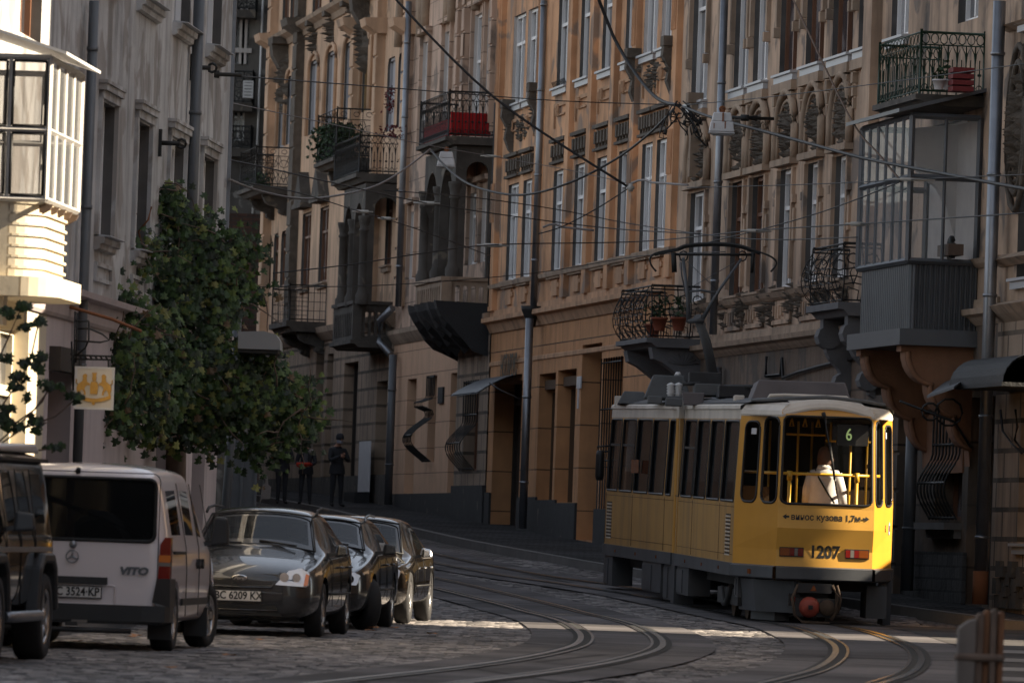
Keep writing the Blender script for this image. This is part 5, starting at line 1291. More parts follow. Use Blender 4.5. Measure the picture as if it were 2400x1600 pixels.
# ---- hanging sign
Ys = 90.3
sc = 18000/Ys
e = empty('hanging_sign', at(180, 820, Ys), 'square hanging sign with a gold coat of arms between two beasts', 'sign')
A = lambda x, y, d=0: at(x, y, Ys+d)
mb = MB(); p1 = A(176,955); p2 = A(266,864)
x0,x1,z0,z1 = p1.x, p2.x, p1.z, p2.z; cx, cz = (x0+x1)/2, (z0+z1)/2
mb.box((x0,Ys-.05,z0),(x1,Ys+.05,z1)); pan = mb.build('sign_panel', M['sign_cream'], e)
mb = MB()
for a_ in ((x0-.015,x0+.012,z0-.015,z1+.015),(x1-.012,x1+.015,z0-.015,z1+.015),(x0+.012,x1-.012,z0-.015,z0+.01),(x0+.012,x1-.012,z1-.01,z1+.015)): mb.box((a_[0],Ys-.06,a_[2]),(a_[1],Ys+.06,a_[3]))
mb.build('sign_frame', M['lamp_white'], pan)
# coat of arms: shield, crown figure, two rearing beasts, ribbon
mb = MB(); yF = Ys-.056
def arm(poly, th=.012): mb.prism(poly, lambda x,z: (cx+x, yF-th, cz+z), lambda x,z: (cx+x, yF, cz+z))
arm([(-.042,-.07),(.042,-.07),(.048,.03),(.035,.075),(-.035,.075),(-.048,.03)], .02)
arm([(-.018,.08),(.018,.08),(.026,.11),(.02,.15),(.03,.185),(0,.175),(0,.2),(-.005,.175),(-.03,.185),(-.02,.15),(-.026,.11)], .02)
for s in (-1, 1):
    pts = [(.05,.05),(.085,.075),(.09,.12),(.082,.145),(.1,.165),(.125,.16),(.14,.14),(.133,.115),(.14,.08),(.18,.05),(.2,.02),(.205,-.02),(.192,-.06),(.2,-.085),(.175,-.085),(.165,-.05),(.15,-.02),(.13,-.03),(.115,-.06),(.12,-.08),(.095,-.08),(.098,-.045),(.112,-.01),(.105,.015),(.08,.035),(.055,.03)]
    arm([(s*x, z) for x, z in (pts if s > 0 else pts[::-1])])
    mb.tube([(cx+s*a, yF-.01, cz+c) for a, c in ((.19,.04),(.215,.06),(.205,.09),(.22,.1))], .007, 4)
rb = [(x, -.1-.045*math.cos(x/.2*math.pi/2)) for x in [-.2+.4*k/14 for k in range(15)]]
arm([(x, z+.022) for x, z in rb]+[(x, z-.022) for x, z in rb[::-1]], .016)
arm([(-.02,-.185),(0,-.2),(.02,-.185),(.015,-.165),(-.015,-.165)], .02)
mb.build('coat_of_arms', M['gold'], pan)
mb = MB(); T = lambda *p: mb.tube([A(*q) for q in p], .012, 5)
T((176,730),(172,905)); T((181,733),(178,850)); T((172,832),(262,835)); T((172,841),(262,843)); T((180,770),(210,770),(240,783),(256,797),(235,802),(175,798))
T((208,752),(208,795),(200,815),(180,832)); T((176,752),(208,752)); T((172,915),(168,800)); T((254,843),(254,864)); T((186,843),(186,864)); T((166,828),(172,836),(166,843))
for k in range(6): T((186+k*12,833),(192+k*12,842)); 
mb.build('sign_bracket', M['iron'], e)
mb = MB(); mb.tube([at(118,700,90), at(150,715,91), at(262,748,91.8), at(330,776,92.2)], .022, 5); tag(mb.build('bent_rod', M['rust']), 'long thin rusty rod slanting down from the balcony above the hanging sign', 'rod')
# ---- behind the vine: stone pier, pipe with red boot, grey metal gate
e = empty('stone_pier', at(495, 1180, 112.5), 'low rough stone-block pier half hidden behind the vine and van', 'pier')
mb = MB(); a = at(480,1050,112.5); c = at(512,1180,112.5)
for k in range(5):
    z0 = gz(112)+.1+k*.24; off = .02*math.sin(k*2.3)
    xm = a.x+(c.x-a.x)*(.4+.2*(k%2)); mb.box((a.x-.25+off,112.3,z0),(xm-.008,113,z0+.225)); mb.box((xm+.008,112.28,z0),(c.x+off,113,z0+.225))
mb.build('stone_block', M['plinth_stone'], e, merge=False)
mb = MB(); p = at(520,1180,112); mb.tube([(p.x+.14,112,at(552,665,112).z),(p.x+.1,112,1.5),(p.x,112,gz(112)+.1)], .065, 8); q_ = tag(mb.build('drainpipe', M['steel_grey']), 'grey drainpipe with a dark red ribbed foot beside the stone pier', 'drainpipe')
mb = MB(); z = gz(112)
while z < gz(112)+.9: mb.tube([(p.x+.005,112,z),(p.x+.005,112,z+.03)], .085, 8); z += .045
dm('red_rib', (.10,.015,.01), .6); mb.build('pipe_foot', M['red_rib'], q_)
mb = MB(); a = at(530,1030,118); c = at(598,1160,118)
mb.box((a.x,118,gz(118)),(c.x,118.06,a.z)); 
for t in (0,.5,.96): mb.box((a.x+(c.x-a.x)*t,117.95,gz(118)),(a.x+(c.x-a.x)*t+.04,117.999,a.z+.03))
tag(mb.build('metal_gate', M['steel_grey']), 'plain grey sheet metal gate below the vine between pier and far houses', 'gate')
# wall linking left house and the far houses
e = empty('plain_wall', (-4,121,0), 'dark stained yard wall behind the grey metal gate', 'wall')
mb = MB(); mb.box((-14,121,-1),(at(600,1100,121).x,121.4,at(560,1020,121).z+.6)); mb.build('wall', M['dark_plaster'], e)
mb = MB(); mb.box((-14,120.9,at(560,1020,121).z+.6),(at(600,1100,121).x+.05,121.5,at(560,1020,121).z+.7)); mb.build('coping', M['kerb_stone'], e)
dm('consol_light', (.26,.265,.27), .6)
# grey rounded box canopy sticking out of the vine
e = empty('awning_box', at(600,790,100.2), 'smooth grey rounded awning box poking out of the vine', 'awning box')
a = at(560,778,100.2); c = at(657,826,100.2); mb = MB()
h = a.z-c.z; P5 = [(0,0),(.55,0),(.6,-h*.35),(.6,-h),(0,-h)]
mb.prism([(-.5,0),(0,.02),(.25,-.02),(.33,-.1),(.34,-h+.03),(-.5,-h+.03)], lambda x,z: (a.x+(x+.5)/.84*(c.x-a.x), 100.0, a.z+z), lambda x,z: (a.x+(x+.5)/.84*(c.x-a.x), 101.2, a.z+z))
mb.build('cover', M['consol_light'], e); mb = MB(); mb.box((a.x, 100.05, c.z-.02),(c.x-.03,101.15,c.z+.028)); mb.build('underside', M['iron'], e)
# white notice on the wall under the vine
mb = MB(); a = at(475,1020,109); mb.box((a.x-.0,108.9,a.z-.28),(a.x+.22,108.95,a.z+.2)); mb.box((a.x+.03,108.88,a.z-.22),(a.x+.19,108.899,a.z+.15), 0); tag(mb.build('notice_board', M['pink_paint']), 'small dark notice board under the vine by the drainpipe', 'notice board')
# ================================================================= VINE
def leafmat(name, cols):
    m = bpy.data.materials.new(name); m.use_nodes = True; nt = m.node_tree; L = nt.links; b = nt.nodes['Principled BSDF']; b.inputs['Roughness'].default_value = .55
    at_ = node(nt, 'ShaderNodeAttribute'); at_.attribute_name = 'tint'; cr = node(nt, 'ShaderNodeValToRGB'); cr.color_ramp.interpolation = 'LINEAR'
    els = cr.color_ramp.elements; els[0].position = 0; els[0].color = (*cols[0],1); els[1].position = 1; els[1].color = (*cols[-1],1)
    for i, c in enumerate(cols[1:-1]): e = els.new((i+1)/(len(cols)-1)); e.color = (*c,1)
    L.new(at_.outputs['Fac'], cr.inputs[0]); L.new(cr.outputs[0], b.inputs['Base Color'])
    b.inputs['Subsurface Weight'].default_value = .0
    tr = node(nt, 'ShaderNodeBsdfTranslucent'); mx = node(nt, 'ShaderNodeMixShader'); mx.inputs[0].default_value = .25
    L.new(cr.outputs[0], tr.inputs[0]); L.new(b.outputs[0], mx.inputs[1]); L.new(tr.outputs[0], mx.inputs[2]); L.new(mx.outputs[0], nt.nodes['Material Output'].inputs[0])
    return m
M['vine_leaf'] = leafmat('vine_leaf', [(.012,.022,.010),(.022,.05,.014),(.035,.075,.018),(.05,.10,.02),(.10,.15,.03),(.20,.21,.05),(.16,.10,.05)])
def leaves(name, parent, blobs, dens, size, seed, m='vine_leaf', shape='grape', tintf=None, clump=0):
    R = random.Random(seed); V = []; Fc = []; tint = []
    ang = [(0,1.15),(.3,.62),(.85,.68),(.5,.15),(.95,-.25),(.45,-.5),(.1,-.5),(0,-.2),(-.1,-.5),(-.45,-.5),(-.95,-.25),(-.5,.15),(-.85,.68),(-.3,.62)]
    for (c, r, n) in blobs:
        subs = []
        for _ in range(max(3, int(n/11))):
            dd = Vector((R.gauss(0,1), R.gauss(0,1), R.gauss(0,1))).normalized()*(R.random()**.4); subs.append((dd, R.uniform(.16,.42)))
        for i in range(int(n*dens)):
            if clump and R.random() < .88:
                dd, rr = R.choice(subs); j = Vector((R.gauss(0,.5), R.gauss(0,.5), R.gauss(0,.5)-.15))*rr*clump
                p = Vector(c)+Vector((dd.x*r[0], dd.y*r[1], dd.z*r[2]))+j; d = (dd+j*.8).normalized(); q = min(1, dd.length+.15)
            else: p = None; d = Vector((R.gauss(0,1), R.gauss(0,1), R.gauss(0,1))).normalized(); q = R.random()**.45
            if p is None and R.random() < .08: q *= 1.12
            if p is None: p = Vector(c)+Vector((d.x*r[0], d.y*r[1], d.z*r[2]))*q
            s = size*R.uniform(.55,1.25)
            N = (Vector((d.x*.6, d.y-.9, d.z*.4+.25))+Vector((R.uniform(-.6,.6), R.uniform(-.5,.5), R.uniform(-.5,.5)))).normalized()
            dn = Vector((R.uniform(-.5,.5), R.uniform(-.3,.3), -1)); X = N.cross(dn).normalized(); Yv = X.cross(N).normalized()*-1
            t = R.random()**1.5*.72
            if q < .72: t *= .45  # inner leaves coloured darker, imitating shade inside the crown
            if R.random() < .06: t = .74+.16*R.random()
            if R.random() < .03: t = 1
            if tintf: t = tintf(t, p, R)
            base = len(V); V.append(p)
            for a, bb in ang: V.append(p+X*(a*s)-Yv*((bb-.2)*-s)+N*(-abs(a)*s*.28+R.uniform(-.05,.05)*s))
            k = len(ang)
            for j in range(k): Fc.append((base, base+1+j, base+1+(j+1)%k)); tint.append(t)
    me = bpy.data.meshes.new(name); me.from_pydata([tuple(v) for v in V], [], Fc); me.materials.append(M[m])
    a = me.attributes.new('tint', 'FLOAT', 'FACE'); a.data.foreach_set('value', tint)
    o = bpy.data.objects.new(name, me); COL.objects.link(o); o.parent = parent; o.matrix_parent_inverse = parent_world(parent).inverted(); return o
def blob(x, y, Y, rx, ry, d=1.0, n=100):
    s = 18000/Y; return (at(x, y, Y), (rx/s, d, ry/s), n)
e = empty('grape_vine', (at(430,1060,102).x, 102, gz(102)+.14), 'huge dark green grape vine climbing the grey house and arching over the pavement', 'vine')
B_ = [blob(400,470,101.5,28,50,.3,60),blob(425,540,101.5,60,75,.4,150),blob(420,640,101.3,105,90,.6,300),blob(500,640,101.3,75,90,.6,200),blob(440,760,101.2,150,110,.8,520),blob(370,850,99.2,95,130,.9,330),blob(330,960,98.4,70,70,.8,190),
      blob(480,900,101,130,120,.9,460),blob(570,900,101,110,80,.9,260),blob(570,980,101,120,70,.9,260),blob(660,950,101.2,75,75,.8,190),blob(700,1000,101.3,50,60,.7,100),blob(720,930,101.4,32,45,.5,50),blob(450,1000,101,90,60,.7,150),blob(310,930,97.4,45,70,.5,100),
      blob(550,690,101.5,25,50,.4,50),blob(570,570,101.5,38,22,.3,34),blob(603,585,101.6,20,9,.2,14),blob(600,690,101.6,26,14,.2,18),blob(520,585,101.5,50,35,.4,60),blob(330,640,101.2,32,18,.3,26),blob(620,1060,101.2,60,30,.6,50),blob(330,760,98.4,55,65,.6,130),blob(300,700,97.2,35,45,.4,60),blob(285,830,96.6,38,70,.45,130),blob(276,950,96.2,28,55,.4,80),blob(345,600,99.2,40,45,.4,50),blob(320,870,97.4,50,90,.5,150),blob(272,900,96.2,22,60,.4,60),blob(600,860,101.4,60,50,.6,110)]
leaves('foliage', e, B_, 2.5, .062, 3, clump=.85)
mb = MB(); g0 = gz(102)
mb.tube([(at(420,1060,102).x,102.2,g0),(at(412,1000,102).x,102.2,at(412,1000,102).z),(at(430,900,102).x,102,at(430,900,102).z),(at(425,700,102).x,101.9,at(425,700,102).z),(at(400,440,102).x,101.8,at(400,440,102).z)], [.16,.13,.1,.07,.02], 8); mb.tube([at(430,900,101.9), at(520,870,101.4), at(620,930,101.3), at(700,980,101.3)], [.07,.05,.03,.015], 6)
mb.build('trunk', M['wood_worn'], e)
mb = MB(); R = random.Random(18)
for k in range(46):
    (c, r, n) = R.choice(B_); p = Vector(c)+Vector((R.uniform(-.8,.8)*r[0], -r[1]*.7, R.uniform(-.8,.8)*r[2])); pts = [p]; d = Vector((R.uniform(-1,1), -.2, R.uniform(-.6,1))).normalized()
    mb.mark()
    for q in range(4): d = (d+Vector((R.uniform(-.5,.5), R.uniform(-.2,.2), R.uniform(-.5,.3)))).normalized(); pts.append(pts[-1]+d*.16)
    mb.tube(pts, [.012,.01,.008,.006,.004], 4)
mb.build('shoot', M['wood_worn'], e)
mb = MB(); R = random.Random(8)
for (x, y) in ((270,560),(290,600),(300,560),(335,545),(250,600)):
    pts = [at(x+20,y-60,99.5)]
    for k in range(6): pts.append(at(x+R.uniform(-14,14)-k*2,y-30+k*28,99.4+R.uniform(-.1,.1)))
    mb.tube(pts, .012, 4)
mb.build('dry_tendril', M['rust'], e)
def tdry(t, p, R): return 1.0 if R.random() < .7 else .9
leaves('dry_leaf', e, [blob(262,640,99.4,14,60,.15,20),blob(280,560,99.4,24,30,.15,14)], 1, .05, 12, tintf=tdry)
# young tree in front of the left house
e = empty('young_tree', (at(-20,1100,74).x, 74, gz(74)), 'thin dark-leaved branches of a young tree reaching in from the left edge', 'tree')
mb = MB(); root = Vector((at(-40,1300,74).x, 74, gz(74)))
mb.tube([root, at(-30,1000,74), at(-20,700,74)], [.05,.035,.02], 6)
twigs = [((-30,900),(20,790),(50,720),(75,716)),((-30,1000),(40,900),(70,850),(90,758)),((-20,1050),(60,980),(100,940),(120,895)),((10,1010),(80,960),(110,920)),((0,1040),(60,1000),(110,990)),((-30,860),(10,830),(28,842)),((40,1010),(130,975),(165,945),(185,930)),((-20,980),(20,975),(60,1015)),((60,1060),(120,1050),(150,1045))]
for t in twigs: mb.tube([at(x,y,74) for x, y in t], .008, 4)
mb.build('branch', M['wood_worn'], e)
def tdk(t, p, R): return t*.35
lb = [blob(x,y,74,rx,ry,.12,n) for x,y,rx,ry,n in ((20,735,24,16,26),(55,718,22,12,22),(60,765,26,12,20),(92,755,12,10,10),(12,840,18,10,10),(10,985,20,16,16),(65,850,26,12,18),(92,838,22,12,16),(95,860,14,14,12),(35,905,24,10,16),(45,885,28,14,22),(110,905,22,18,20),(142,905,12,8,8),(60,930,14,10,9),(30,1000,26,14,20),(85,985,24,12,16),(125,1045,34,12,20),(178,930,18,16,18),(10,960,24,20,18),(90,1005,16,12,10))]
leaves('foliage', e, lb, 1.0, .045, 33, tintf=tdk)
# ================================================================= WIRES, LAMPS
def clampY(x, y, Y, o=1.3):
    while at(x, y, Y).x > 1.086+(168-Y)*.14-o: Y -= .5
    return Y
def wire(pts, r, m, label, sag=0, name='overhead_wire', group=None, cat='wire', ins=()):
    """pts: (x,y,Y) survey points"""
    pts = [(x, y, clampY(x, y, Y)) for x, y, Y in pts]; ins = [(x, y, clampY(x, y, Y), l) for x, y, Y, l in ins]
    r *= .72; P = catm([tuple(at(x, y, Y)) for x, y, Y in pts], 6) if len(pts) > 2 else [tuple(at(x, y, Y)) for x, y, Y in pts]
    mb = MB(); mb.tube(P, r, 5); o = mb.build(name, M[m]); tag(o, label, cat, group)
    for (x, y, Y, L_) in ins:
        c = at(x, y, Y); mb = MB(); dx = L_/2
        mb.tube([c-Vector((dx,0,0)), c-Vector((dx*.6,0,0)), c-Vector((dx*.55,0,0)), c+Vector((dx*.55,0,0)), c+Vector((dx*.6,0,0)), c+Vector((dx,0,0))], [r*1.5,r*1.5,r*3.5,r*3.5,r*1.5,r*1.5], 6)
        mb.build('insulator', M['ceramic'], o)
    return o
W = [
 ([(900,-30,150),(1157,228,150),(1475,440,150)], .035, 'cable', 'taut thick black cable slanting from the top of the photo down to the pull-off arm', [(1478,440,150,.15)]),
 ([(1475,440,150),(1400,488,150),(1320,530,150),(1262,548,150)], .018, 'cable', 'thin wire running down left from the foot of the slanting cable', []),
 ([(1392,-30,150),(1450,110,150),(1530,222,150),(1592,248,150)], .05, 'cable', 'twisted black cable drooping from the top into the cable knot', []),
 ([(1580,255,150),(1520,315,151),(1440,375,152),(1330,430,154),(1220,457,158),(1120,440,163),(1060,405,168),(1008,350,172)], .035, 'cable', 'heavy sagging cable between the cable knot and the far grey lamp', []),
 ([(1008,350,172),(950,395,160),(880,436,148),(780,460,136),(700,465,128),(610,448,119),(536,420,110)], .028, 'cable_pale', 'pale sagging rope from the far lamp cable to the corner of the grey house', []),
 ([(1600,250,150),(1665,274,150),(1760,300,147),(1880,332,143),(2030,372,138),(2200,405,132),(2440,450,124)], .04, 'cable', 'long black cable passing behind the white street lamp to the right edge', []),
 ([(1845,-30,140),(1990,272,140),(2060,362,140),(2112,425,140)], .024, 'rod_brown', 'thin brownish rod slanting down to the pull-off at the glazed bay', []),
 ([(2112,425,140),(1960,485,142),(1820,528,143),(1660,568,144)], .016, 'cable', 'thin wire from the glazed bay pull-off down to the left', []),
 ([(-10,112,96),(200,166,100),(560,245,112),(830,303,130),(1000,340,142),(1150,366,150),(1330,398,151),(1480,432,152)], .011, 'cable_pale', 'thin pale span wire crossing from the left edge over the iron balconies', [(1150,366,150,.4)]),
 ([(478,174,108),(600,182,114),(900,205,130),(1300,236,145),(1590,246,150)], .014, 'cable', 'thin straight span wire from the dark insulator on the grey house to the cable knot', []),
 ([(1610,246,150),(1800,228,147),(2060,196,140),(2430,146,128)], .012, 'cable', 'thin span wire from the cable knot to the upper right edge', []),
 ([(376,332,103),(440,355,106),(600,388,116),(760,424,126),(1000,476,142),(1240,512,148),(1440,536,148),(1640,548,146)], .016, 'cable', 'thin span wire from the wall hook above the vine across the orange house', [(1000,476,142,.5)]),
 ([(560,425,113),(700,452,120),(830,492,128),(900,512,133),(1000,545,140),(1150,600,150)], .013, 'cable', 'thin wire with two pale insulators passing before the shadowed loggia', [(850,496,129,.35),(905,512,133,.3)]),
 ([(900,446,140),(1100,462,148),(1300,490,150),(1500,528,150),(1760,560,146),(2010,556,140)], .014, 'cable', 'thin contact wire running level across the orange house windows', [(1772,541,146,.55)]),
 ([(640,640,130),(820,620,135),(1000,592,140),(1170,573,145),(1500,566,148),(1760,541,146),(2030,524,138),(2420,498,126)], .016, 'cable', 'contact wire with dark tensioners running above the tram pantograph', [(1155,575,145,.6),(2010,525,138,.4)]),
 ([(600,672,128),(900,668,138),(1250,640,148),(1500,600,148),(1700,590,142)], .012, 'cable', 'faint lower wire crossing in front of the far balconies', []),
 ([(1610,440,151),(1900,432,146),(2150,420,138),(2430,408,128)], .012, 'cable', 'thin level wire crossing the glazed bay', [(2140,421,138,.7)]),
]
for P, r, m, lab, ins in W: wire(P, r, m, lab, ins=ins)
for (a, c, lab) in (((1480,430,151),(1612,440,151),'pale curved pull-off tube at the end of the slanting cable'),((1272,533,151),(1392,546,151),'pale curved pull-off tube in front of the orange house windows')):
    mb = MB(); A_, C_ = at(a[0], a[1], clampY(*a)), at(c[0], c[1], clampY(*c)); n = 8
    mb.tube([A_+(C_-A_)*(k/n)+Vector((0,0,.09*math.sin(math.pi*min(1,k/n*2.2)) if k/n < .5 else .05)) for k in range(n+1)], .024, 6); tag(mb.build('pull_off_tube', M['cable_pale']), lab, 'pull-off arm', 'pull-off arms on the wires')
# tension insulators
for (x, y, Y, L_, lab) in ((500,174,108,.8,'dark strain insulator on the wire beside the grey house corner'),(1765,277,148,.75,'dark strain insulator right of the white street lamp')):
    c = at(x, y, clampY(x, y, Y)); mb = MB(); mb.tube([c+Vector((t*L_,0,-.0)) for t in (-.5,-.3,-.29,-.1,-.09,.1,.11,.5)], [.03,.03,.06,.06,.035,.06,.03,.03], 7); tag(mb.build('strain_insulator', M['iron']), lab, 'insulator', 'strain insulators')
# the tangled knot
R = random.Random(2); mb = MB(); c = at(1590,250,clampY(1590,250,150))
for k in range(14):
    pts = []; q = c+Vector((R.uniform(-.2,.2), R.uniform(-.1,.1), R.uniform(-.05,.1))); L_ = R.uniform(.3,.95); a = R.uniform(-.5,.9)
    for t in range(9): s = t/8; pts.append(q+Vector((a*L_*math.sin(s*3.1)*.9+.25*s*R.uniform(0,1), R.uniform(-.05,.05), -L_*math.sin(s*math.pi*.85)*.75+R.uniform(-.05,.05))))
    mb.tube(pts, .013, 4)
    if k%3 == 0: e_ = pts[-2]; mb.tube([e_, e_-Vector((.02,0,.09))], .035, 5)
tag(mb.build('cable_knot', M['cable']), 'tangled knot of black cable loops hanging where the heavy cables meet', 'cable knot')
def lamp(x, y, Y, wpx, label):
    Y = clampY(x, y, Y, 1.8); c = at(x, y, Y); s = wpx*Y/18000; e = empty('street_lamp', c, label, 'street lamp', 'lamps hung over the street')
    def frus(z0, z1, w0, w1, m, name, par, d=.62):
        mb = MB(); q = [(-1,-1),(1,-1),(1,1),(-1,1)]
        mb.hexa([(c.x+a*w0*s, c.y+b_*w0*s*d, c.z+z0*s) for a, b_ in q]+[(c.x+a*w1*s, c.y+b_*w1*s*d, c.z+z1*s) for a, b_ in q]); o = mb.build(name, M[m], par)
        bv = o.modifiers.new('b', 'BEVEL'); bv.width = .02; bv.segments = 2
        return o
    h = frus(-.02,.32,.40,.33,'lamp_white','ballast_box',e); frus(-.42,-.02,.49,.42,'lamp_white','housing',e); frus(-.48,-.43,.5,.5,'lamp_white','rim',e); frus(-.56,-.48,.34,.44,'lamp_lens','lamp_glass',e)
    mb = MB(); mb.tube([(c.x,c.y,c.z+.3*s),(c.x,c.y,c.z+.5*s)], .05*s, 6); mb.tube([(c.x+.1*s*math.cos(a),c.y,c.z+.45*s+.1*s*math.sin(a)) for a in [k*math.pi/4 for k in range(8)]], .02, 5, closed=True); mb.build('hanger', M['rust'], e)
    mb = MB()
    for (xx, w_, z0, z1) in ((.03,.03,-.02,.3),(.12,.02,-.3,-.02),(-.3,.015,-.3,-.1)): mb.box((c.x+(xx-w_)*s,c.y-.42*s*.64-.012,c.z+z0*s),(c.x+(xx+w_)*s,c.y-.30*s*.6,c.z+z1*s))
    mb.build('rust_streak', M['rust'], e) if wpx > 50 else None
lamp(1692,284,149,62,'white boxy street lamp with rust streaks hanging in front of the downpipe')
lamp(1046,370,172,44,'small grey boxy street lamp hanging before the shadowed loggia arch')
# ================================================================= WOODEN POST, FOREGROUND
e = empty('wooden_post', (0,0,0), 'blurred weathered brown slatted wooden post top at the bottom right corner', 'post')
Yp = 52.0; x0 = at(2243,1500,Yp).x; x1 = at(2352,1500,Yp).x; wd = x1-x0; zt = at(2310,1424,Yp).z; g0 = gz(Yp)
e.location = ((x0+x1)/2, Yp, g0)
dm('wood_orange', (.20,.085,.035), .8, var=.6, scale=6, streak=.5); dm('wood_grey', (.15,.125,.11), .85, var=.5, scale=5, streak=.5)
spec = ((0,.40,-.075,'wood_grey'),(.40,.17,-.03,'wood_worn'),(.575,.14,-.008,'wood_orange'),(.72,.13,.0,'wood_worn'),(.86,.14,-.015,'wood_orange'))
for k, (a_, w_, dz, m_) in enumerate(spec):
    a = x0+wd*a_; w2 = wd*w_; top_ = zt+dz; mb = MB(); yy = Yp-.06+.025*(k%3)
    N = 6; arc = [(a+w2*(1-t/N), top_+(-.07*(t/N)**2 if k == 0 else -.018*abs(t/N-.45)*2)) for t in range(N+1)]
    prof = [(a,g0),(a+w2-.006,g0)]+arc
    mb.prism(prof, lambda x,z: (x+.004*math.sin(z*13+k), yy, z), lambda x,z: (x+.004*math.sin(z*13+k), yy+.16, z)); o = mb.build('slat', M[m_], e); bv = o.modifiers.new('b','BEVEL'); bv.width = .012; bv.segments = 2
mb = MB(); mb.box((x0-.012,Yp-.075,zt-.36),(x1+.008,Yp+.14,zt-.31)); o = mb.build('cross_band', M['wood_worn'], e); o.modifiers.new('b','BEVEL').width = .015
# ================================================================= OFF-CAMERA MASSES: right-hand ones added to shape the sun, then back houses
def blocker_house(name, label, x0, x1, y0, y1, z, m, floors, gate=None):
    b = building(name, label, 'building', ((x0+x1)/2, (y0+y1)/2, gz(y0)))
    fl = lambda u, v, o=0: (x0-o, u, v); hs = []; nw = int((y1-y0)/3)
    for k in range(floors):
        for i in range(nw):
            u = y0+(y1-y0)*(i+.5)/nw
            if gate and z > 3 and gate[0]-1 < u < gate[1]+1 and k == 0: continue
            hs.append((u-.6, u+.6, gz(y0)+1.2+3.6*k, gz(y0)+3.2+3.6*k, 0, 0))
    if gate: hs.append((gate[0], gate[1], gz(y0)-.0, gz(y0)+gate[2], 0, 0))
    mb = MB(); sheet(mb, fl, y0, y1, gz(y0)-.5, z, hs, .25, 0, 0); mb.build('wall', M[m], b)
    for h in hs[:len(hs)-(1 if gate else 0)]: window(b, fl, h, .22)
    return b, fl
for nm, lab, ya, yb, z, m_ in (('unseen_house','tall ochre house mass added out of view on the right to block the sun',30,75.6,24,'orange_plaster'),('low_sun_blocker','lower plastered mass added out of view on the right, letting sun onto the left wall',75.7,86.0,12.4,'beige_plaster'),('tall_sun_blocker','tall brown mass added out of view on the right to shade the street',86.1,99.1,24,'brown_plaster')):  # added masses, ends and heights set to cut the sun patches
    b, fl = blocker_house(nm, lab, 13.5, 17.5, ya, yb, z, m_, 4 if z > 10 else 2)
    mb = MB(); mb.box((13.76,ya+.01,-2),(17.5,yb-.01,z+.1)); mb.build('core', M[m_], b)
b = building('sun_slot_blocker', 'bridge-like mass added out of view on the right to trim the sun slot', 'bridge', (15, 108, gz(108)))
mb = MB(); mb.box((13.5,99.11,12.0),(17.5,104.1,24)); mb.box((13.5,104.11,9.7),(17.5,118,24)); mb.build('slot_top_blocker', M['brown_plaster'], b)  # added slabs, undersides set to cap the sunlit strip
mb = MB(); mb.box((13.5,104.2,-1.2),(17.5,111.2,9.69)); mb.build('slot_side_blocker', M['brown_ground'], b)  # added block that shades the road beyond the strip
mb = MB(); mb.box((13.5,111.21,-1.2),(13.9,118,4.95)); tag(mb.build('plain_wall', M['brown_ground']), 'plain wall added out of view on the right to shade low parts of the tram', 'wall')  # added wall, its height sets the sun line on the tram
for (nm, lab, x0, x1, y0, y1, z, m_) in (('back_house','wide plastered house closing the street behind the camera',-60,-4,-42,-30,17,'orange_plaster'),('back_house','wide grey house closing the street behind the camera, beyond the side street',2,60,-42,-30,19,'grey_plaster')):
    b = building(nm, lab, 'building', ((x0+x1)/2, -36, gz(-30))); fq = lambda u, v, o=0: (u, y1+o, v); hs = []
    for k in range(4):
        for i in range(int((x1-x0)/3.5)): a = x0+1.2+3.5*i; hs.append((a, a+1.2, .6+3.8*k, 2.6+3.8*k, 0, 0))
    mb = MB(); sheet(mb, fq, x0, x1, -3, z, hs, .2, 0, 0); mb.build('wall', M[m_], b)
    for h in hs: window(b, fq, h, .18)
    mb = MB(); mb.box((x0,y0,-3),(x1,y1-.3,z+.2)); mb.build('core', M[m_], b)
# ================================================================= TRAM
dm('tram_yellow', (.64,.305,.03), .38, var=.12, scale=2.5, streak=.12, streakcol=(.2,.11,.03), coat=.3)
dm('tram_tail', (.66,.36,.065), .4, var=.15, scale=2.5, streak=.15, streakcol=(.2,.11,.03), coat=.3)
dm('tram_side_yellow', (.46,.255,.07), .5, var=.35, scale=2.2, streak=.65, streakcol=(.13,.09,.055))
dm('tram_cream', (.66,.60,.52), .5, var=.2, scale=3, streak=.25)
dm('tram_skirt', (.06,.066,.076), .55, var=.5, scale=3, streak=.4)
dm('tram_under', (.03,.03,.032), .8, var=.6, scale=5)
dm('under_rust', (.09,.06,.04), .9, var=.7, scale=6)
dm('roof_grey', (.12,.125,.13), .8, var=.5, scale=3)
dm('pod_mauve', (.14,.125,.13), .75, var=.3, scale=4)
dm('rail_yellow', (.62,.36,.03), .35)
dm('interior_dark', (.05,.045,.04), .8)
dm('interior_tan', (.16,.11,.06), .8)
dm('tail_red', (.16,.008,.006), .2, coat=.5); dm('tail_amber', (.20,.05,.008), .2, coat=.5); dm('tail_clear', (.16,.15,.14), .2)
dm('coupler_red', (.30,.05,.03), .6, var=.3, scale=8)
dm('led_green', (.25,.35,.12), .5, emit=((.42,.55,.22), .14))
dm('gasket', (.01,.01,.011), .5)
class Frame:
    def __init__(s, O, yaw, pitch):
        s.O = Vector(O); s.R = Matrix.Rotation(yaw, 3, 'Z') @ Matrix.Rotation(pitch, 3, 'X')
    def __call__(s, x, y, z): return s.O+s.R @ Vector((x, y, z))
WT = 1.19
rear = Frame((4.70,113.0,-.935), math.radians(5.1), .015)
A0 = rear(0, 9.25, 0)
front = Frame(A0, math.radians(7.0), .015)
tram = empty('tram', rear(0, 4, 0), 'yellow articulated tram with cream roof line seen from behind, number 1207 on its tail', 'tram', rz=0)
ZB, ZS, ZW, ZT, ZR = .67, .86, 1.76, 3.0, 3.2
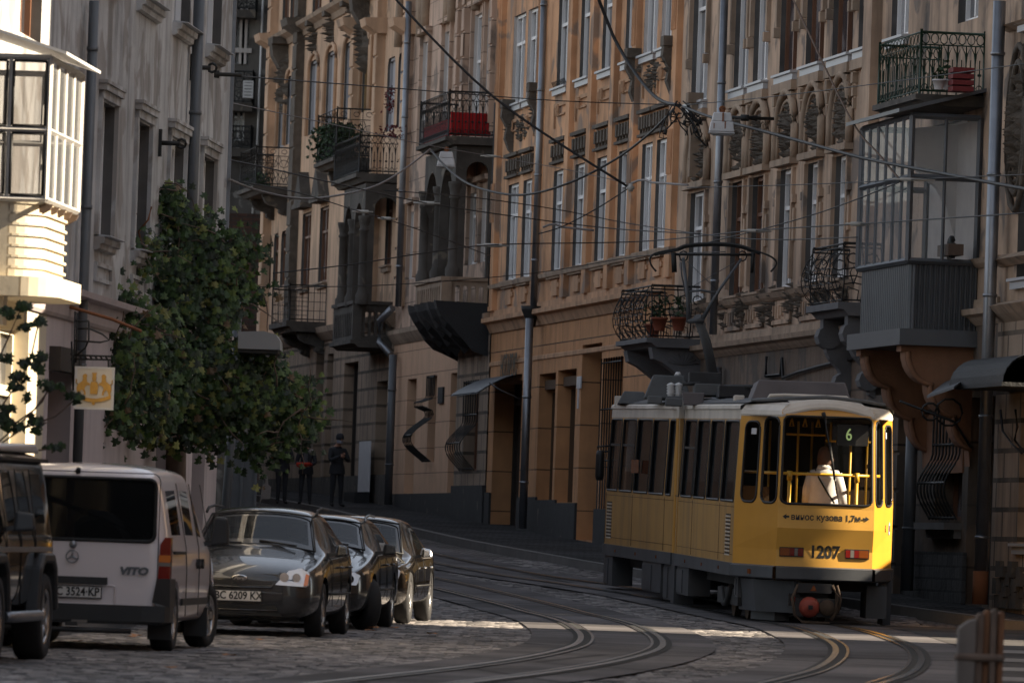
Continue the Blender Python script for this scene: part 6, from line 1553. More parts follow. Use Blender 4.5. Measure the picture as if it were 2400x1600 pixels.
def seg_f(FR_, a, c, prof=lambda z: 0.0):
    """vertical wall from plan point a to c (local), outward normal to the right of travel a->c; prof gives inset by height"""
    a = Vector((*a,0)); c = Vector((*c,0)); L = (c-a).length; t = (c-a)/L; nrm = Vector((t.y, -t.x, 0))
    def f(u, v, o=0.0):
        p = a+t*u+nrm*(o-prof(v)); return FR_(p.x, p.y, v)
    return f, L
lean = lambda z: 0.0 if z < 1.8 else .045*(z-1.8)
def section(FR_, y0, y1, wins_left, wins_right, body='tram_side_yellow', nm='body_side'):
    for side in (-1, 1):
        if side < 0: f, L = seg_f(FR_, (-WT,y1), (-WT,y0), lean)      # travelling backwards: normal points left
        else: f, L = seg_f(FR_, (WT,y0), (WT,y1), lean)
        ws = wins_left if side < 0 else wins_right
        hs = [(min(a_,b_), max(a_,b_), ZW, ZT, .09, .06) for a_, b_ in ws]
        mb = MB(); sheet(mb, f, 0, L, ZS, ZT+.0, [(h[0],h[1],ZW,ZT-.02,.09,.06) for h in hs], .035, 0, 1, seg=4)
        o = mb.build(nm, [M[body], M['gasket']], tram)
        mb = MB()
        for (v0,o0),(v1,o1) in zip([(ZT,0),(ZT+.14,.0),(ZT+.15,.025),(ZR,.02),(ZR+.02,-.02),(ZR+.07,-.25)],[(ZT+.14,0),(ZT+.15,.025),(ZR,.02),(ZR+.02,-.02),(ZR+.07,-.25)]): mb.face([f(0,v0,o0), f(L,v0,o0), f(L,v1,o1), f(0,v1,o1)])
        mb.build('cream_band', M['tram_cream'], tram)
        mb = MB(); fbox(mb, f, 0, L, ZB, ZS, -.02, .03); mb.build('skirt', M['tram_skirt'], tram)
        for h in hs:
            mb = MB(); d = -.03; mb.face([f(h[0],h[2],d), f(h[1],h[2],d), f(h[1],h[3],d), f(h[0],h[3],d)]); w_ = mb.build('side_window', M['tram_glass'], tram)
            mb = MB(); O_ = hole_outline((h[0]+.01,h[1]-.01,h[2]+.01,h[3]-.03,.09,.06), 4); mb.tube([f(u,v,-.005) for u,v in O_], .022, 4, closed=True)
            if h[1]-h[0] > 1.0 and h[1]-h[0] < 1.6 : fbox(mb, f, h[0]+.03, h[1]-.03, 2.52, 2.56, -.03, .0)
            mb.build('window_gasket', M['gasket'], w_)
        mb = MB()      # panel joints and rivet line
        for h in hs[::2]: mb.tube([f(h[0]-.04,ZS+.02,.001), f(h[0]-.04,ZW-.03,.001)], .006, 3)
        mb.tube([f(.02,ZW-.07,.001), f(L-.02,ZW-.07,.001)], .005, 3); mb.tube([f(.02,ZS+.12,.001), f(L-.02,ZS+.12,.001)], .005, 3)
        mb.build('panel_joint', M['under_rust'], tram)
        # louvre grille
        if side < 0:
            u0 = L-.35-.62 if FR_ is rear else .25
            mb = MB()
            for i in range(11):
                for j in range(3): fbox(mb, f, u0+j*.21, u0+j*.21+.15, .96+i*.052*1.1, .96+i*.052*1.1+.022, .002, .012)
            g = mb.build('louvre', M['tram_cream'], tram, merge=False)
            mb = MB()
            for i in range(11):
                for j in range(3): fbox(mb, f, u0+j*.21, u0+j*.21+.15, .984+i*.052*1.1, .984+i*.052*1.1+.025, .001, .006)
            mb.build('louvre_slot', M['gasket'], g, merge=False)
            for k in (.2,.5,.8):
                mb = MB(); fbox(mb, f, L*k, L*k+.05, ZB+.07, ZB+.12, .03, .045); mb.build('marker_lamp', M['tail_amber'], tram)
        # under-floor boxes
        if side < 0:
            mb = MB()
            for (k0,k1,zb,oo) in (((.02,.14,.12,.0),(.60,.86,.14,.01),(.87,.99,.05,-.03)) if FR_ is front else ((.03,.24,.18,.0),(.95,.995,.3,-.1))):
                mb.mark(); fbox(mb, f, L*k0 if FR_ is front else L*k0, L*k1, zb+.05, ZB-.005, -.35, oo); fbox(mb, f, L*k0+.02, (L*k0+L*k1)/2-.01, zb+.08, ZB-.05, oo, oo+.015)
            o = mb.build('equipment_box', M['tram_skirt'], tram)
dm('tram_glass', (.012,.015,.018), .04, spec=.5, alpha=.86)
YC = 1.42; YR = 8.95
Lr = YR-YC
px2u = lambda x: (1727-x)/117*Lr          # forward distance from the tail corner
wl = [(Lr-px2u(a), Lr-px2u(c)) for a, c in ((1602,1612),(1615,1639.5),(1642,1667),(1670,1696),(1699,1725.5))]
wr = [(.3,1.5),(1.7,2.9),(3.1,4.3),(4.5,5.7),(5.9,7.0)]
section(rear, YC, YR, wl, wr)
px2f = lambda x: (1590-x)/158*8.1
Lf = 8.1
wl = [(Lf-px2f(a), Lf-px2f(c)) for a, c in ((1434,1460),(1463,1494),(1497,1530),(1533,1566),(1570,1582))]
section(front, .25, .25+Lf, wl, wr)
# bright yellow ring at the articulation
for FR_, a, c in ((front, .02, .245),(rear, YR+.002, YR+.2)):
    for side in (-1, 1):
        mb = MB(); x0, x1 = sorted((side*(WT-.1), side*(WT+.012)))
        mb.box((x0,a,.86),(x1,c,ZT), 0, FR_); mb.build('joint_post', M['tram_yellow' if FR_ is front else 'tram_side_yellow'], tram)
mb = MB(); mb.box((-WT-.01,-.0,ZT+.002),(WT+.01,.28,ZR+.06), 0, front); mb.build('joint_roof_collar', M['tram_cream'], tram)
mb = MB(); mb.box((-WT+.06,-.25,.3),(WT-.06,.2,3.1), 0, front); mb.build('bellows', M['gasket'], tram)
mb = MB(); mb.box((-WT-.02,-.2,.05),(-WT+.3,.02,.86), 0, front); mb.box((-WT-.02,.025,.05),(-WT+.3,.14,.86), 0, front); mb.build('joint_skirt', M['tram_skirt'], tram)
# ---- tail: rear wall and corner walls lofted over height
HW = .715      # half width of rear wall
prof = [(ZS,.015,0),(1.1,.04,0),(1.42,-.03,0),(1.72,.0,0),(1.76,.0,0),(3.10,.11,0),(3.16,.14,0)]
def ins(z):
    for (a, b_, _), (c, d, _) in zip(prof, prof[1:]):
        if z <= c: return b_+(d-b_)*(z-a)/(c-a) if z >= a else b_
    return prof[-1][1]
def tail_f(kind):
    """kind: 'rear','left','right' -> f(s 0..1, z, o)"""
    def corner(z): return Vector((HW-.0-.03*max(0,z-1.76)/1.3, ins(z)))
    def f(s, v, o=0.0):
        cR = corner(v); R_ = Vector((cR.x, cR.y)); L_ = Vector((-cR.x, cR.y)); B_r = Vector((WT-lean(v), YC)); B_l = Vector((-WT+lean(v), YC))
        if kind == 'rear': a, c = L_, R_
        elif kind == 'right': a, c = R_, B_r
        else: a, c = B_l, L_
        p = a+(c-a)*s; t = (c-a).normalized(); n_ = Vector((t.y, -t.x)); p = p+n_*o
        return rear(p.x, p.y, v)
    return f
fr_, fl_, fg_ = tail_f('rear'), tail_f('left'), tail_f('right')
ZTT = 2.98
def multi(mb, f, zs, mats_, holes, dep, mr):
    for (a, c), m_ in zip(zip(zs, zs[1:]), mats_): sheet(mb, f, 0, 1, a, c, [h for h in holes if a-1e-6 <= h[2] and h[3] <= c+1e-6], dep, m_, mr, seg=5)
mb = MB(); RW = (.035,.965,1.78,ZTT+.05,.09,.09); RW = (.035,.965,1.78,3.02,.0,.0)
O_ = (.025,.975,1.78,3.07,.10,.10)
multi(mb, fr_, [ZS,1.1,1.42,1.72,3.10,3.16], [0]*5, [(O_[0],O_[1],O_[2],O_[3],.08,.08)], .03, 1); mb.build('tail_panel', [M['tram_tail'], M['gasket']], tram)
LW = [(.14,.5,1.78,2.97,.12,.12),(.60,.965,1.78,3.04,.12,.12)]
mb = MB(); multi(mb, fl_, [ZS,1.1,1.42,1.72,3.09], [0]*4, LW, .03, 1); mb.build('corner_panel', [M['tram_yellow'], M['gasket']], tram)
RWn = [(.05,.42,1.78,3.02,.12,.12),(.56,.93,1.78,2.97,.12,.12)]
mb = MB(); multi(mb, fg_, [ZS,1.1,1.42,1.72,3.09], [0]*4, RWn, .03, 1); mb.build('corner_panel', [M['tram_yellow'], M['gasket']], tram)
dm('tail_glass', (.02,.022,.022), .02, spec=.4, alpha=.12)
for f, hs, nm in ((fr_, [(O_[0],O_[1],O_[2],O_[3],.08,.08)], 'rear_window'),(fl_, LW, 'corner_window'),(fg_, RWn, 'corner_window')):
    for h in hs:
        mb = MB(); mb.face([f(h[0],h[2],-.028), f(h[1],h[2],-.028), f(h[1],h[3],-.028), f(h[0],h[3],-.028)]); w_ = mb.build(nm, M['tail_glass'], tram)
        mb = MB(); mb.tube([f(u,v,.0) for u,v in hole_outline((h[0],h[1],h[2],h[3],h[4],h[5]), 5)], .02, 5, closed=True); mb.build('window_gasket', M['gasket'], w_)
# cream roof rim, curved tail roof
mb = MB(); N = 10
def rim(s, z, o=0):
    return fl_(s*1, z, o) if False else None
def ringpts(z, inset, arch=0):
    pts = []
    for k in range(4): pts.append(fl_(k/3, min(z,3.16), -inset))
    for k in range(1, N): pts.append(fr_(k/N, min(z,3.16), -inset)+Vector((0,0,arch*math.sin(math.pi*k/N))))
    for k in range(4): pts.append(fg_(k/3, min(z,3.16), -inset))
    return [p+Vector((0,0,z-min(z,3.16))) for p in pts]
r0, r1, r2, r3, r4 = ringpts(3.05,-.004,.13), ringpts(3.08,-.012,.135), ringpts(3.14,.0,.13), ringpts(3.22,.06,.1), ringpts(3.27,.5,.07)
for A_, B2_ in ((r0,r1),(r1,r2),(r2,r3),(r3,r4)):
    for i in range(len(A_)-1): mb.face([A_[i], A_[i+1], B2_[i+1], B2_[i]])
mb.face(r4); mb.build('tail_roof_rim', M['tram_cream'], tram)
mb = MB()
mb.face([fr_(.03,3.075,.014), fr_(.97,3.075,.014)]+[fr_(s,3.085+.115*math.sin(math.pi*s)**.6,.014-.0*s) for s in (.93,.85,.7,.5,.3,.15,.07)]); mb.build('yellow_header', M['tram_yellow'], tram)
# dark seam band above the rim and roof decks
mb = MB()
for FR_, a, c in ((rear, 1.2, 9.2),(front, .0, 8.4)):
    P = [(-WT+.1,ZR+.04),(-.75,ZR+.13),(0,ZR+.17),(.75,ZR+.13),(WT-.1,ZR+.04)]
    for (x0,z0),(x1,z1) in zip(P, P[1:]): mb.face([FR_(x0,a,z0), FR_(x1,a,z1), FR_(x1,c,z1), FR_(x0,c,z0)])
mb.build('roof_deck', M['roof_grey'], tram)
mb = MB(); mb.tube([rear(-WT+.2,1.3,ZR+.08), rear(-.6,.55,ZR+.12), rear(0,.42,ZR+.16), rear(.6,.55,ZR+.12), rear(WT-.2,1.3,ZR+.08)], .03, 5); mb.build('rain_gutter', M['roof_grey'], tram)
# bumper / skirt round the tail
mb = MB()
for f in (fl_, fr_, fg_):
    for (z0,o0),(z1,o1) in zip([(.66,-.3),(.66,.02),(.68,.05),(.84,.05),(.86,.0)],[(.66,.02),(.68,.05),(.84,.05),(.86,0)]): mb.face([f(0,z0,o0), f(1,z0,o0), f(1,z1,o1), f(0,z1,o1)])
mb.build('bumper', M['tram_skirt'], tram)
mb = MB(); fbox(mb, lambda u,v,o: fl_(u,v,o), .45, .5, .72, .79, .05, .07); mb.build('marker_lamp', M['tail_amber'], tram)
# tail lamps
for s0 in (.035, .715):
    mb = MB(); z0, z1 = 1.0, 1.14; ff = lambda u, v, o: fr_(u, v, o)
    fbox(mb, ff, s0, s0+.25, z0, z1, -.02, .02); L_ = mb.build('tail_lamp', M['gasket'], tram)
    segs = [(0,.10,'tail_amber'),(.10,.15,'tail_red'),(.15,.185,'tail_clear'),(.185,.24,'tail_red')] if s0 < .5 else [(.0,.05,'tail_red'),(.05,.09,'tail_clear'),(.09,.14,'tail_red'),(.14,.24,'tail_amber')]
    for a, c, m_ in segs: mb = MB(); fbox(mb, ff, s0+.005+a, s0+.005+c-.003, z0+.015, z1-.015, .02, .03); mb.build('lens', M[m_], L_)
# writing
xr_ = (Vector(fr_(1,1.2))-Vector(fr_(0,1.2))).normalized()
def paint_text(txt, name, zc_, size, **k):
    me = text_mesh(txt, size, **k); Wr = (Vector(fr_(1,zc_))-Vector(fr_(0,zc_))).length
    for v in me.vertices: v.co = fr_(.5+v.co.x/Wr, zc_+v.co.y, .003+(.0015 if v.co.z > 0 else 0))
    me.materials.clear(); me.materials.append(M['ink']); o = bpy.data.objects.new(name, me); COL.objects.link(o); o.parent = tram; o.matrix_parent_inverse = parent_world(tram).inverted()
paint_text('1207', 'fleet_number', 1.075, .25, bold=.009, width=.9)
paint_text('винос кузова 1,7м', 'overhang_warning', 1.585, .128, bold=.0028, width=.93)
for s in (-1, 1):
    mb = MB(); c0 = .5+s*.465*1.0; q = lambda a, b_: fr_(.5+s*(.38+a), 1.588+b_, .008)
    mb.face([q(0,.015), q(.03,.015), q(.03,.04), q(.07,0), q(.03,-.04), q(.03,-.015), q(0,-.015)]); mb.build('overhang_arrow', M['ink'], tram)
mb = MB(); c0 = fg_(.62,1.45,.006); mb.tube([fg_(.62+.02*math.cos(a), 1.45+.05*math.sin(a), .006) for a in [k*math.pi/4 for k in range(2,7)]], .006, 4); mb.build('side_letter', M['ink'], tram)
dm('badge_blue', (.15,.35,.5), .5); mb = MB(); mb.face([fg_(.82+.035*math.cos(a), 1.45+.1*math.sin(a), .006) for a in [k*math.pi/6 for k in range(12)]]); o = mb.build('side_crest', M['badge_blue'], tram)
mb = MB(); mb.face([fg_(.82+.018*math.cos(a), 1.45+.05*math.sin(a), .01) for a in [k*math.pi/6 for k in range(12)]]); mb.build('crest_centre', M['tail_amber'], o)
# wiper
mb = MB(); mb.tube([fr_(.45,3.1,.03), fr_(.5,2.75,.04), fr_(.6,2.0,.02)], .012, 5); mb.tube([fr_(.44,3.13,.03), fr_(.46,3.05,.04)], .03, 6); mb.tube([fr_(.52,2.7,.02), fr_(.58,2.15,.02)], .018, 4); mb.build('wiper', M['gasket'], tram)
# paper notices in the corner windows
for f, u in ((fl_,.3),(fg_,.68)): mb = MB(); fbox(mb, f, u-.05, u+.07, 2.78, 2.87, -.027, -.02); mb.build('window_sticker', M['white_board'], tram)
# interior
mb = MB(); mb.face([rear(-WT+.1,1.3,.9), rear(WT-.1,1.3,.9), rear(WT-.1,9,.9), rear(-WT+.1,9,.9)]); mb.face([rear(-.6,.1,.9), rear(.6,.1,.9), rear(WT-.1,1.3,.9), rear(-WT+.1,1.3,.9)]); mb.build('floor', M['interior_dark'], tram)
mb = MB(); mb.face([rear(-WT+.15,.4,3.06), rear(WT-.15,.4,3.06), rear(WT-.15,9,3.06), rear(-WT+.15,9,3.06)]); mb.build('ceiling', M['interior_dark'], tram)
mb = MB(); mb.box((-WT+.08,8.9,.9),(WT-.08,8.95,3.06), 0, rear); mb.face([front(-.9,8,.9), front(.9,8,.9), front(.9,8,3), front(-.9,8,3)]); mb.build('bulkhead', M['interior_dark'], tram)
mb = MB()
for k in range(5):
    for s in (-1, 1): mb.mark(); mb.box((s*.75-.22,2.6+k*1.2,1.3),(s*.75+.22,2.66+k*1.2,2.0), 0, rear); mb.box((s*.75-.22,2.6+k*1.2,1.28),(s*.75+.22,3.0+k*1.2,1.34), 0, rear)
mb.build('seat', M['interior_tan'], tram)
mb = MB(); H = lambda x, y, z: rear(x, y, z)
hz = 2.22
mb.tube([H(-1.05,1.6,hz), H(-.62,.45,hz), H(.62,.45,hz), H(1.05,1.6,hz)], .025, 6)
for x in (-.5, .5): mb.tube([H(x,.45,.9), H(x,.45,hz)], .027, 6); mb.tube([H(x,.45,hz-.1), H(x,.45,hz+.04)], .04, 6)
for x, y, z0, z1 in ((.28,1.9,.9,3.0),(.52,1.4,.9,2.85),(-.12,2.6,.9,3.0),(.85,2.0,.9,2.8),(-.35,4.2,.9,3.0),(.4,5,.9,3.0)): mb.tube([H(x,y,z0), H(x,y,z1)], .018, 6)
mb.tube([H(.2,1.9,2.72), H(.9,1.9,2.72)], .018, 6); mb.tube([H(-.3,2.6,2.8), H(.3,2.6,2.8)], .018, 6)
for x in (-.3,-.1,.1): mb.tube([H(x,2.0,3.04), H(x-.03,2.0,2.92), H(x+.03,2.0,2.92), H(x,2.0,3.04)], .012, 4)
mb.build('handrail', M['rail_yellow'], tram)
mb = MB(); mb.box((.16,.24,2.66),(.62,.34,2.97), 0, rear); dsp = mb.build('route_display', M['gasket'], tram)
put_text('6', 'route_number', rear(.33,.225,2.815), rear(1,0,0)-rear(0,0,0), (0,0,1), .25, 'led_green', dsp, width=.8, bold=.002)
# posters on the right inside
for (x, z0, z1, m_) in ((.7,1.4,2.0,'interior_tan'),(.80,2.05,2.2,'under_rust')): mb = MB(); mb.box((x,2.3,z0),(x+.25,2.32,z1), 0, rear); mb.build('poster', M[m_], tram)
# ---- underneath
def bogie(FR_, y, dx=0, yaw=0):
    e_ = MB()
    for yy in (y-.75, y+.95):
        for s in (-1, 1):
            cx = dx+s*.53
            e_.mark(); P = [(yy+.33*math.cos(a), .35+.33*math.sin(a)) for a in [k*math.pi/9 for k in range(18)]]
            e_.prism(P, lambda u,v: FR_(cx-.05,u,v), lambda u,v: FR_(cx+.05,u,v))
    bo = e_.build('wheel', M['under_rust'], tram)
    e_ = MB()
    for s in (-1, 1): e_.box((dx+s*.72-.06,y-1.2,.22),(dx+s*.72+.06,y+1.4,.46), 0, FR_); e_.tube([FR_(dx+s*.8,y-.5,.5), FR_(dx+s*.82,y-.2,.25), FR_(dx+s*.8,y+.3,.22), FR_(dx+s*.8,y+.6,.45)], .05, 6)
    e_.box((dx-.7,y-.2,.3),(dx+.7,y+.4,.55), 0, FR_); e_.build('bogie_frame', M['tram_under'], bo)
bogie(rear, 2.7, -.3); bogie(front, 3.9, 0)
mb = MB(); mb.box((-.9,.9,.5),(.9,9,.82), 0, rear); mb.box((-.9,0,.5),(.9,8.2,.82), 0, front); mb.build('underframe', M['tram_under'], tram)
# left rear cover (grey box with chamfer) and right mudguard
mb = MB()
P = [(-1.1,1.75),(-.95,.75),(-.42,.12),(-.3,.12),(-.3,1.4)]
for (a, c) in zip(P, P[1:]+P[:1]): 
    mb.face([rear(a[0],a[1],.64), rear(c[0],c[1],.64), rear(c[0]*.94,c[1]*.9+.1,.17), rear(a[0]*.94,a[1]*.9+.1,.17)])
mb.face([rear(p[0]*.94,p[1]*.9+.1,.17) for p in P]); mb.build('corner_cover', M['tram_skirt'], tram)
mb = MB(); P = [(-.9,1.3),(-.62,.7),(-.4,.7),(-.4,1.3)]
for (a, c) in zip(P, P[1:]+P[:1]): mb.face([rear(a[0],a[1],.2), rear(c[0],c[1],.2), rear(c[0],c[1],-.02+.06), rear(a[0],a[1],-.02+.06)])
mb.build('cover_foot', M['tram_skirt'], tram)
mb = MB(); mb.box((-.5,.06,.28),(-.36,.13,.46), 0, rear); o = mb.build('reflector_mount', M['gasket'], tram); mb = MB(); mb.prism([(-.43+.045*math.cos(a), .38+.045*math.sin(a)) for a in [k*math.pi/5 for k in range(10)]], lambda x,z: rear(x,.04,z), lambda x,z: rear(x,.06,z)); mb.build('reflector', M['tail_red'], o)
mb = MB(); mb.box((.72,.55,.12),(1.02,1.2,.6), 0, rear); mb.build('corner_cover', M['tram_skirt'], tram)
mb = MB(); mb.box((1.06,1.2,.02),(1.18,1.75,.8), 0, rear); mb.hexa([rear(.95,1.0,.62), rear(1.16,1.25,.62), rear(1.18,1.7,.0), rear(1.1,1.7,.0), rear(.95,1.0,.66), rear(1.16,1.25,.66), rear(1.18,1.7,.06), rear(1.1,1.7,.06)]); mb.build('side_skirt_plate', M['tram_skirt'], tram)
# coupler
mb = MB(); mb.box((-.38,-.05,.48),(.12,.2,.62), 0, rear); mb.box((-.4,-.02,.13),(.2,.15,.40), 0, rear); mb.box((-.32,.15,.2),(.1,1.2,.55), 0, rear); cp = mb.build('coupler', M['tram_under'], tram)
mb = MB(); mb.tube([rear(-.38,-.03,.6), rear(-.46,-.05,.4), rear(-.42,-.05,.15), rear(-.3,-.05,.05), rear(.1,-.05,.04)], .025, 5); mb.tube([rear(.13,-.03,.6), rear(.2,-.06,.45), rear(.19,-.06,.2), rear(.12,-.05,.1)], .03, 5); mb.tube([rear(.2,-.02,.6), rear(.26,-.05,.4), rear(.22,-.05,.2)], .02, 5); mb.build('coupler_hoses', M['under_rust'], cp)
mb = MB(); mb.lathe([(0,-.12),(.05,-.12),(.12,-.09),(.155,-.02),(.155,.02)], lambda a,c,d: rear(-.2+a,-.02+d,.27+c), 14); mb.build('coupler_cap', M['coupler_red'], cp)
mb = MB(); mb.box((-.23,-.2,.24),(-.17,-.13,.3), 0, rear); mb.build('coupler_pin', M['gasket'], cp)
mb = MB(); mb.lathe([(0,-.06),(.11,-.06),(.12,-.02)], lambda a,c,d: rear(.06+a,-.03+d,.27+c), 12); mb.build('coupler_cone', M['under_rust'], cp)
mb = MB(); mb.face([rear(-.2,-.056,.51), rear(-.1,-.056,.51), rear(-.15,-.056,.6)]); mb.build('warning_triangle', M['tail_amber'], cp)
# ---- roof gear
def rbox(x0, y0, x1, y1, Y, dep, m, name, par=tram, taper=0, slant=0):
    a, c = at(x0, y1, Y), at(x1, y0, Y); mb = MB(); t = taper
    mb.hexa([(a.x,Y,a.z),(c.x,Y,a.z),(c.x,Y+dep,a.z),(a.x,Y+dep,a.z),(a.x+t,Y+t*.4,c.z),(c.x-t*.9,Y+t*.4,c.z),(c.x-t*.9,Y+dep-t*.4,c.z),(a.x+t,Y+dep-t*.4,c.z)]); o = mb.build(name, M[m], par)
    bv = o.modifiers.new('b','BEVEL'); bv.width = .012; return o
rbox(1757,897,2000,945,115.6,2.4,'pod_mauve','roof_pod',taper=.13)
rbox(1720,926,1745,948,116.8,.5,'tram_cream','roof_hatch'); 
mb = MB(); mb.tube([at(1800,936,114.6), at(1805,927,114.6), at(1840,926,114.6), at(1985,932,114.4), at(1990,938,114.4)], .03, 5); mb.build('roof_handle', M['tram_cream'], tram)
rbox(1510,881,1622,932,124,1.2,'roof_grey','roof_unit',taper=.14); rbox(1448,918,1522,945,128.5,1.2,'roof_grey','roof_unit',taper=.1)
rbox(1518,928,1552,945,122.6,.5,'roof_grey','resistor_box'); rbox(1560,933,1600,950,121.3,.5,'roof_grey','resistor_box'); rbox(1603,920,1648,948,120.2,.4,'pod_mauve','resistor_box',taper=-.03)
rbox(1440,928,1462,953,129.8,.25,'tram_cream','antenna_box')
rbox(1628,900,1690,925,121.2,1.4,'roof_grey','roof_unit'); rbox(1615,873,1692,900,121.6,.9,'tram_under','pantograph_base')
rbox(1685,905,1760,930,119.5,1.5,'tram_under','roof_unit')
for x in (1572, 1590): 
    c0 = at(x, 925, 121.8); mb = MB(); mb.lathe([(.05,-.02)]+[(.05+.022*(k%2), k*.022) for k in range(9)]+[(0,.2)], lambda a,c,d: Vector((c0.x+a,c0.y+c,c0.z+d)), 10); mb.build('roof_insulator', M['lamp_white'], tram)
mb = MB(); c0 = at(1589,880,124.4); mb.tube([c0, c0+Vector((0,0,.06))], [.07,.03], 8); mb.build('beacon', M['lamp_white'], tram)
mb = MB(); mb.tube([at(1690,930,120), at(1690,912,120), at(1700,905,120), at(1800,905,119)], .03, 5); mb.tube([at(1520,930,123), at(1560,935,123)], .03, 5); mb.tube([at(1600,900,121.5), at(1640,898,121.5)], .03, 5); mb.build('roof_pipes', M['tram_under'], tram)
mb = MB(); a = at(1597,955,121.9); mb.hexa([tuple(a+Vector(v)) for v in ((-.03,0,-.28),(.2,0,-.28),(.2,.1,-.28),(-.03,.1,-.28),(-.03,0,.14),(.32,0,.2),(.32,.1,.2),(-.03,.1,.14))]); mb.build('joint_cowl', M['tram_cream'], tram)
# pantograph
pg = empty('pantograph', at(1660,870,122.5)); pg.parent = tram; pg.matrix_parent_inverse = parent_world(tram).inverted()
Yp = 122.3
K = lambda x, y, d=0: at(x, y, Yp+d)
mb = MB(); mb.tube([K(1672,880,.6), K(1655,800,.3), K(1634,742,0)], [.085,.08,.065], 8); mb.build('lower_arm', M['roof_grey'], pg)
mb = MB(); mb.tube([K(1614,755), K(1612,700), K(1601,604)], [.04,.03,.026], 6); mb.tube([K(1645,750), K(1684,682), K(1738,606)], [.04,.028,.024], 6); mb.tube([K(1612,752), K(1650,750)], .045, 6); mb.tube([K(1620,752,.1), K(1597,640,.1), K(1596,615,.1)], .012, 4); mb.tube([K(1610,612), K(1688,686)], .006, 3); mb.tube([K(1728,612), K(1615,676)], .006, 3); mb.tube([K(1612,684), K(1645,680), K(1683,688)], .02, 5); mb.build('upper_frame', M['steel_grey'], pg)
mb = MB(); mb.tube([K(1582,596), K(1770,597)], .022, 5); mb.tube([K(1578,592), K(1580,638)], .045, 5); mb.tube([K(1765,590), K(1762,640)], .03, 5)
for x in (1602,1740): mb.tube([K(x+10*math.cos(a), 600+12*math.sin(a)) for a in [k*math.pi/4 for k in range(8)]], .012, 4, closed=True)
mb.build('head_bar', M['iron'], pg)
bow = catm([(1538,636),(1527,622),(1524,606),(1535,594),(1570,586),(1590,582),(1606,576),(1640,572),(1690,571),(1730,575),(1762,585),(1800,598),(1817,610),(1818,622),(1806,637)], 4)
mb = MB(); mb.tube([K(x,y,-.12) for x,y in bow], [.016 if (x < 1590 or x > 1770) else .026 for x, y in bow], 5); mb.tube([K(x,y+4,.2) for x,y in bow[12:-14]], .018, 5); mb.build('collector_bow', M['iron'], pg)
# front mirror arm on the far left
mb = MB(); Ym = 131; mb.tube([at(1434,1044,Ym), at(1400,1046,Ym), at(1399,1060,Ym), at(1434,1056,Ym)], .015, 4); mb.build('mirror_arm', M['iron'], tram)
c0 = at(1406,1090,Ym); mb = MB(); mb.lathe([(0,-.26),(.06,-.25),(.075,-.18),(.075,.18),(.06,.25),(0,.26)], lambda a,c,d: Vector((c0.x+a,c0.y+c,c0.z+d)), 8); mb.build('mirror', M['gasket'], tram)
for x in (1485,1494): mb = MB(); q = at(x-2,1105,126.6); mb.box((q.x-.03,q.y,q.z-.02),(q.x+.03,q.y+.05,q.z+.20)); mb.build('window_hammer', M['tail_amber'], tram)
# ================================================================= PEOPLE
def cloth(k, c): dm(k, c, .85, var=.25, scale=12)
cloth('dark_cloth', (.022,.024,.03)); cloth('grey_trousers', (.03,.032,.038)); cloth('cream_coat', (.66,.635,.60)); cloth('hair_brown', (.10,.05,.03)); cloth('mask_grey', (.25,.26,.3)); cloth('light_fur', (.30,.27,.25)); cloth('grey_scarf', (.08,.08,.09)); cloth('strap', (.03,.04,.03)); cloth('red_box', (.45,.03,.012))
def skinbody(name, joints, edges, T, mats, zones, parent=None, root=0, sub=2):
    """joints {i:(x,y,z,rx,ry)}; zones(co)->material index in local coordinates"""
    me = bpy.data.meshes.new(name); me.from_pydata([j[:3] for j in joints], edges, []); o = bpy.data.objects.new(name, me); COL.objects.link(o)
    sk = o.modifiers.new('s', 'SKIN'); sk.use_smooth_shade = True
    for i, j in enumerate(joints): me.skin_vertices[0].data[i].radius = (j[3], j[4])
    me.skin_vertices[0].data[root].use_root = True
    ss = o.modifiers.new('u', 'SUBSURF'); ss.levels = ss.render_levels = sub
    dg = bpy.context.evaluated_depsgraph_get(); dg.update(); m2 = bpy.data.meshes.new_from_object(o.evaluated_get(dg)); bpy.data.objects.remove(o); bpy.data.meshes.remove(me)
    m2.materials.clear()
    for k in mats: m2.materials.append(M[k])
    for p in m2.polygons: p.material_index = zones(p.center); p.use_smooth = True
    for v in m2.vertices: v.co = T(*v.co)
    m2.name = name; o = bpy.data.objects.new(name, m2); COL.objects.link(o)
    if parent: o.parent = parent; o.matrix_parent_inverse = parent_world(parent).inverted()
    return o
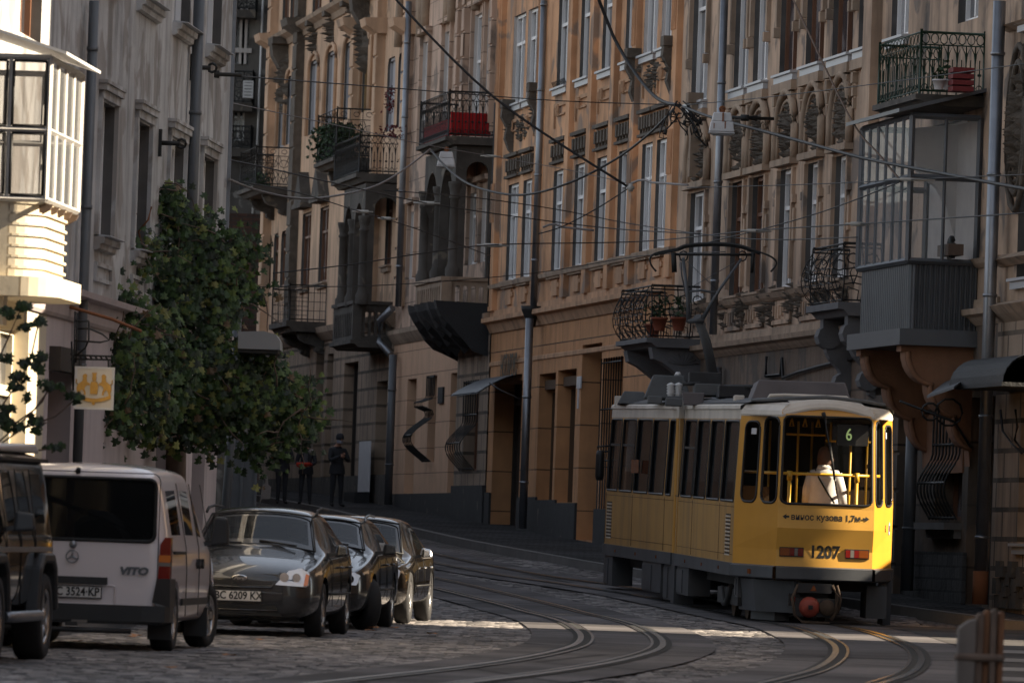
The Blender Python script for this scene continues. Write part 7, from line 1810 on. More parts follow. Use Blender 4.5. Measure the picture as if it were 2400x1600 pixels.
def person(x, y, Y, face, label, h=1.75, arms=((.28,.12,.95),(-.28,.12,.95)), jacket='dark_cloth', legs='dark_cloth', skin_z=1.47, feet_apart=.11, hair='cap', hand_fwd=.22, back=False, floor=None, group=None, hands=True, mask=False, head_tilt=.03):
    k = h/1.75; z0 = floor if floor is not None else gz(Y)+.13
    X0 = at(x, y, Y).x; ca, sa = math.cos(face), math.sin(face)
    T = lambda a, b_, c: Vector((X0+(a*ca-b_*sa)*k, Y+(a*sa+b_*ca)*k, z0+c*k))      # +y of the figure = its front
    J = [(0,0,.96,.15,.115),(0,0,1.12,.145,.115),(0,.0,1.32,.165,.12),(0,.0,1.43,.085,.075),(0,.015,1.52,.055,.058),(0,.02+head_tilt,1.60,.078,.09),(0,.02+head_tilt,1.68,.075,.092),
         (.09,0,.9,.1,.105),(feet_apart,.02,.5,.062,.068),(feet_apart+.01,-.01,.1,.045,.05),(feet_apart+.02,.0,.05,.04,.045),(feet_apart+.04,.16,.035,.042,.03),
         (-.09,0,.9,.1,.105),(-feet_apart,.02,.5,.062,.068),(-feet_apart-.01,-.01,.1,.045,.05),(-feet_apart-.02,.0,.05,.04,.045),(-feet_apart-.04,.16,.035,.042,.03)]
    E_ = [(0,1),(1,2),(2,3),(3,4),(4,5),(5,6),(0,7),(7,8),(8,9),(9,10),(10,11),(0,12),(12,13),(13,14),(14,15),(15,16)]
    hp = []
    for s, (ex, ey, ez), (hx, hy, hz) in ((1,*arms[0]),(-1,*arms[1])) if len(arms[0]) == 2 else ((1,(.27,-.02,1.13),arms[0]),(-1,(-.27,-.02,1.13),arms[1])):
        i = len(J); J += [(s*.19,0,1.38,.075,.07),(ex,ey,ez,.055,.055),(hx,hy,hz,.036,.036)]; E_ += [(2,i),(i,i+1),(i+1,i+2)]; hp.append((s,(ex,ey,ez),(hx,hy,hz)))
    zones = lambda c: 2 if c.z > skin_z and abs(c.x) < .14 else (0 if (c.z > .86 or (abs(c.x) > .2 and c.z > .6)) else (3 if c.z < .07 else 1))
    e = skinbody('person', J, E_, T, [jacket, legs, 'skin', 'rubber'], zones)
    e['label'] = label; e['category'] = 'person'
    if group: e['group'] = group
    if hands:
        for s, el, hd in hp:
            d = (Vector(hd)-Vector(el)).normalized(); side = Vector((s*-1,0,0)); side = (side-d*side.dot(d)).normalized(); nn = d.cross(side)
            base = Vector(hd); JJ = [tuple(base)+(.028,.03), tuple(base+d*.05)+(.03,.036)]; EE = [(0,1)]
            for q in range(4):
                b0 = base+d*.075+side*(-.03+.02*q); i = len(JJ); JJ += [tuple(b0)+(.009,.009), tuple(b0+d*.035+nn*.008)+(.008,.008), tuple(b0+d*(.055-.006*abs(q-1.5))+nn*.03)+(.007,.007)]; EE += [(1,i),(i,i+1),(i+1,i+2)]
            i = len(JJ); b0 = base+d*.03+side*.035; JJ += [tuple(b0)+(.01,.01), tuple(b0+d*.03+side*.015+nn*.015)+(.009,.009)]; EE += [(0,i),(i,i+1)]
            skinbody('hand', JJ, EE, T, ['skin'], lambda c: 0, e, sub=1)
    hy = .02+head_tilt; mb = MB()
    if hair == 'cap': mb.lathe([(.098,1.64),(.108,1.68),(.105,1.74),(.075,1.785),(0,1.80)], lambda a,c,d: T(a*.9,hy+c*1.05,d), 14); mb.prism([(-.07,.08),(.07,.08),(.05,.15),(-.05,.15)], lambda a,c: T(a,hy+c,1.665), lambda a,c: T(a,hy+c,1.68)); nm, mm = 'cap', 'dark_cloth'
    elif hair == 'bob':
        mb.lathe([(.09,1.47),(.125,1.50),(.138,1.58),(.130,1.68),(.105,1.755),(.06,1.80),(0,1.81)], lambda a,c,d: T(a*.95,hy-.012+(c*1.0 if c < 0 else c*.55),d), 16); nm, mm = 'hair', 'hair_brown'
    else: mb.lathe([(.092,1.62),(.1,1.7),(.08,1.76),(0,1.785)], lambda a,c,d: T(a*.92,hy-.02+c,d), 12); nm, mm = 'hair', 'hair_brown'
    mb.build(nm, M[mm], e)
    if not back:
        mb = MB(); mb.prism([(-.012,-.02),(.012,-.02),(.006,.04),(-.006,.04)], lambda a,c: T(a,hy+.115,1.63+c), lambda a,c: T(a,hy+.08,1.63+c)); mb.build('nose', M['skin'], e)
        for s in (-1, 1): mb = MB(); mb.box((s*.03-.012,hy+.085,1.66),(s*.03+.012,hy+.097,1.668), 0, T); mb.build('eye', M['ink'], e)
        mb = MB()
        if mask: mb.lathe([(.088,1.55),(.098,1.59),(.096,1.63)], lambda a,c,d: T(a*.85,hy+abs(c)*1.06,d), 12); mb.build('face_mask', M['mask_grey'], e)
        else: mb.box((-.022,hy+.085,1.58),(.022,hy+.095,1.586), 0, T); mb.build('mouth', M['tail_red'], e)
    # hem of the jacket
    mb = MB(); mb.lathe([(.205,.80),(.2,.9),(.18,1.02)], lambda a,c,d: T(a*1.0,c*.78,d), 16); mb.build('jacket_hem', M[jacket], e)
    return e, T
fc = math.pi        # facing the camera (figure's +y turned to -Y)
p1, T1 = person(787, 1190, 193.5, fc+.45, 'person in dark jacket and cap looking down at a phone by the white board', 1.80, arms=(((.25,.12,1.12),(.06,.3,1.24)),((-.26,.1,1.12),(-.04,.3,1.22))), mask=True, head_tilt=.08, group=None)
mb = MB(); mb.box((-.035,.34,1.24),(.035,.35,1.38), 0, T1); tag(mb.build('phone', M['ink']), 'dark phone held up by the person in the cap', 'phone')
p2, T2 = person(714, 1190, 195, fc-.1, 'person in a dark coat with pale shoulder trim holding a red box', 1.68, arms=(((.25,.05,1.1),(.14,.3,1.04)),((-.25,.05,1.1),(-.14,.3,1.04))), legs='grey_trousers', hair='short')
for s in (-1, 1):
    mb = MB(); mb.lathe([(0,-.07),(.06,-.055),(.085,0),(.06,.055),(0,.07)], lambda a,c,d: T2(s*.13+a,.06+c*.9,1.40+d), 10); mb.build('shoulder_trim', M['light_fur'], p2)
mb = MB(); mb.box((-.05,.115,1.02),(.05,.14,1.42), 0, T2); mb.build('scarf', M['grey_scarf'], p2)
mb = MB(); mb.hexa([T2(-.2,.28,1.0), T2(.16,.28,.95), T2(.2,.46,.98), T2(-.16,.46,1.03), T2(-.22,.28,1.08), T2(.18,.28,1.1), T2(.24,.46,1.1), T2(-.18,.46,1.12)]); o = tag(mb.build('red_box', M['red_box']), 'flat red patterned box held by the person with pale shoulders', 'box')
bv = o.modifiers.new('b','BEVEL'); bv.width = .03
mb = MB(); 
for k in range(9): mb.box((-.16+.04*k,.27,1.015+.012*(k%3)),(-.14+.04*k,.276,1.03+.012*(k%3)), 0, T2)
mb.build('pattern', M['sign_cream'], o)
p3, T3 = person(658, 1190, 194.5, fc+.2, 'person in dark clothes half hidden under the vine, hands together', 1.76, arms=(((.26,.06,1.12),(.05,.26,1.16)),((-.26,.06,1.12),(-.06,.26,1.14))), hair='cap', feet_apart=.08)
mb = MB(); mb.prism([(.3,.12),(.52,.1),(.5,.42),(.44,.5),(.42,.7),(.38,.7),(.36,.48),(.28,.42)], lambda a,c: T3(a,.0,c), lambda a,c: T3(a,.12,c)); tag(mb.build('shopping_bag', M['light_fur']), 'pale printed shopping bag hanging low beside the person under the vine', 'bag')
# passenger in the tram, seen from behind
pw, Tw = person(1930, 1187, 114.15, -.25, 'person with brown bobbed hair and pale coat, standing behind the tram rear window', 1.68, arms=(((.27,.03,1.1),(.30,.1,.85)),((-.26,.03,1.1),(-.26,.12,.86))), jacket='cream_coat', legs='grey_trousers', hair='bob', back=True, floor=rear(0,1.2,.9).z+.01)
mb = MB(); mb.lathe([(.265,.72),(.245,.9),(.22,1.15),(.235,1.3),(.215,1.38),(.14,1.44),(.09,1.50)], lambda a,c,d: Tw(a*1.0,c*.66-.005,d), 20); mb.build('coat', M['cream_coat'], pw)
mb = MB()
for s in (-1, 1): mb.tube([Tw(s*.19,0,1.37), Tw(s*.265,.02,1.12), Tw(s*.285,.06,.9)], [.085,.078,.07], 10)
mb.build('coat_sleeve', M['cream_coat'], pw)
mb = MB(); mb.lathe([(.1,1.43),(.125,1.46),(.1,1.515),(.08,1.5)], lambda a,c,d: Tw(a,c*.85,d), 14); mb.build('coat_collar', M['cream_coat'], pw)
mb = MB(); mb.tube([Tw(-.13,-.06,1.43), Tw(-.05,-.165,1.3), Tw(.08,-.175,1.1), Tw(.2,-.14,.92)], .014, 5); mb.build('bag_strap', M['strap'], pw)
# ================================================================= CARS
def paint(k, c, rough=.22, metal=.5): dm(k, c, rough, metal, coat=.9, spec=.5)
paint('paint_black', (.014,.015,.018), .2, .2); paint('paint_graphite', (.012,.013,.016), .24, .05); paint('paint_white_van', (.70,.64,.65), .35, 0); paint('paint_brown_black', (.02,.016,.012), .08, .5)
dm('car_glass', (.012,.015,.018), .02, spec=.6, alpha=.80); dm('car_glass_dark', (.008,.009,.01), .02, spec=.7)
dm('black_plastic', (.02,.021,.023), .55, var=.2, scale=8); dm('chrome', (.6,.6,.6), .12, 1.0); dm('alloy', (.42,.42,.43), .25, .9); dm('tyre', (.012,.012,.013), .85, bump=.2)
dm('headlamp', (.62,.62,.64), .12, .3, coat=1); dm('plate_white', (.62,.60,.58), .5); dm('seat_dark', (.05,.05,.055), .9); dm('orange_lens', (.5,.14,.02), .2, coat=1); dm('bright_metal', (.7,.7,.7), .15, 1.0)
def wheel(par, T, x, y, side, r=.32, wd=.2, spokes=5, steer=0, rim='alloy', name='wheel'):
    c, s_ = math.cos(steer), math.sin(steer)
    def W(a, b_, z): return T(x+a*c-b_*s_, y+a*s_+b_*c, z)      # a along car, b outward axis (y)
    e = bpy.data.objects.new(name, None); COL.objects.link(e); e.parent = par; e.matrix_parent_inverse = parent_world(par).inverted(); e.location = T(x, y, r)
    L = lambda prof, m, nm: None
    mb = MB(); prof = [(r*.62,-wd/2),(r*.93,-wd/2),(r,-wd/2+.03),(r,wd/2-.03),(r*.93,wd/2),(r*.68,wd/2),(r*.64,wd/2-.02)]
    n = 28
    mb.lathe(prof, lambda a,c_,d: W(a, d*side, r+c_), n); mb.build('tyre', M['tyre'], e)
    mb = MB(); mb.lathe([(r*.66,wd/2-.015),(r*.62,wd/2-.005),(r*.58,wd/2-.03),(r*.56,-.02)], lambda a,c_,d: W(a, d*side, r+c_), n)
    for k in range(spokes):
        a0 = 2*math.pi*k/spokes; hw = .22 if spokes < 7 else .13
        mb.face([W(r*.13*math.cos(a0-.8), (wd/2-.03)*side, r+r*.13*math.sin(a0-.8)), W(r*.6*math.cos(a0-hw), (wd/2-.02)*side, r+r*.6*math.sin(a0-hw)), W(r*.6*math.cos(a0+hw), (wd/2-.02)*side, r+r*.6*math.sin(a0+hw)), W(r*.13*math.cos(a0+.8), (wd/2-.03)*side, r+r*.13*math.sin(a0+.8))])
    mb.lathe([(r*.2,wd/2-.035),(r*.17,wd/2-.012),(0,wd/2-.01)], lambda a,c_,d: W(a, d*side, r+c_), 12)
    ro = mb.build('rim', M[rim], e)
    mb = MB(); mb.lathe([(r*.6,-.02),(0,-.02)], lambda a,c_,d: W(a, d*side, r+c_), 16); mb.build('brake_disc', M['black_plastic'], ro)
    return e
def carbody(par, T, stations, mats, regions, arches, arch_r, sub=2):
    """stations: (x, [ (y,z) ... ]) half rings bottom->top centre; regions(i,j)->material index; returns parts"""
    V = []; Fc = []; Mi = []; n = len(stations[0][1]); full = 2*n-1
    for x, R_ in stations:
        for (y, z) in R_: V.append((x, y, z))
        for (y, z) in R_[-2::-1]: V.append((x, -y, z))
    for i in range(len(stations)-1):
        for j in range(full-1):
            a = i*full+j; b_ = a+full; jj = j if j < n-1 else (2*n-3-j)
            Fc.append((a, a+1, b_+1, b_)); Mi.append(regions(i, jj, j >= n-1))
        a = i*full+full-1; Fc.append((a, i*full, (i+1)*full, (i+1)*full+full-1)); Mi.append(0)
    for base in (0, (len(stations)-1)*full):
        for j in range(n-1): Fc.append((base+j, base+j+1, base+full-2-j, base+full-1-j)) if j < n-2 else Fc.append((base+j, base+j+1, base+full-1-j)); Mi.append(0)
    me = bpy.data.meshes.new('b'); me.from_pydata(V, [], Fc)
    for k in mats: me.materials.append(M[k])
    me.polygons.foreach_set('material_index', Mi)
    bm = bmesh.new(); bm.from_mesh(me); bmesh.ops.remove_doubles(bm, verts=bm.verts, dist=1e-4); bmesh.ops.recalc_face_normals(bm, faces=bm.faces); bm.to_mesh(me); bm.free()
    o = bpy.data.objects.new('b', me); COL.objects.link(o)
    s = o.modifiers.new('s','SUBSURF'); s.levels = s.render_levels = sub
    cuts = []
    for (ax, sgn) in arches:
        mb = MB(); P = [(ax+arch_r*math.cos(a), .33+arch_r*math.sin(a)) for a in [k*math.pi/12 for k in range(24)]]
        w0, w1 = (.55, 1.3)
        mb.prism(P, lambda u,v: (u, sgn*w1, v), lambda u,v: (u, sgn*w0, v)); c = mb.build('c', M['black_plastic']); cuts.append(c)
        bo = o.modifiers.new('c','BOOLEAN'); bo.object = c; bo.operation = 'DIFFERENCE'; bo.solver = 'EXACT'
    dg = bpy.context.evaluated_depsgraph_get(); dg.update(); m2 = bpy.data.meshes.new_from_object(o.evaluated_get(dg)); bpy.data.objects.remove(o)
    for c in cuts: bpy.data.objects.remove(c)
    ids = sorted(set(p.material_index for p in m2.polygons)); out = {}
    names = [m.name for m in m2.materials]
    for mi in ids:
        vm = {}; V = []; Fc = []
        for p in m2.polygons:
            if p.material_index != mi: continue
            f_ = []
            for v in p.vertices:
                if v not in vm: vm[v] = len(V); V.append(m2.vertices[v].co.copy())
                f_.append(vm[v])
            Fc.append(f_)
        out[mi] = (V, Fc, names[mi])
    bpy.data.meshes.remove(m2); return out
def finish(par, T, out, names):
    objs = {}
    jobs = []
    for mi, (V, Fc, mn) in out.items():
        if mi == 0: jobs.append((mi, V, Fc, mn)); continue
        pa = list(range(len(V)))
        def root_(i):
            while pa[i] != i: pa[i] = pa[pa[i]]; i = pa[i]
            return i
        for f_ in Fc:
            for k in f_[1:]: pa[root_(k)] = root_(f_[0])
        comp = {}
        for f_ in Fc: comp.setdefault(root_(f_[0]), []).append(f_)
        for fs in comp.values():
            ids = sorted({i for f_ in fs for i in f_}); ix = {i: n for n, i in enumerate(ids)}; jobs.append((mi, [V[i] for i in ids], [[ix[i] for i in f_] for f_ in fs], mn))
    for mi, V, Fc, mn in jobs:
        me = bpy.data.meshes.new(names[mi]); me.from_pydata([tuple(T(*v)) for v in V], [], Fc)
        me.materials.append(M[mn] if mn in M else bpy.data.materials[mn]); me.polygons.foreach_set('use_smooth', [True]*len(Fc)); 
        try: me.set_sharp_from_angle(angle=math.radians(38))
        except Exception: pass
        o = bpy.data.objects.new(names[mi], me); COL.objects.link(o); o.parent = par; o.matrix_parent_inverse = parent_world(par).inverted(); objs[mi] = o
    return objs
def half(w, zb, zbelt, ztop, wt, zc, wb=None):
    """half cross-section"""
    wb = wb or w*.93
    return [(0,zb),(w*.8,zb),(w*.965,zb+.07),(w,zb+(zbelt-zb)*.45),(w*.985,zbelt-.07),(wb,zbelt),(wb-.015,zbelt+.03),(wt+.03,ztop-.04),(wt-.05,ztop+.01),(wt*.55,ztop+(zc-ztop)*.8),(0,zc)]
def placecar(x, Y, yaw, dz=0, roll=0):
    """returns T mapping car coords (x forward, y left, z up)"""
    pitch = math.atan2(gz(Y+2)-gz(Y-2), 4)
    f_ = Vector((math.cos(yaw)*1, math.sin(yaw), 0)); l_ = Vector((-math.sin(yaw), math.cos(yaw), 0)); f_.z = math.tan(pitch)*f_.y
    f_.normalize(); u_ = f_.cross(l_).normalized(); l_ = u_.cross(f_)
    O = Vector((x, Y, gz(Y)-.012+dz)); return lambda a, b_, c: O+f_*a+l_*b_+u_*c
def plate(par, T, x, z, s, txt, name='licence_plate', y=0, w=.52, face=1):
    mb = MB(); x0, x1 = sorted((x, x+.012*face)); mb.box((x0,y-w/2-.01,z-.066),(x1,y+w/2+.01,z+.066), 0, T); q = mb.build('plate_surround', M['black_plastic'], par)
    mb = MB(); x0, x1 = sorted((x+.012*face, x+.018*face)); mb.box((x0,y-w/2,z-.056),(x1,y+w/2,z+.056), 0, T); p = mb.build(name, M['plate_white'], q)
    xd = T(0,face,0)-T(0,0,0); put_text(txt, 'plate_number', T(x+.02*face, y, z), xd, T(0,0,1)-T(0,0,0), .125, 'ink', p, bold=.0025, width=.86)
def sidemirror(par, T, x, y, z, m, s=1, h=.13, w=.2, facing=1):
    mb = MB(); y0 = y; 
    pts = [(0,.02),(0,w*.9),(.03,w)]
    mb.hexa([T(x-.05,s*y0,z-.02), T(x+.06,s*(y0+.05),z-.02), T(x+.07,s*(y0+w),z), T(x-.05,s*(y0+w),z), T(x-.05,s*(y0+.04),z+h), T(x+.03,s*(y0+.06),z+h), T(x+.04,s*(y0+w-.02),z+h-.02), T(x-.05,s*(y0+w-.02),z+h-.02)])
    o = mb.build('side_mirror', M[m], par); bv = o.modifiers.new('b','BEVEL'); bv.width = .03; bv.segments = 3
    mb = MB(); mb.hexa([T(x-.02,s*(y0-.12),z-.03), T(x+.04,s*(y0-.12),z-.03), T(x+.03,s*(y0+.06),z), T(x-.02,s*(y0+.06),z), T(x-.02,s*(y0-.12),z+.02), T(x+.04,s*(y0-.12),z+.02), T(x+.03,s*(y0+.06),z+.04), T(x-.02,s*(y0+.06),z+.04)]); mb.build('mirror_arm', M['black_plastic'], o)
    return o
def hatch(name, label, cat, x, Y, yaw, pm, W=.92, H=1.48, L=4.3, kind='ford', steer=0, spokes=5, rr=.32, group='cars parked in a row along the left kerb'):
    """origin at the front bumper centre on the ground; car extends to negative x"""
    T = placecar(x, Y, yaw); e = empty(name, T(-L/2,0,0), label, cat, group)
    zb = .2; hb = .93 if kind != 'audi' else .86; wt = W*.66
    fl_h = hb-.17
    st = [(-.0, half(W*.70,zb+.06,.62,.64,W*.52,.66)), (-.05, half(W*.84,zb+.0,.68,.70,W*.6,.73)), (-.28, half(W*.95,zb-.01,.76,.79,W*.68,.83)), (-.7, half(W,zb,hb-.10,hb-.06,W*.74,hb-.01)), (-1.1, half(W,zb,hb-.03,hb+.0,W*.76,hb+.06)),
          (-1.32, half(W,zb,hb,hb+.03,W*.78,hb+.11)), (-1.38, half(W,zb,hb+.01,hb+.05,W*.79,hb+.14)),
          (-2.02, half(W,zb,hb+.02,H-.11,wt,H-.05)), (-2.12, half(W,zb,hb+.02,H-.075,wt,H-.015)), (-2.5, half(W,zb,hb+.03,H-.05,wt,H)), (-2.58, half(W,zb,hb+.03,H-.05,wt,H))]
    if kind == 'ford': st += [(-3.3, half(W,zb,hb+.05,H-.08,wt*.97,H-.03)), (-3.38, half(W,zb,hb+.05,H-.085,wt*.97,H-.035)), (-3.8, half(W*.99,zb,hb+.07,H-.16,wt*.93,H-.09)), (-4.0, half(W*.97,zb+.02,hb+.06,H-.26,wt*.92,H-.2)), (-4.2, half(W*.93,zb+.06,hb+.03,hb+.08,W*.7,hb+.1)), (-4.3, half(W*.88,zb+.12,hb-.08,hb-.04,W*.6,hb-.02))]
    elif kind == 'bmw': st += [(-3.4, half(W,zb,hb+.04,H-.06,wt,H-.01)), (-3.48, half(W,zb,hb+.04,H-.06,wt,H-.01)), (-4.3, half(W*.99,zb,hb+.04,H-.1,wt*.96,H-.04)), (-4.5, half(W*.97,zb,hb+.03,H-.3,wt*.94,H-.24)), (-4.7, half(W*.92,zb+.06,hb-.02,hb+.0,W*.6,hb+.02))]
    else: st += [(-3.2, half(W,zb,hb+.05,H-.07,wt,H-.02)), (-3.28, half(W,zb,hb+.05,H-.075,wt,H-.025)), (-3.75, half(W,zb,hb+.07,H-.18,wt*.95,H-.13)), (-4.15, half(W*.98,zb,hb+.07,hb+.10,W*.72,hb+.14)), (-4.5, half(W*.95,zb+.04,hb+.04,hb+.07,W*.66,hb+.09)), (-4.62, half(W*.85,zb+.1,hb-.1,hb-.06,W*.6,hb-.04))]
    def reg(i, j, mir):
        nsc = 6
        if i == 6 and j in (8,9): return 1          # windscreen
        if i in (7,8) and j == 6: return 2 if False else 0
        if j == 6 and i in (8,10,9): return 2
        if j == 6 and i in ((11,12) if kind != 'audi' else (11,12)): return 3
        if kind == 'ford' and i in (14,) and j in (8,9): return 4
        if kind == 'bmw' and i in (13,) and j in (8,9): return 4
        if kind == 'audi' and i in (13,) and j in (8,9): return 4
        return 0
    wb0 = -.86; wb1 = wb0-(2.64 if kind == 'ford' else 2.8)
    out = carbody(e, T, st, [pm,'car_glass','car_glass_dark','car_glass_dark','car_glass_dark'], reg, [(wb0,1),(wb0,-1),(wb1,1),(wb1,-1)], rr+.055)
    ob = finish(e, T, out, {0:'body',1:'windscreen',2:'front_side_window',3:'rear_side_window',4:'rear_window'})
    for xx, st_ in ((wb0, steer),(wb1, 0)):
        for s in (-1, 1): wheel(e, T, xx, s*(W-.125), s, rr, .2, spokes, st_)
    mb = MB(); mb.box((-L+.3,-W+.25,.17),(-.3,W-.25,.3), 0, T); mb.build('underbody', M['black_plastic'], e)
    # cabin
    mb = MB(); mb.box((-3.2,-W*.75,.3),(-1.5,W*.75,.9), 0, T); mb.box((-1.75,-W*.72,.9),(-1.48,W*.72,hb+.06), 0, T); mb.build('dashboard', M['seat_dark'], e)
    for s in (-1, 1): mb = MB(); mb.box((-2.75,s*.36-.24,.7),(-2.6,s*.36+.24,1.12), 0, T); mb.box((-2.72,s*.36-.13,1.12),(-2.62,s*.36+.13,1.3), 0, T); o = mb.build('seat', M['seat_dark'], e); o.modifiers.new('b','BEVEL').width = .05
    mb = MB(); mb.tube([T(-2.0+.0*k,(.36+.18*math.cos(a)),hb+.04+.17*math.sin(a)) for k, a in enumerate([q*math.pi/6 for q in range(12)])], .014, 5, closed=True); mb.build('steering_wheel', M['black_plastic'], e)
    mb = MB(); mb.box((-1.86,-.1,H-.23),(-1.84,.1,H-.17), 0, T); mb.build('rear_view_mirror', M['ink'], e)
    mb = MB()      # window rubber round the windscreen and wipers
    wsb = lambda t: (-1.37, W*.78*t, hb+.13-.07*t*t); wst = lambda t: (-2.0, wt*.98*t, H-.055-.05*t*t)
    mb.tube([T(*wsb(t)) for t in (-1,-.6,-.2,.2,.6,1)]+[T(*wst(t)) for t in (1,.5,0,-.5,-1)], .012, 4, closed=True); mb.build('windscreen_seal', M['black_plastic'], ob.get(1, e))
    mb = MB(); mb.tube([T(-1.33,.5,hb+.12), T(-1.42,.05,hb+.17)], .011, 4); mb.tube([T(-1.33,-.15,hb+.14), T(-1.42,-.6,hb+.14)], .011, 4); mb.build('wiper', M['ink'], e)
    for s in (-1, 1): sidemirror(e, T, -1.62, W-.02, hb+.02, 'bright_metal' if kind == 'audi' else ('black_plastic' if kind == 'bmw' else pm), s)
    # door seams and handles
    mb = MB()
    for s in (-1, 1):
        for xx in (-1.55,-2.56,-3.45): mb.mark(); mb.tube([T(xx,s*(W+.001),.35), T(xx+.01,s*(W*.995+.004),hb-.1), T(xx,s*(W*.95),hb)], .005, 3)
        mb.mark(); mb.tube([T(-1.3,s*(W+.002),.5), T(-3.5,s*(W+.002),.5)], .012, 4)
    mb.build('door_seam', M['ink'], e)
    for s in (-1, 1):
        for xx in (-2.45,-3.35): mb = MB(); mb.tube([T(xx,s*(W+.0),hb-.12), T(xx+.02,s*(W+.03),hb-.12), T(xx+.16,s*(W+.03),hb-.12), T(xx+.18,s*W,hb-.12)], .014, 5); mb.build('door_handle', M['chrome' if kind == 'audi' else pm], e)
    if kind == 'bmw' or kind == 'ford':
        for s in (-1, 1): mb = MB(); mb.tube([T(-1.95,s*(wt+.045),H-.085), T(-2.1,s*(wt+.04),H-.03), T(-2.6,s*(wt+.035),H-.005), T(-3.4,s*(wt+.03),H-.02)], .018, 5); mb.build('roof_trim', M['black_plastic' if kind == 'ford' else 'zinc'], e)
    # ---- nose
    def front_patch(poly, nm, m, dx=.012, par=e, depth=.03):
        mb = MB(); mb.prism([(y, z) for y, z in poly], lambda y,z: T(xat(y, z)+dx,y,z), lambda y,z: T(xat(y, z)-depth,y,z)); return mb.build(nm, M[m], par)
    def xat(y, z):
        t = abs(y)/W; zz = max(0, (z-.62)/.25); return -.012-.30*max(0, t-.45)**1.7*1.2-.22*zz**1.4
    if kind == 'ford':
        g = front_patch([(-.44,.72),(.44,.72),(.36,.58),(-.36,.58)], 'grille', 'ink')
        mb = MB(); mb.tube([T(xat(.46,.73)+.02,.47,.74), T(xat(.37,.57)+.02,.37,.565), T(.01,0,.56), T(xat(.37,.57)+.02,-.37,.565), T(xat(.46,.73)+.02,-.47,.74)], .014, 5); mb.build('grille_rim', M[pm], g)
        mb = MB(); mb.lathe([(.0,.03),(.07,.03),(.082,.02),(.082,0)], lambda a,c,d: T(.0+d+.005,a*1.15,.665+c*.5), 20); bd_ = mb.build('oval_badge', M['chrome'], g)
        mb = MB(); mb.lathe([(.0,.031),(.066,.031)], lambda a,c,d: T(.0+d+.006,a*1.12,.665+c*.48), 20); mb.build('badge_field', M['black_plastic'], bd_)
        put_text('Ford', 'badge_lettering', T(.045,0,.665), T(0,1,0)-T(0,0,0), T(0,0,1)-T(0,0,0), .055, 'chrome', bd_, font_shear=.35, bold=.0015, width=1.1)
        plate(e, T, .035, .46, 1, 'BC 6209 KX')
        mb = MB(); mb.tube([T(.0,.5,.50), T(.012,.0,.52) , T(.0,-.5,.50)], .008, 4); mb.build('bumper_seam', M['zinc'], e)
        lamps = [(.42,.60),(.78,.585),(.80,.74),(.70,.80),(.56,.765)]
        intake = [(-.42,.36),(.42,.36),(.5,.24),(-.5,.24)]
        front_patch(intake, 'lower_intake', 'ink'); mb = MB(); mb.tube([T(.01,-.46,.30), T(.012,0,.30), T(.01,.46,.30)], .012, 4); mb.build('intake_bar', M[pm], e)
    elif kind == 'bmw':
        lamps = [(.40,.56),(.74,.56),(.78,.68),(.70,.72),(.42,.70)]
        for s in (-1, 1): front_patch([(s*.04,.58),(s*.22,.58),(s*.2,.72),(s*.05,.72)][::s], 'kidney_grille', 'chrome')
        front_patch([(-.42,.38),(.42,.38),(.42,.28),(-.42,.28)], 'lower_intake', 'ink')
    else:
        lamps = [(.44,.60),(.80,.60),(.82,.70),(.74,.76),(.44,.73)]
        front_patch([(-.32,.74),(.32,.74),(.28,.34),(-.28,.34)], 'grille', 'ink')
        mb = MB(); mb.tube([T(.02,-.33,.75), T(.02,.33,.75), T(.02,.29,.33), T(.02,-.29,.33)], .014, 4, closed=True); mb.build('grille_rim', M['chrome'], e)
        plate(e, T, .03, .5, 1, '')  if False else None
        for s in (-1, 1):
            front_patch([(s*.45,.46),(s*.78,.46),(s*.78,.28),(s*.5,.28)][::s], 'side_intake', 'ink')
            mb = MB(); mb.tube([T(-.05,s*.62,.45), T(-.05,s*.62,.3)], .014, 4); mb.tube([T(-.04,s*.5,.36), T(-.08,s*.76,.36)], .008, 4); mb.build('intake_trim', M['chrome'], e)
    for s in (-1, 1):
        pl = [(s*y, z) for y, z in lamps]; pl = pl if s > 0 else pl[::-1]
        hl = front_patch(pl, 'headlight', 'headlamp', .055, e, .06)
        for k, (yy, rr_) in enumerate(((.52,.055),(.66,.05))):
            mb = MB(); zc = sum(z for _, z in lamps)/len(lamps)-.01; mb.lathe([(rr_,.0),(rr_*.8,-.015),(0,-.02)], lambda a,c,d: T(xat(yy,zc)+.06+d*0,s*yy+a,zc+c), 12); mb.build('lamp_bowl', M['chrome'], hl)
        if kind == 'ford':
            front_patch([(s*.745,.60),(s*.79,.60),(s*.80,.72),(s*.76,.74)][::s], 'indicator_lens', 'orange_lens', .062, hl)
            mb = MB(); mb.lathe([(.045,0),(.05,.012),(.03,.02),(0,.02)], lambda a,c,d: T(-.09+d,s*.66+a,.36+c), 12); mb.build('fog_lamp', M['headlamp'], e)
    return e, T
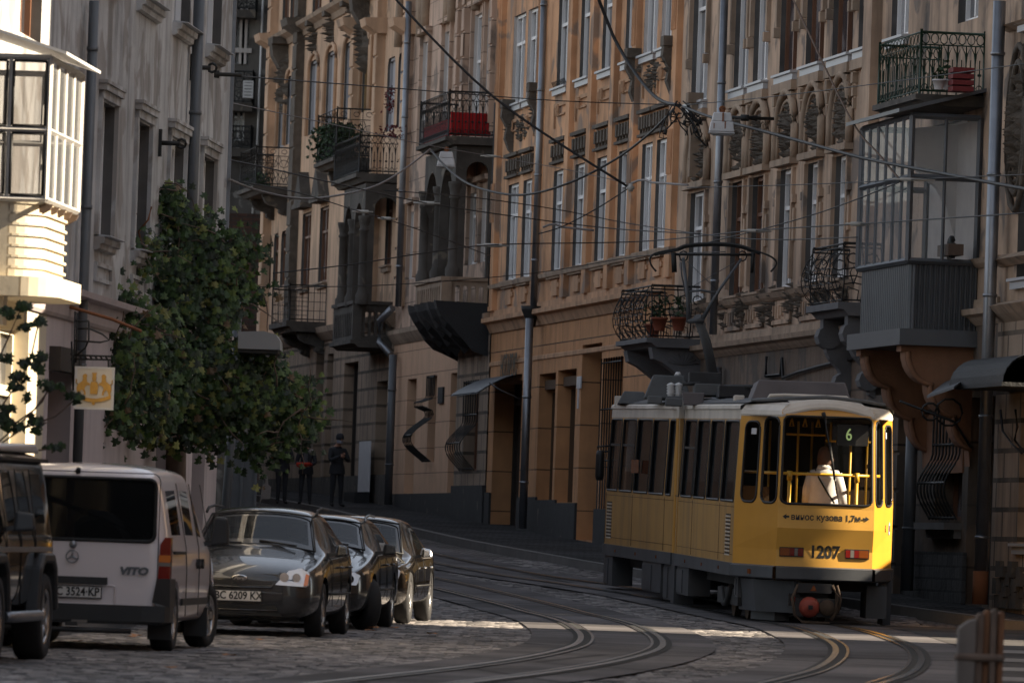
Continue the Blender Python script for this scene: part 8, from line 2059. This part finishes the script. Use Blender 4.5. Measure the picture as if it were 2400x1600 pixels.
# Van: origin at the rear
def van():
    W, H, L = .94, 1.87, 4.66
    lab = 'dirty white van with tinted tailgate glass parked behind the dark off-roader'
    yaw = math.radians(90-4.7); x = at(171,1420,77).x; T = placecar(x+.0, 77, yaw); e = empty('parked_van', T(2.3,0,0), lab, 'van', None)
    e['group'] = 'cars parked in a row along the left kerb'
    zb = .26
    def hv(w, zb_, zt, wt, k=0): return [(0,zb_),(w*.85,zb_),(w*.98,zb_+.06),(w,.75),(w*.99,.98),(w*.975,1.04),(w*.965,1.07),(wt+.03,zt-.17),(wt-.03,zt-.06),(wt*.6,zt-.015),(0,zt)]
    st = [(.0, hv(W*.92,zb+.1,H-.16,W*.70)), (.03, hv(W*.96,zb+.04,H-.08,W*.76)), (.16, hv(W*.99,zb,H-.03,W*.80)), (.35, hv(W,zb,H,W*.82)), (.45, hv(W,zb,H,W*.82)), (1.5, hv(W,zb,H+.02,W*.82)), (1.58, hv(W,zb,H+.02,W*.82)), (2.55, hv(W,zb,H,W*.81)), (2.63, hv(W,zb,H,W*.81)), (3.0, hv(W,zb,H-.06,W*.78)),
          (3.75, [(0,zb),(W*.85,zb),(W*.98,zb+.06),(W,.7),(W*.99,.98),(W*.97,1.05),(W*.95,1.08),(W*.9,1.14),(W*.84,1.17),(W*.5,1.2),(0,1.21)]), (4.3, [(0,zb),(W*.85,zb),(W*.96,zb+.06),(W*.98,.62),(W*.95,.8),(W*.92,.86),(W*.88,.89),(W*.8,.92),(W*.7,.94),(W*.4,.95),(0,.96)]), (4.62, [(0,zb+.05),(W*.7,zb+.05),(W*.8,zb+.1),(W*.82,.55),(W*.8,.66),(W*.76,.7),(W*.7,.72),(W*.6,.73),(W*.5,.74),(W*.3,.74),(0,.74)])]
    def reg(i, j, mir):
        if j == 6 and i == 4: return 1
        if j == 6 and i == 6: return 1
        if j == 6 and i == 8: return 1
        if i == 9 and j in (8,9): return 2
        return 0
    out = carbody(e, T, st, ['paint_white_van','car_glass_dark','car_glass_dark'], reg, [(.78,1),(.78,-1),(3.78,1),(3.78,-1)], .38)
    finish(e, T, out, {0:'body',1:'side_window',2:'windscreen'})
    for xx, sr in ((.78,0),(3.78,math.radians(-9))):
        for s in (-1, 1): wheel(e, T, xx, s*(W-.12), s, .335, .22, 6, sr)
    # tailgate glass following the body lean
    xr = lambda y, z: -.004-(0 if z < 1.1 else -.004*(z-1.1))+.03*(abs(y)/W)**3*1.2
    mb = MB(); gl = hole_outline((-.80,.80,1.10,1.72,.07,.07), 4)
    ff = lambda u, v, o: T(xr(u,v)-.012-o, -u, v)
    mb.face([ff(u,v,.0) for u,v in gl]); mb.prism(gl, lambda u,v: ff(u,v,.006), lambda u,v: ff(u,v,-.04)); g = mb.build('tailgate_window', M['car_glass_dark'], e)
    mb = MB(); mb.tube([ff(u,v,.008) for u,v in gl], .018, 4, closed=True); mb.build('window_seal', M['ink'], g)
    mb = MB(); mb.tube([ff(u,v,.0) for u,v in hole_outline((-.84,.84,.40,1.78,.08,.1), 4)], .006, 3, closed=True); mb.build('tailgate_seam', M['ink'], e)
    # badge: ring with three-pointed star
    c = ff(-.02,.93,.02); mb = MB(); Tz = lambda a, b_: ff(-.02+a,.93+b_,.015)
    mb.tube([Tz(.062*math.cos(a), .062*math.sin(a)) for a in [k*math.pi/8 for k in range(16)]], .007, 5, closed=True)
    for k in range(3): a = math.pi/2+k*2.094; mb.tube([Tz(0,0), Tz(.06*math.cos(a), .06*math.sin(a))], [.014,.004], 4)
    mb.build('star_badge', M['zinc'], e)
    mb = MB(); mb.lathe([(0,.012),(.035,.01),(.04,0)], lambda a,c_,d: ff(-.02+a,1.05+c_,d), 12); mb.build('tailgate_lock', M['zinc'], e)
    X_ = ff(1,.8,0)-ff(0,.8,0); put_text('VITO', 'model_lettering', ff(.60,.80,.014), X_, (0,0,1), .10, 'steel_grey', e, bold=.006, font_shear=.2, width=1.25)
    # plate recess, bar, lamps, bumper
    mb = MB(); fbox(mb, lambda u,v,o: ff(u,v,o), -.45, .34, .66, .73, -.02, .035); mb.build('handle_bar', M['black_plastic'], e)
    mb = MB(); mb.tube([ff(u,v,.003) for u,v in hole_outline((-.42,.42,.46,.65,.03,.03), 3)], .008, 4, closed=True); mb.build('plate_recess', M['paint_white_van'], e)
    p0 = MB(); p0.box((-.03,.02-.27-.0,.515),(-.018,.02+.27,.635), 0, lambda a,b_,c_: T(a,-b_,c_)); q = p0.build('plate_surround', M['black_plastic'], e)
    p0 = MB(); p0.box((-.036,.03-.255,.525),(-.029,.03+.25,.628), 0, lambda a,b_,c_: T(a,-b_,c_)); q2 = p0.build('licence_plate', M['plate_white'], q)
    put_text('BC 3524·KP', 'plate_number', T(-.04,-.02,.577), T(0,-1,0)-T(0,0,0), (0,0,1), .118, 'ink', q2, bold=.0025, width=.84)
    for s in (-1, 1):
        L3 = [(.845,.73),(.955,.73),(.955,1.15),(.90,1.15),(.86,1.08)]
        mb = MB(); mb.prism([(s*u, v) for u, v in L3], lambda u,v: T(xr(u,v)-.022+.07*max(0,(abs(u)-.86)/.1),-u,v), lambda u,v: T(.22,-u,v)); tl = mb.build('tail_lamp', M['tail_red'], e)
        for z0, z1, m_ in ((.90,.97,'orange_lens'),(.86,.897,'tail_clear')): mb = MB(); mb.prism([(s*.85,z0),(s*.957,z0),(s*.957,z1),(s*.85,z1)], lambda u,v: T(xr(u,v)-.028+.07*max(0,(abs(u)-.86)/.1),-u,v), lambda u,v: T(.225,-u,v)); mb.build('lamp_band', M[m_], tl)
    P2 = lambda x_, h0, h1: None
    mb = MB(); ring_ = [(-.96,.42),(-.97,.1),(-.93,-.03),(-.7,-.07),(.7,-.07),(.93,-.03),(.97,.1),(.96,.42)]
    for (z0, z1, k0, k1) in ((.27,.30,.9,1.0),(.30,.46,1.0,1.0)):
        for (u0,x0),(u1,x1) in zip(ring_, ring_[1:]): mb.face([T(x0*k0,-u0*k0,z0), T(x1*k0,-u1*k0,z0), T(x1*k1,-u1*k1,z1), T(x0*k1,-u0*k1,z1)])
    mb.face([T(x_,-u,.46) for u,x_ in ring_]); 
    for s in (-1, 1):     # bumper ears rising to the lamps
        mb.prism([(s*.86,.45),(s*.97,.45),(s*.965,.735),(s*.84,.735),(s*.80,.5)], lambda u,v: T(-.035+.08*max(0,(abs(u)-.86)/.1),-u,v), lambda u,v: T(.45,-u*1.004,v))
    mb.build('bumper', M['black_plastic'], e)
    mb = MB(); mb.tube([T(-.05,-.6,.20), T(-.05,.7,.20)], .03, 6); mb.box((-.1,-.06,.24),(0,.06,.28), 0, T); o = mb.build('tow_bar', M['black_plastic'], e)
    mb = MB(); mb.box((-.09,.0,.262),(-.075,.16,.30), 0, lambda a,b_,c_: T(a,-b_,c_)); mb.build('bumper_reflector', M['tail_clear'], e)
    for xx in (1.14, 4.15):
        mb = MB(); mb.box((xx-1.2 if xx > 2 else .38,-.97,.14),(xx-1.18 if xx > 2 else .40,-.75,.4), 0, T) if False else None
    for xx in (.38, 3.36):
        for s in (-1, 1): mb = MB(); mb.box((xx,s*.83-.12,.12),(xx+.02,s*.83+.12,.42), 0, T); mb.build('mud_flap', M['black_plastic'], e)
    for s in (-1, 1):
        mb = MB(); mb.box((1.2,s*.945-.012,.46),(3.3,s*.945+.012,.53), 0, T); mb.build('side_strip', M['black_plastic'], e)
        mb = MB(); mb.box((.5,s*.94-.012,.98),(1.45,s*.94+.012,1.01), 0, T); mb.build('door_rail', M['ink'], e)
        mb = MB()
        for xx in (1.55,2.6,3.55): mb.mark(); mb.tube([T(xx,s*.943,.35), T(xx,s*.945,.8), T(xx,s*.93,1.05), T(xx,s*.80,1.7)], .006, 3)
        mb.build('door_seam', M['ink'], e)
        for xx in (2.42,2.72): mb = MB(); mb.box((xx-.07,s*.955-.02,.86),(xx+.07,s*.955+.02,.90), 0, T); mb.box((xx-.02,s*.955-.022,.83),(xx+.02,s*.955+.022,.93), 0, T); mb.build('door_handle', M['black_plastic'], e)
        o = sidemirror(e, T, 3.3, .96, 1.08, 'black_plastic', s, .30, .2)
    mb = MB(); mb.tube([T(.05,0,1.8), T(.0,.0,1.78)], .03, 5); mb.build('brake_light', M['ink'], e)
van()
fy = lambda deg: math.radians(-90-deg)       # heading towards the camera, tail swinging right
# front bumper centres read off the photograph
hatch('parked_car', 'dark graphite hatchback with oval nose badge parked right behind the white van', 'car', at(560,1400,89).x, 89, fy(4.9), 'paint_graphite', .92, 1.50, 4.3, 'ford')
hatch('parked_car', 'black estate car with its front wheel turned outwards, between graphite hatchback and chrome-mirrored car', 'car', at(695,1400,95.4).x, 95.4, fy(4.2), 'paint_black', .90, 1.43, 4.7, 'bmw', steer=math.radians(28), spokes=9, rr=.325)
hatch('parked_car', 'dark brownish car with bright metal mirror and sunlit wheel, last of the parked row', 'car', at(790,1400,101.5).x, 101.5, fy(4.8), 'paint_brown_black', .92, 1.42, 4.62, 'audi', spokes=5, rr=.35)
bpy.data.objects['parked_car']['label'] = 'dark graphite hatchback with oval nose badge parked right behind the white van'
# aerial on the hatchback roof
fo = bpy.data.objects['parked_car']; p = at(605,1203,91.2); mb = MB(); mb.tube([p, at(618,1125,92)], [.012,.004], 4); mb.tube([p-Vector((0,0,.03)), p+Vector((0,0,.02))], [.03,.015], 6); mb.build('aerial', M['ink'], fo)
# ---- boxy off-roader, left edge: only its flank and roof reach into the picture
def offroader():
    yaw = fy(5.2); p = at(124,1400,72); W, L = .92, 4.5; tail = Vector((p.x, 72, 0))
    # tail right corner -> origin at front centre
    f_ = Vector((math.cos(yaw), math.sin(yaw), 0)); l_ = Vector((-math.sin(yaw), math.cos(yaw), 0))
    O = tail+f_*L-l_*W*1.0 if l_.x > 0 else tail+f_*L+l_*W
    T = placecar(O.x, O.y, yaw); e = empty('off_roader', T(-L/2,0,0), 'glossy dark brown boxy off-roader cut off by the left edge of the photo', 'off-roader', 'cars parked in a row along the left kerb')
    s = 1 if l_.x > 0 else -1
    def hg(w, zb, zt, wt): return [(0,zb),(w*.85,zb),(w*.98,zb+.05),(w,.78),(w,1.10),(w*.985,1.13),(w*.98,1.16),(wt+.012,zt-.12),(wt-.03,zt-.02),(wt*.6,zt),(0,zt+.01)]
    hood = lambda w, zb, zt: [(0,zb),(w*.85,zb),(w*.98,zb+.05),(w*.99,.75),(w*.98,.98),(w*.94,1.02),(w*.9,1.05),(w*.86,zt-.03),(w*.8,zt),(w*.5,zt+.01),(0,zt+.02)]
    H = 1.93; wt = .78
    st = [(0,hood(W*.9,.5,1.1)),(-.04,hood(W*.92,.5,1.14)),(-1.2,hood(W*.93,.45,1.2)),(-1.3,hood(W*.95,.45,1.22)),(-1.62,hg(W,.45,H-.06,wt)),(-1.7,hg(W,.45,H,wt)),(-2.42,hg(W,.45,H,wt)),(-2.52,hg(W,.45,H,wt)),(-3.28,hg(W,.45,H,wt)),(-3.38,hg(W,.45,H,wt)),(-4.2,hg(W,.45,H,wt)),(-4.4,hg(W*.995,.45,H-.01,wt)),(-4.48,hg(W*.99,.5,H-.03,wt)),(-4.5,hg(W*.98,.5,H-.05,wt*.98))]
    def reg(i, j, mir):
        if j == 6 and i in (5,7,9): return 1
        if i == 3 and j in (7,8,9): return 2
        return 0
    out = carbody(e, T, st, ['paint_brown_black','car_glass_dark','car_glass_dark'], reg, [(-.85,1),(-.85,-1),(-3.7,1),(-3.7,-1)], .46, sub=2)
    finish(e, T, out, {0:'body',1:'side_window',2:'windscreen'})
    for xx in (-.85,-3.7):
        for q in (-1, 1): wheel(e, T, xx, q*(W-.07), q, .40, .27, 5)
    for q in (-1, 1):
        for xx in (-.85,-3.7):      # square flared arches
            mb = MB(); P = [(xx-.62,.46),(xx-.50,.86),(xx-.30,.99),(xx+.30,.99),(xx+.50,.86),(xx+.66,.40),(xx+.56,.40),(xx+.42,.80),(xx+.26,.90),(xx-.26,.90),(xx-.42,.80),(xx-.52,.46)]
            mb.prism(P, lambda u,v: T(u,q*(W+.085),v), lambda u,v: T(u,q*(W-.05),v)); o = mb.build('wheel_arch_flare', M['black_plastic'], e); bv = o.modifiers.new('b','BEVEL'); bv.width = .02
        mb = MB(); mb.box((-4.2,q*(W-.01)-.02,1.0),(-.3,q*(W+.01)+.02,1.045), 0, T); mb.build('rubbing_strip', M['zinc'], e)
        mb = MB(); mb.tube([T(-1.35,q*(W+.04),.42), T(-1.45,q*(W+.1),.42), T(-3.05,q*(W+.1),.42), T(-3.12,q*(W+.04),.42)], .05, 8); mb.build('side_step', M['zinc'], e)
        sidemirror(e, T, -1.72, W-.0, 1.2, 'black_plastic', q, .17, .24)
        mb = MB()
        for xx in (-1.64,-2.47,-3.33): mb.mark(); mb.tube([T(xx,q*(W+.003),.5), T(xx,q*(W+.003),1.1), T(xx,q*(W*.9),1.75)], .008, 3)
        mb.build('door_seam', M['ink'], e)
        mb = MB(); mb.box((-4.5,q*wt-.03,H-.10),(-1.68,q*wt+.05,H-.07), 0, T); mb.build('roof_gutter', M['ink'], e)
    mb = MB()
    P = [(-4.5,H-.02),(-1.7,H-.02),(-1.75,H+.03),(-4.3,H+.07),(-4.48,H+.03)]
    mb.prism(P, lambda u,v: T(u,.74,v), lambda u,v: T(u,-.74,v)); o = mb.build('roof_panel', M['roof_sky_sheen'], e); bv = o.modifiers.new('b','BEVEL'); bv.width = .03; bv.segments = 3
    mb = MB(); mb.box((-4.62,-.85,.5),(-4.5,.85,.66), 0, T); mb.build('rear_bumper', M['black_plastic'], e)
    mb = MB(); mb.lathe([(0,-.1),(.3,-.1),(.36,-.05),(.36,.1),(.3,.12)], lambda a,c,d: T(-4.62-d,a,1.1+c), 18); mb.build('spare_wheel', M['black_plastic'], e)
offroader()
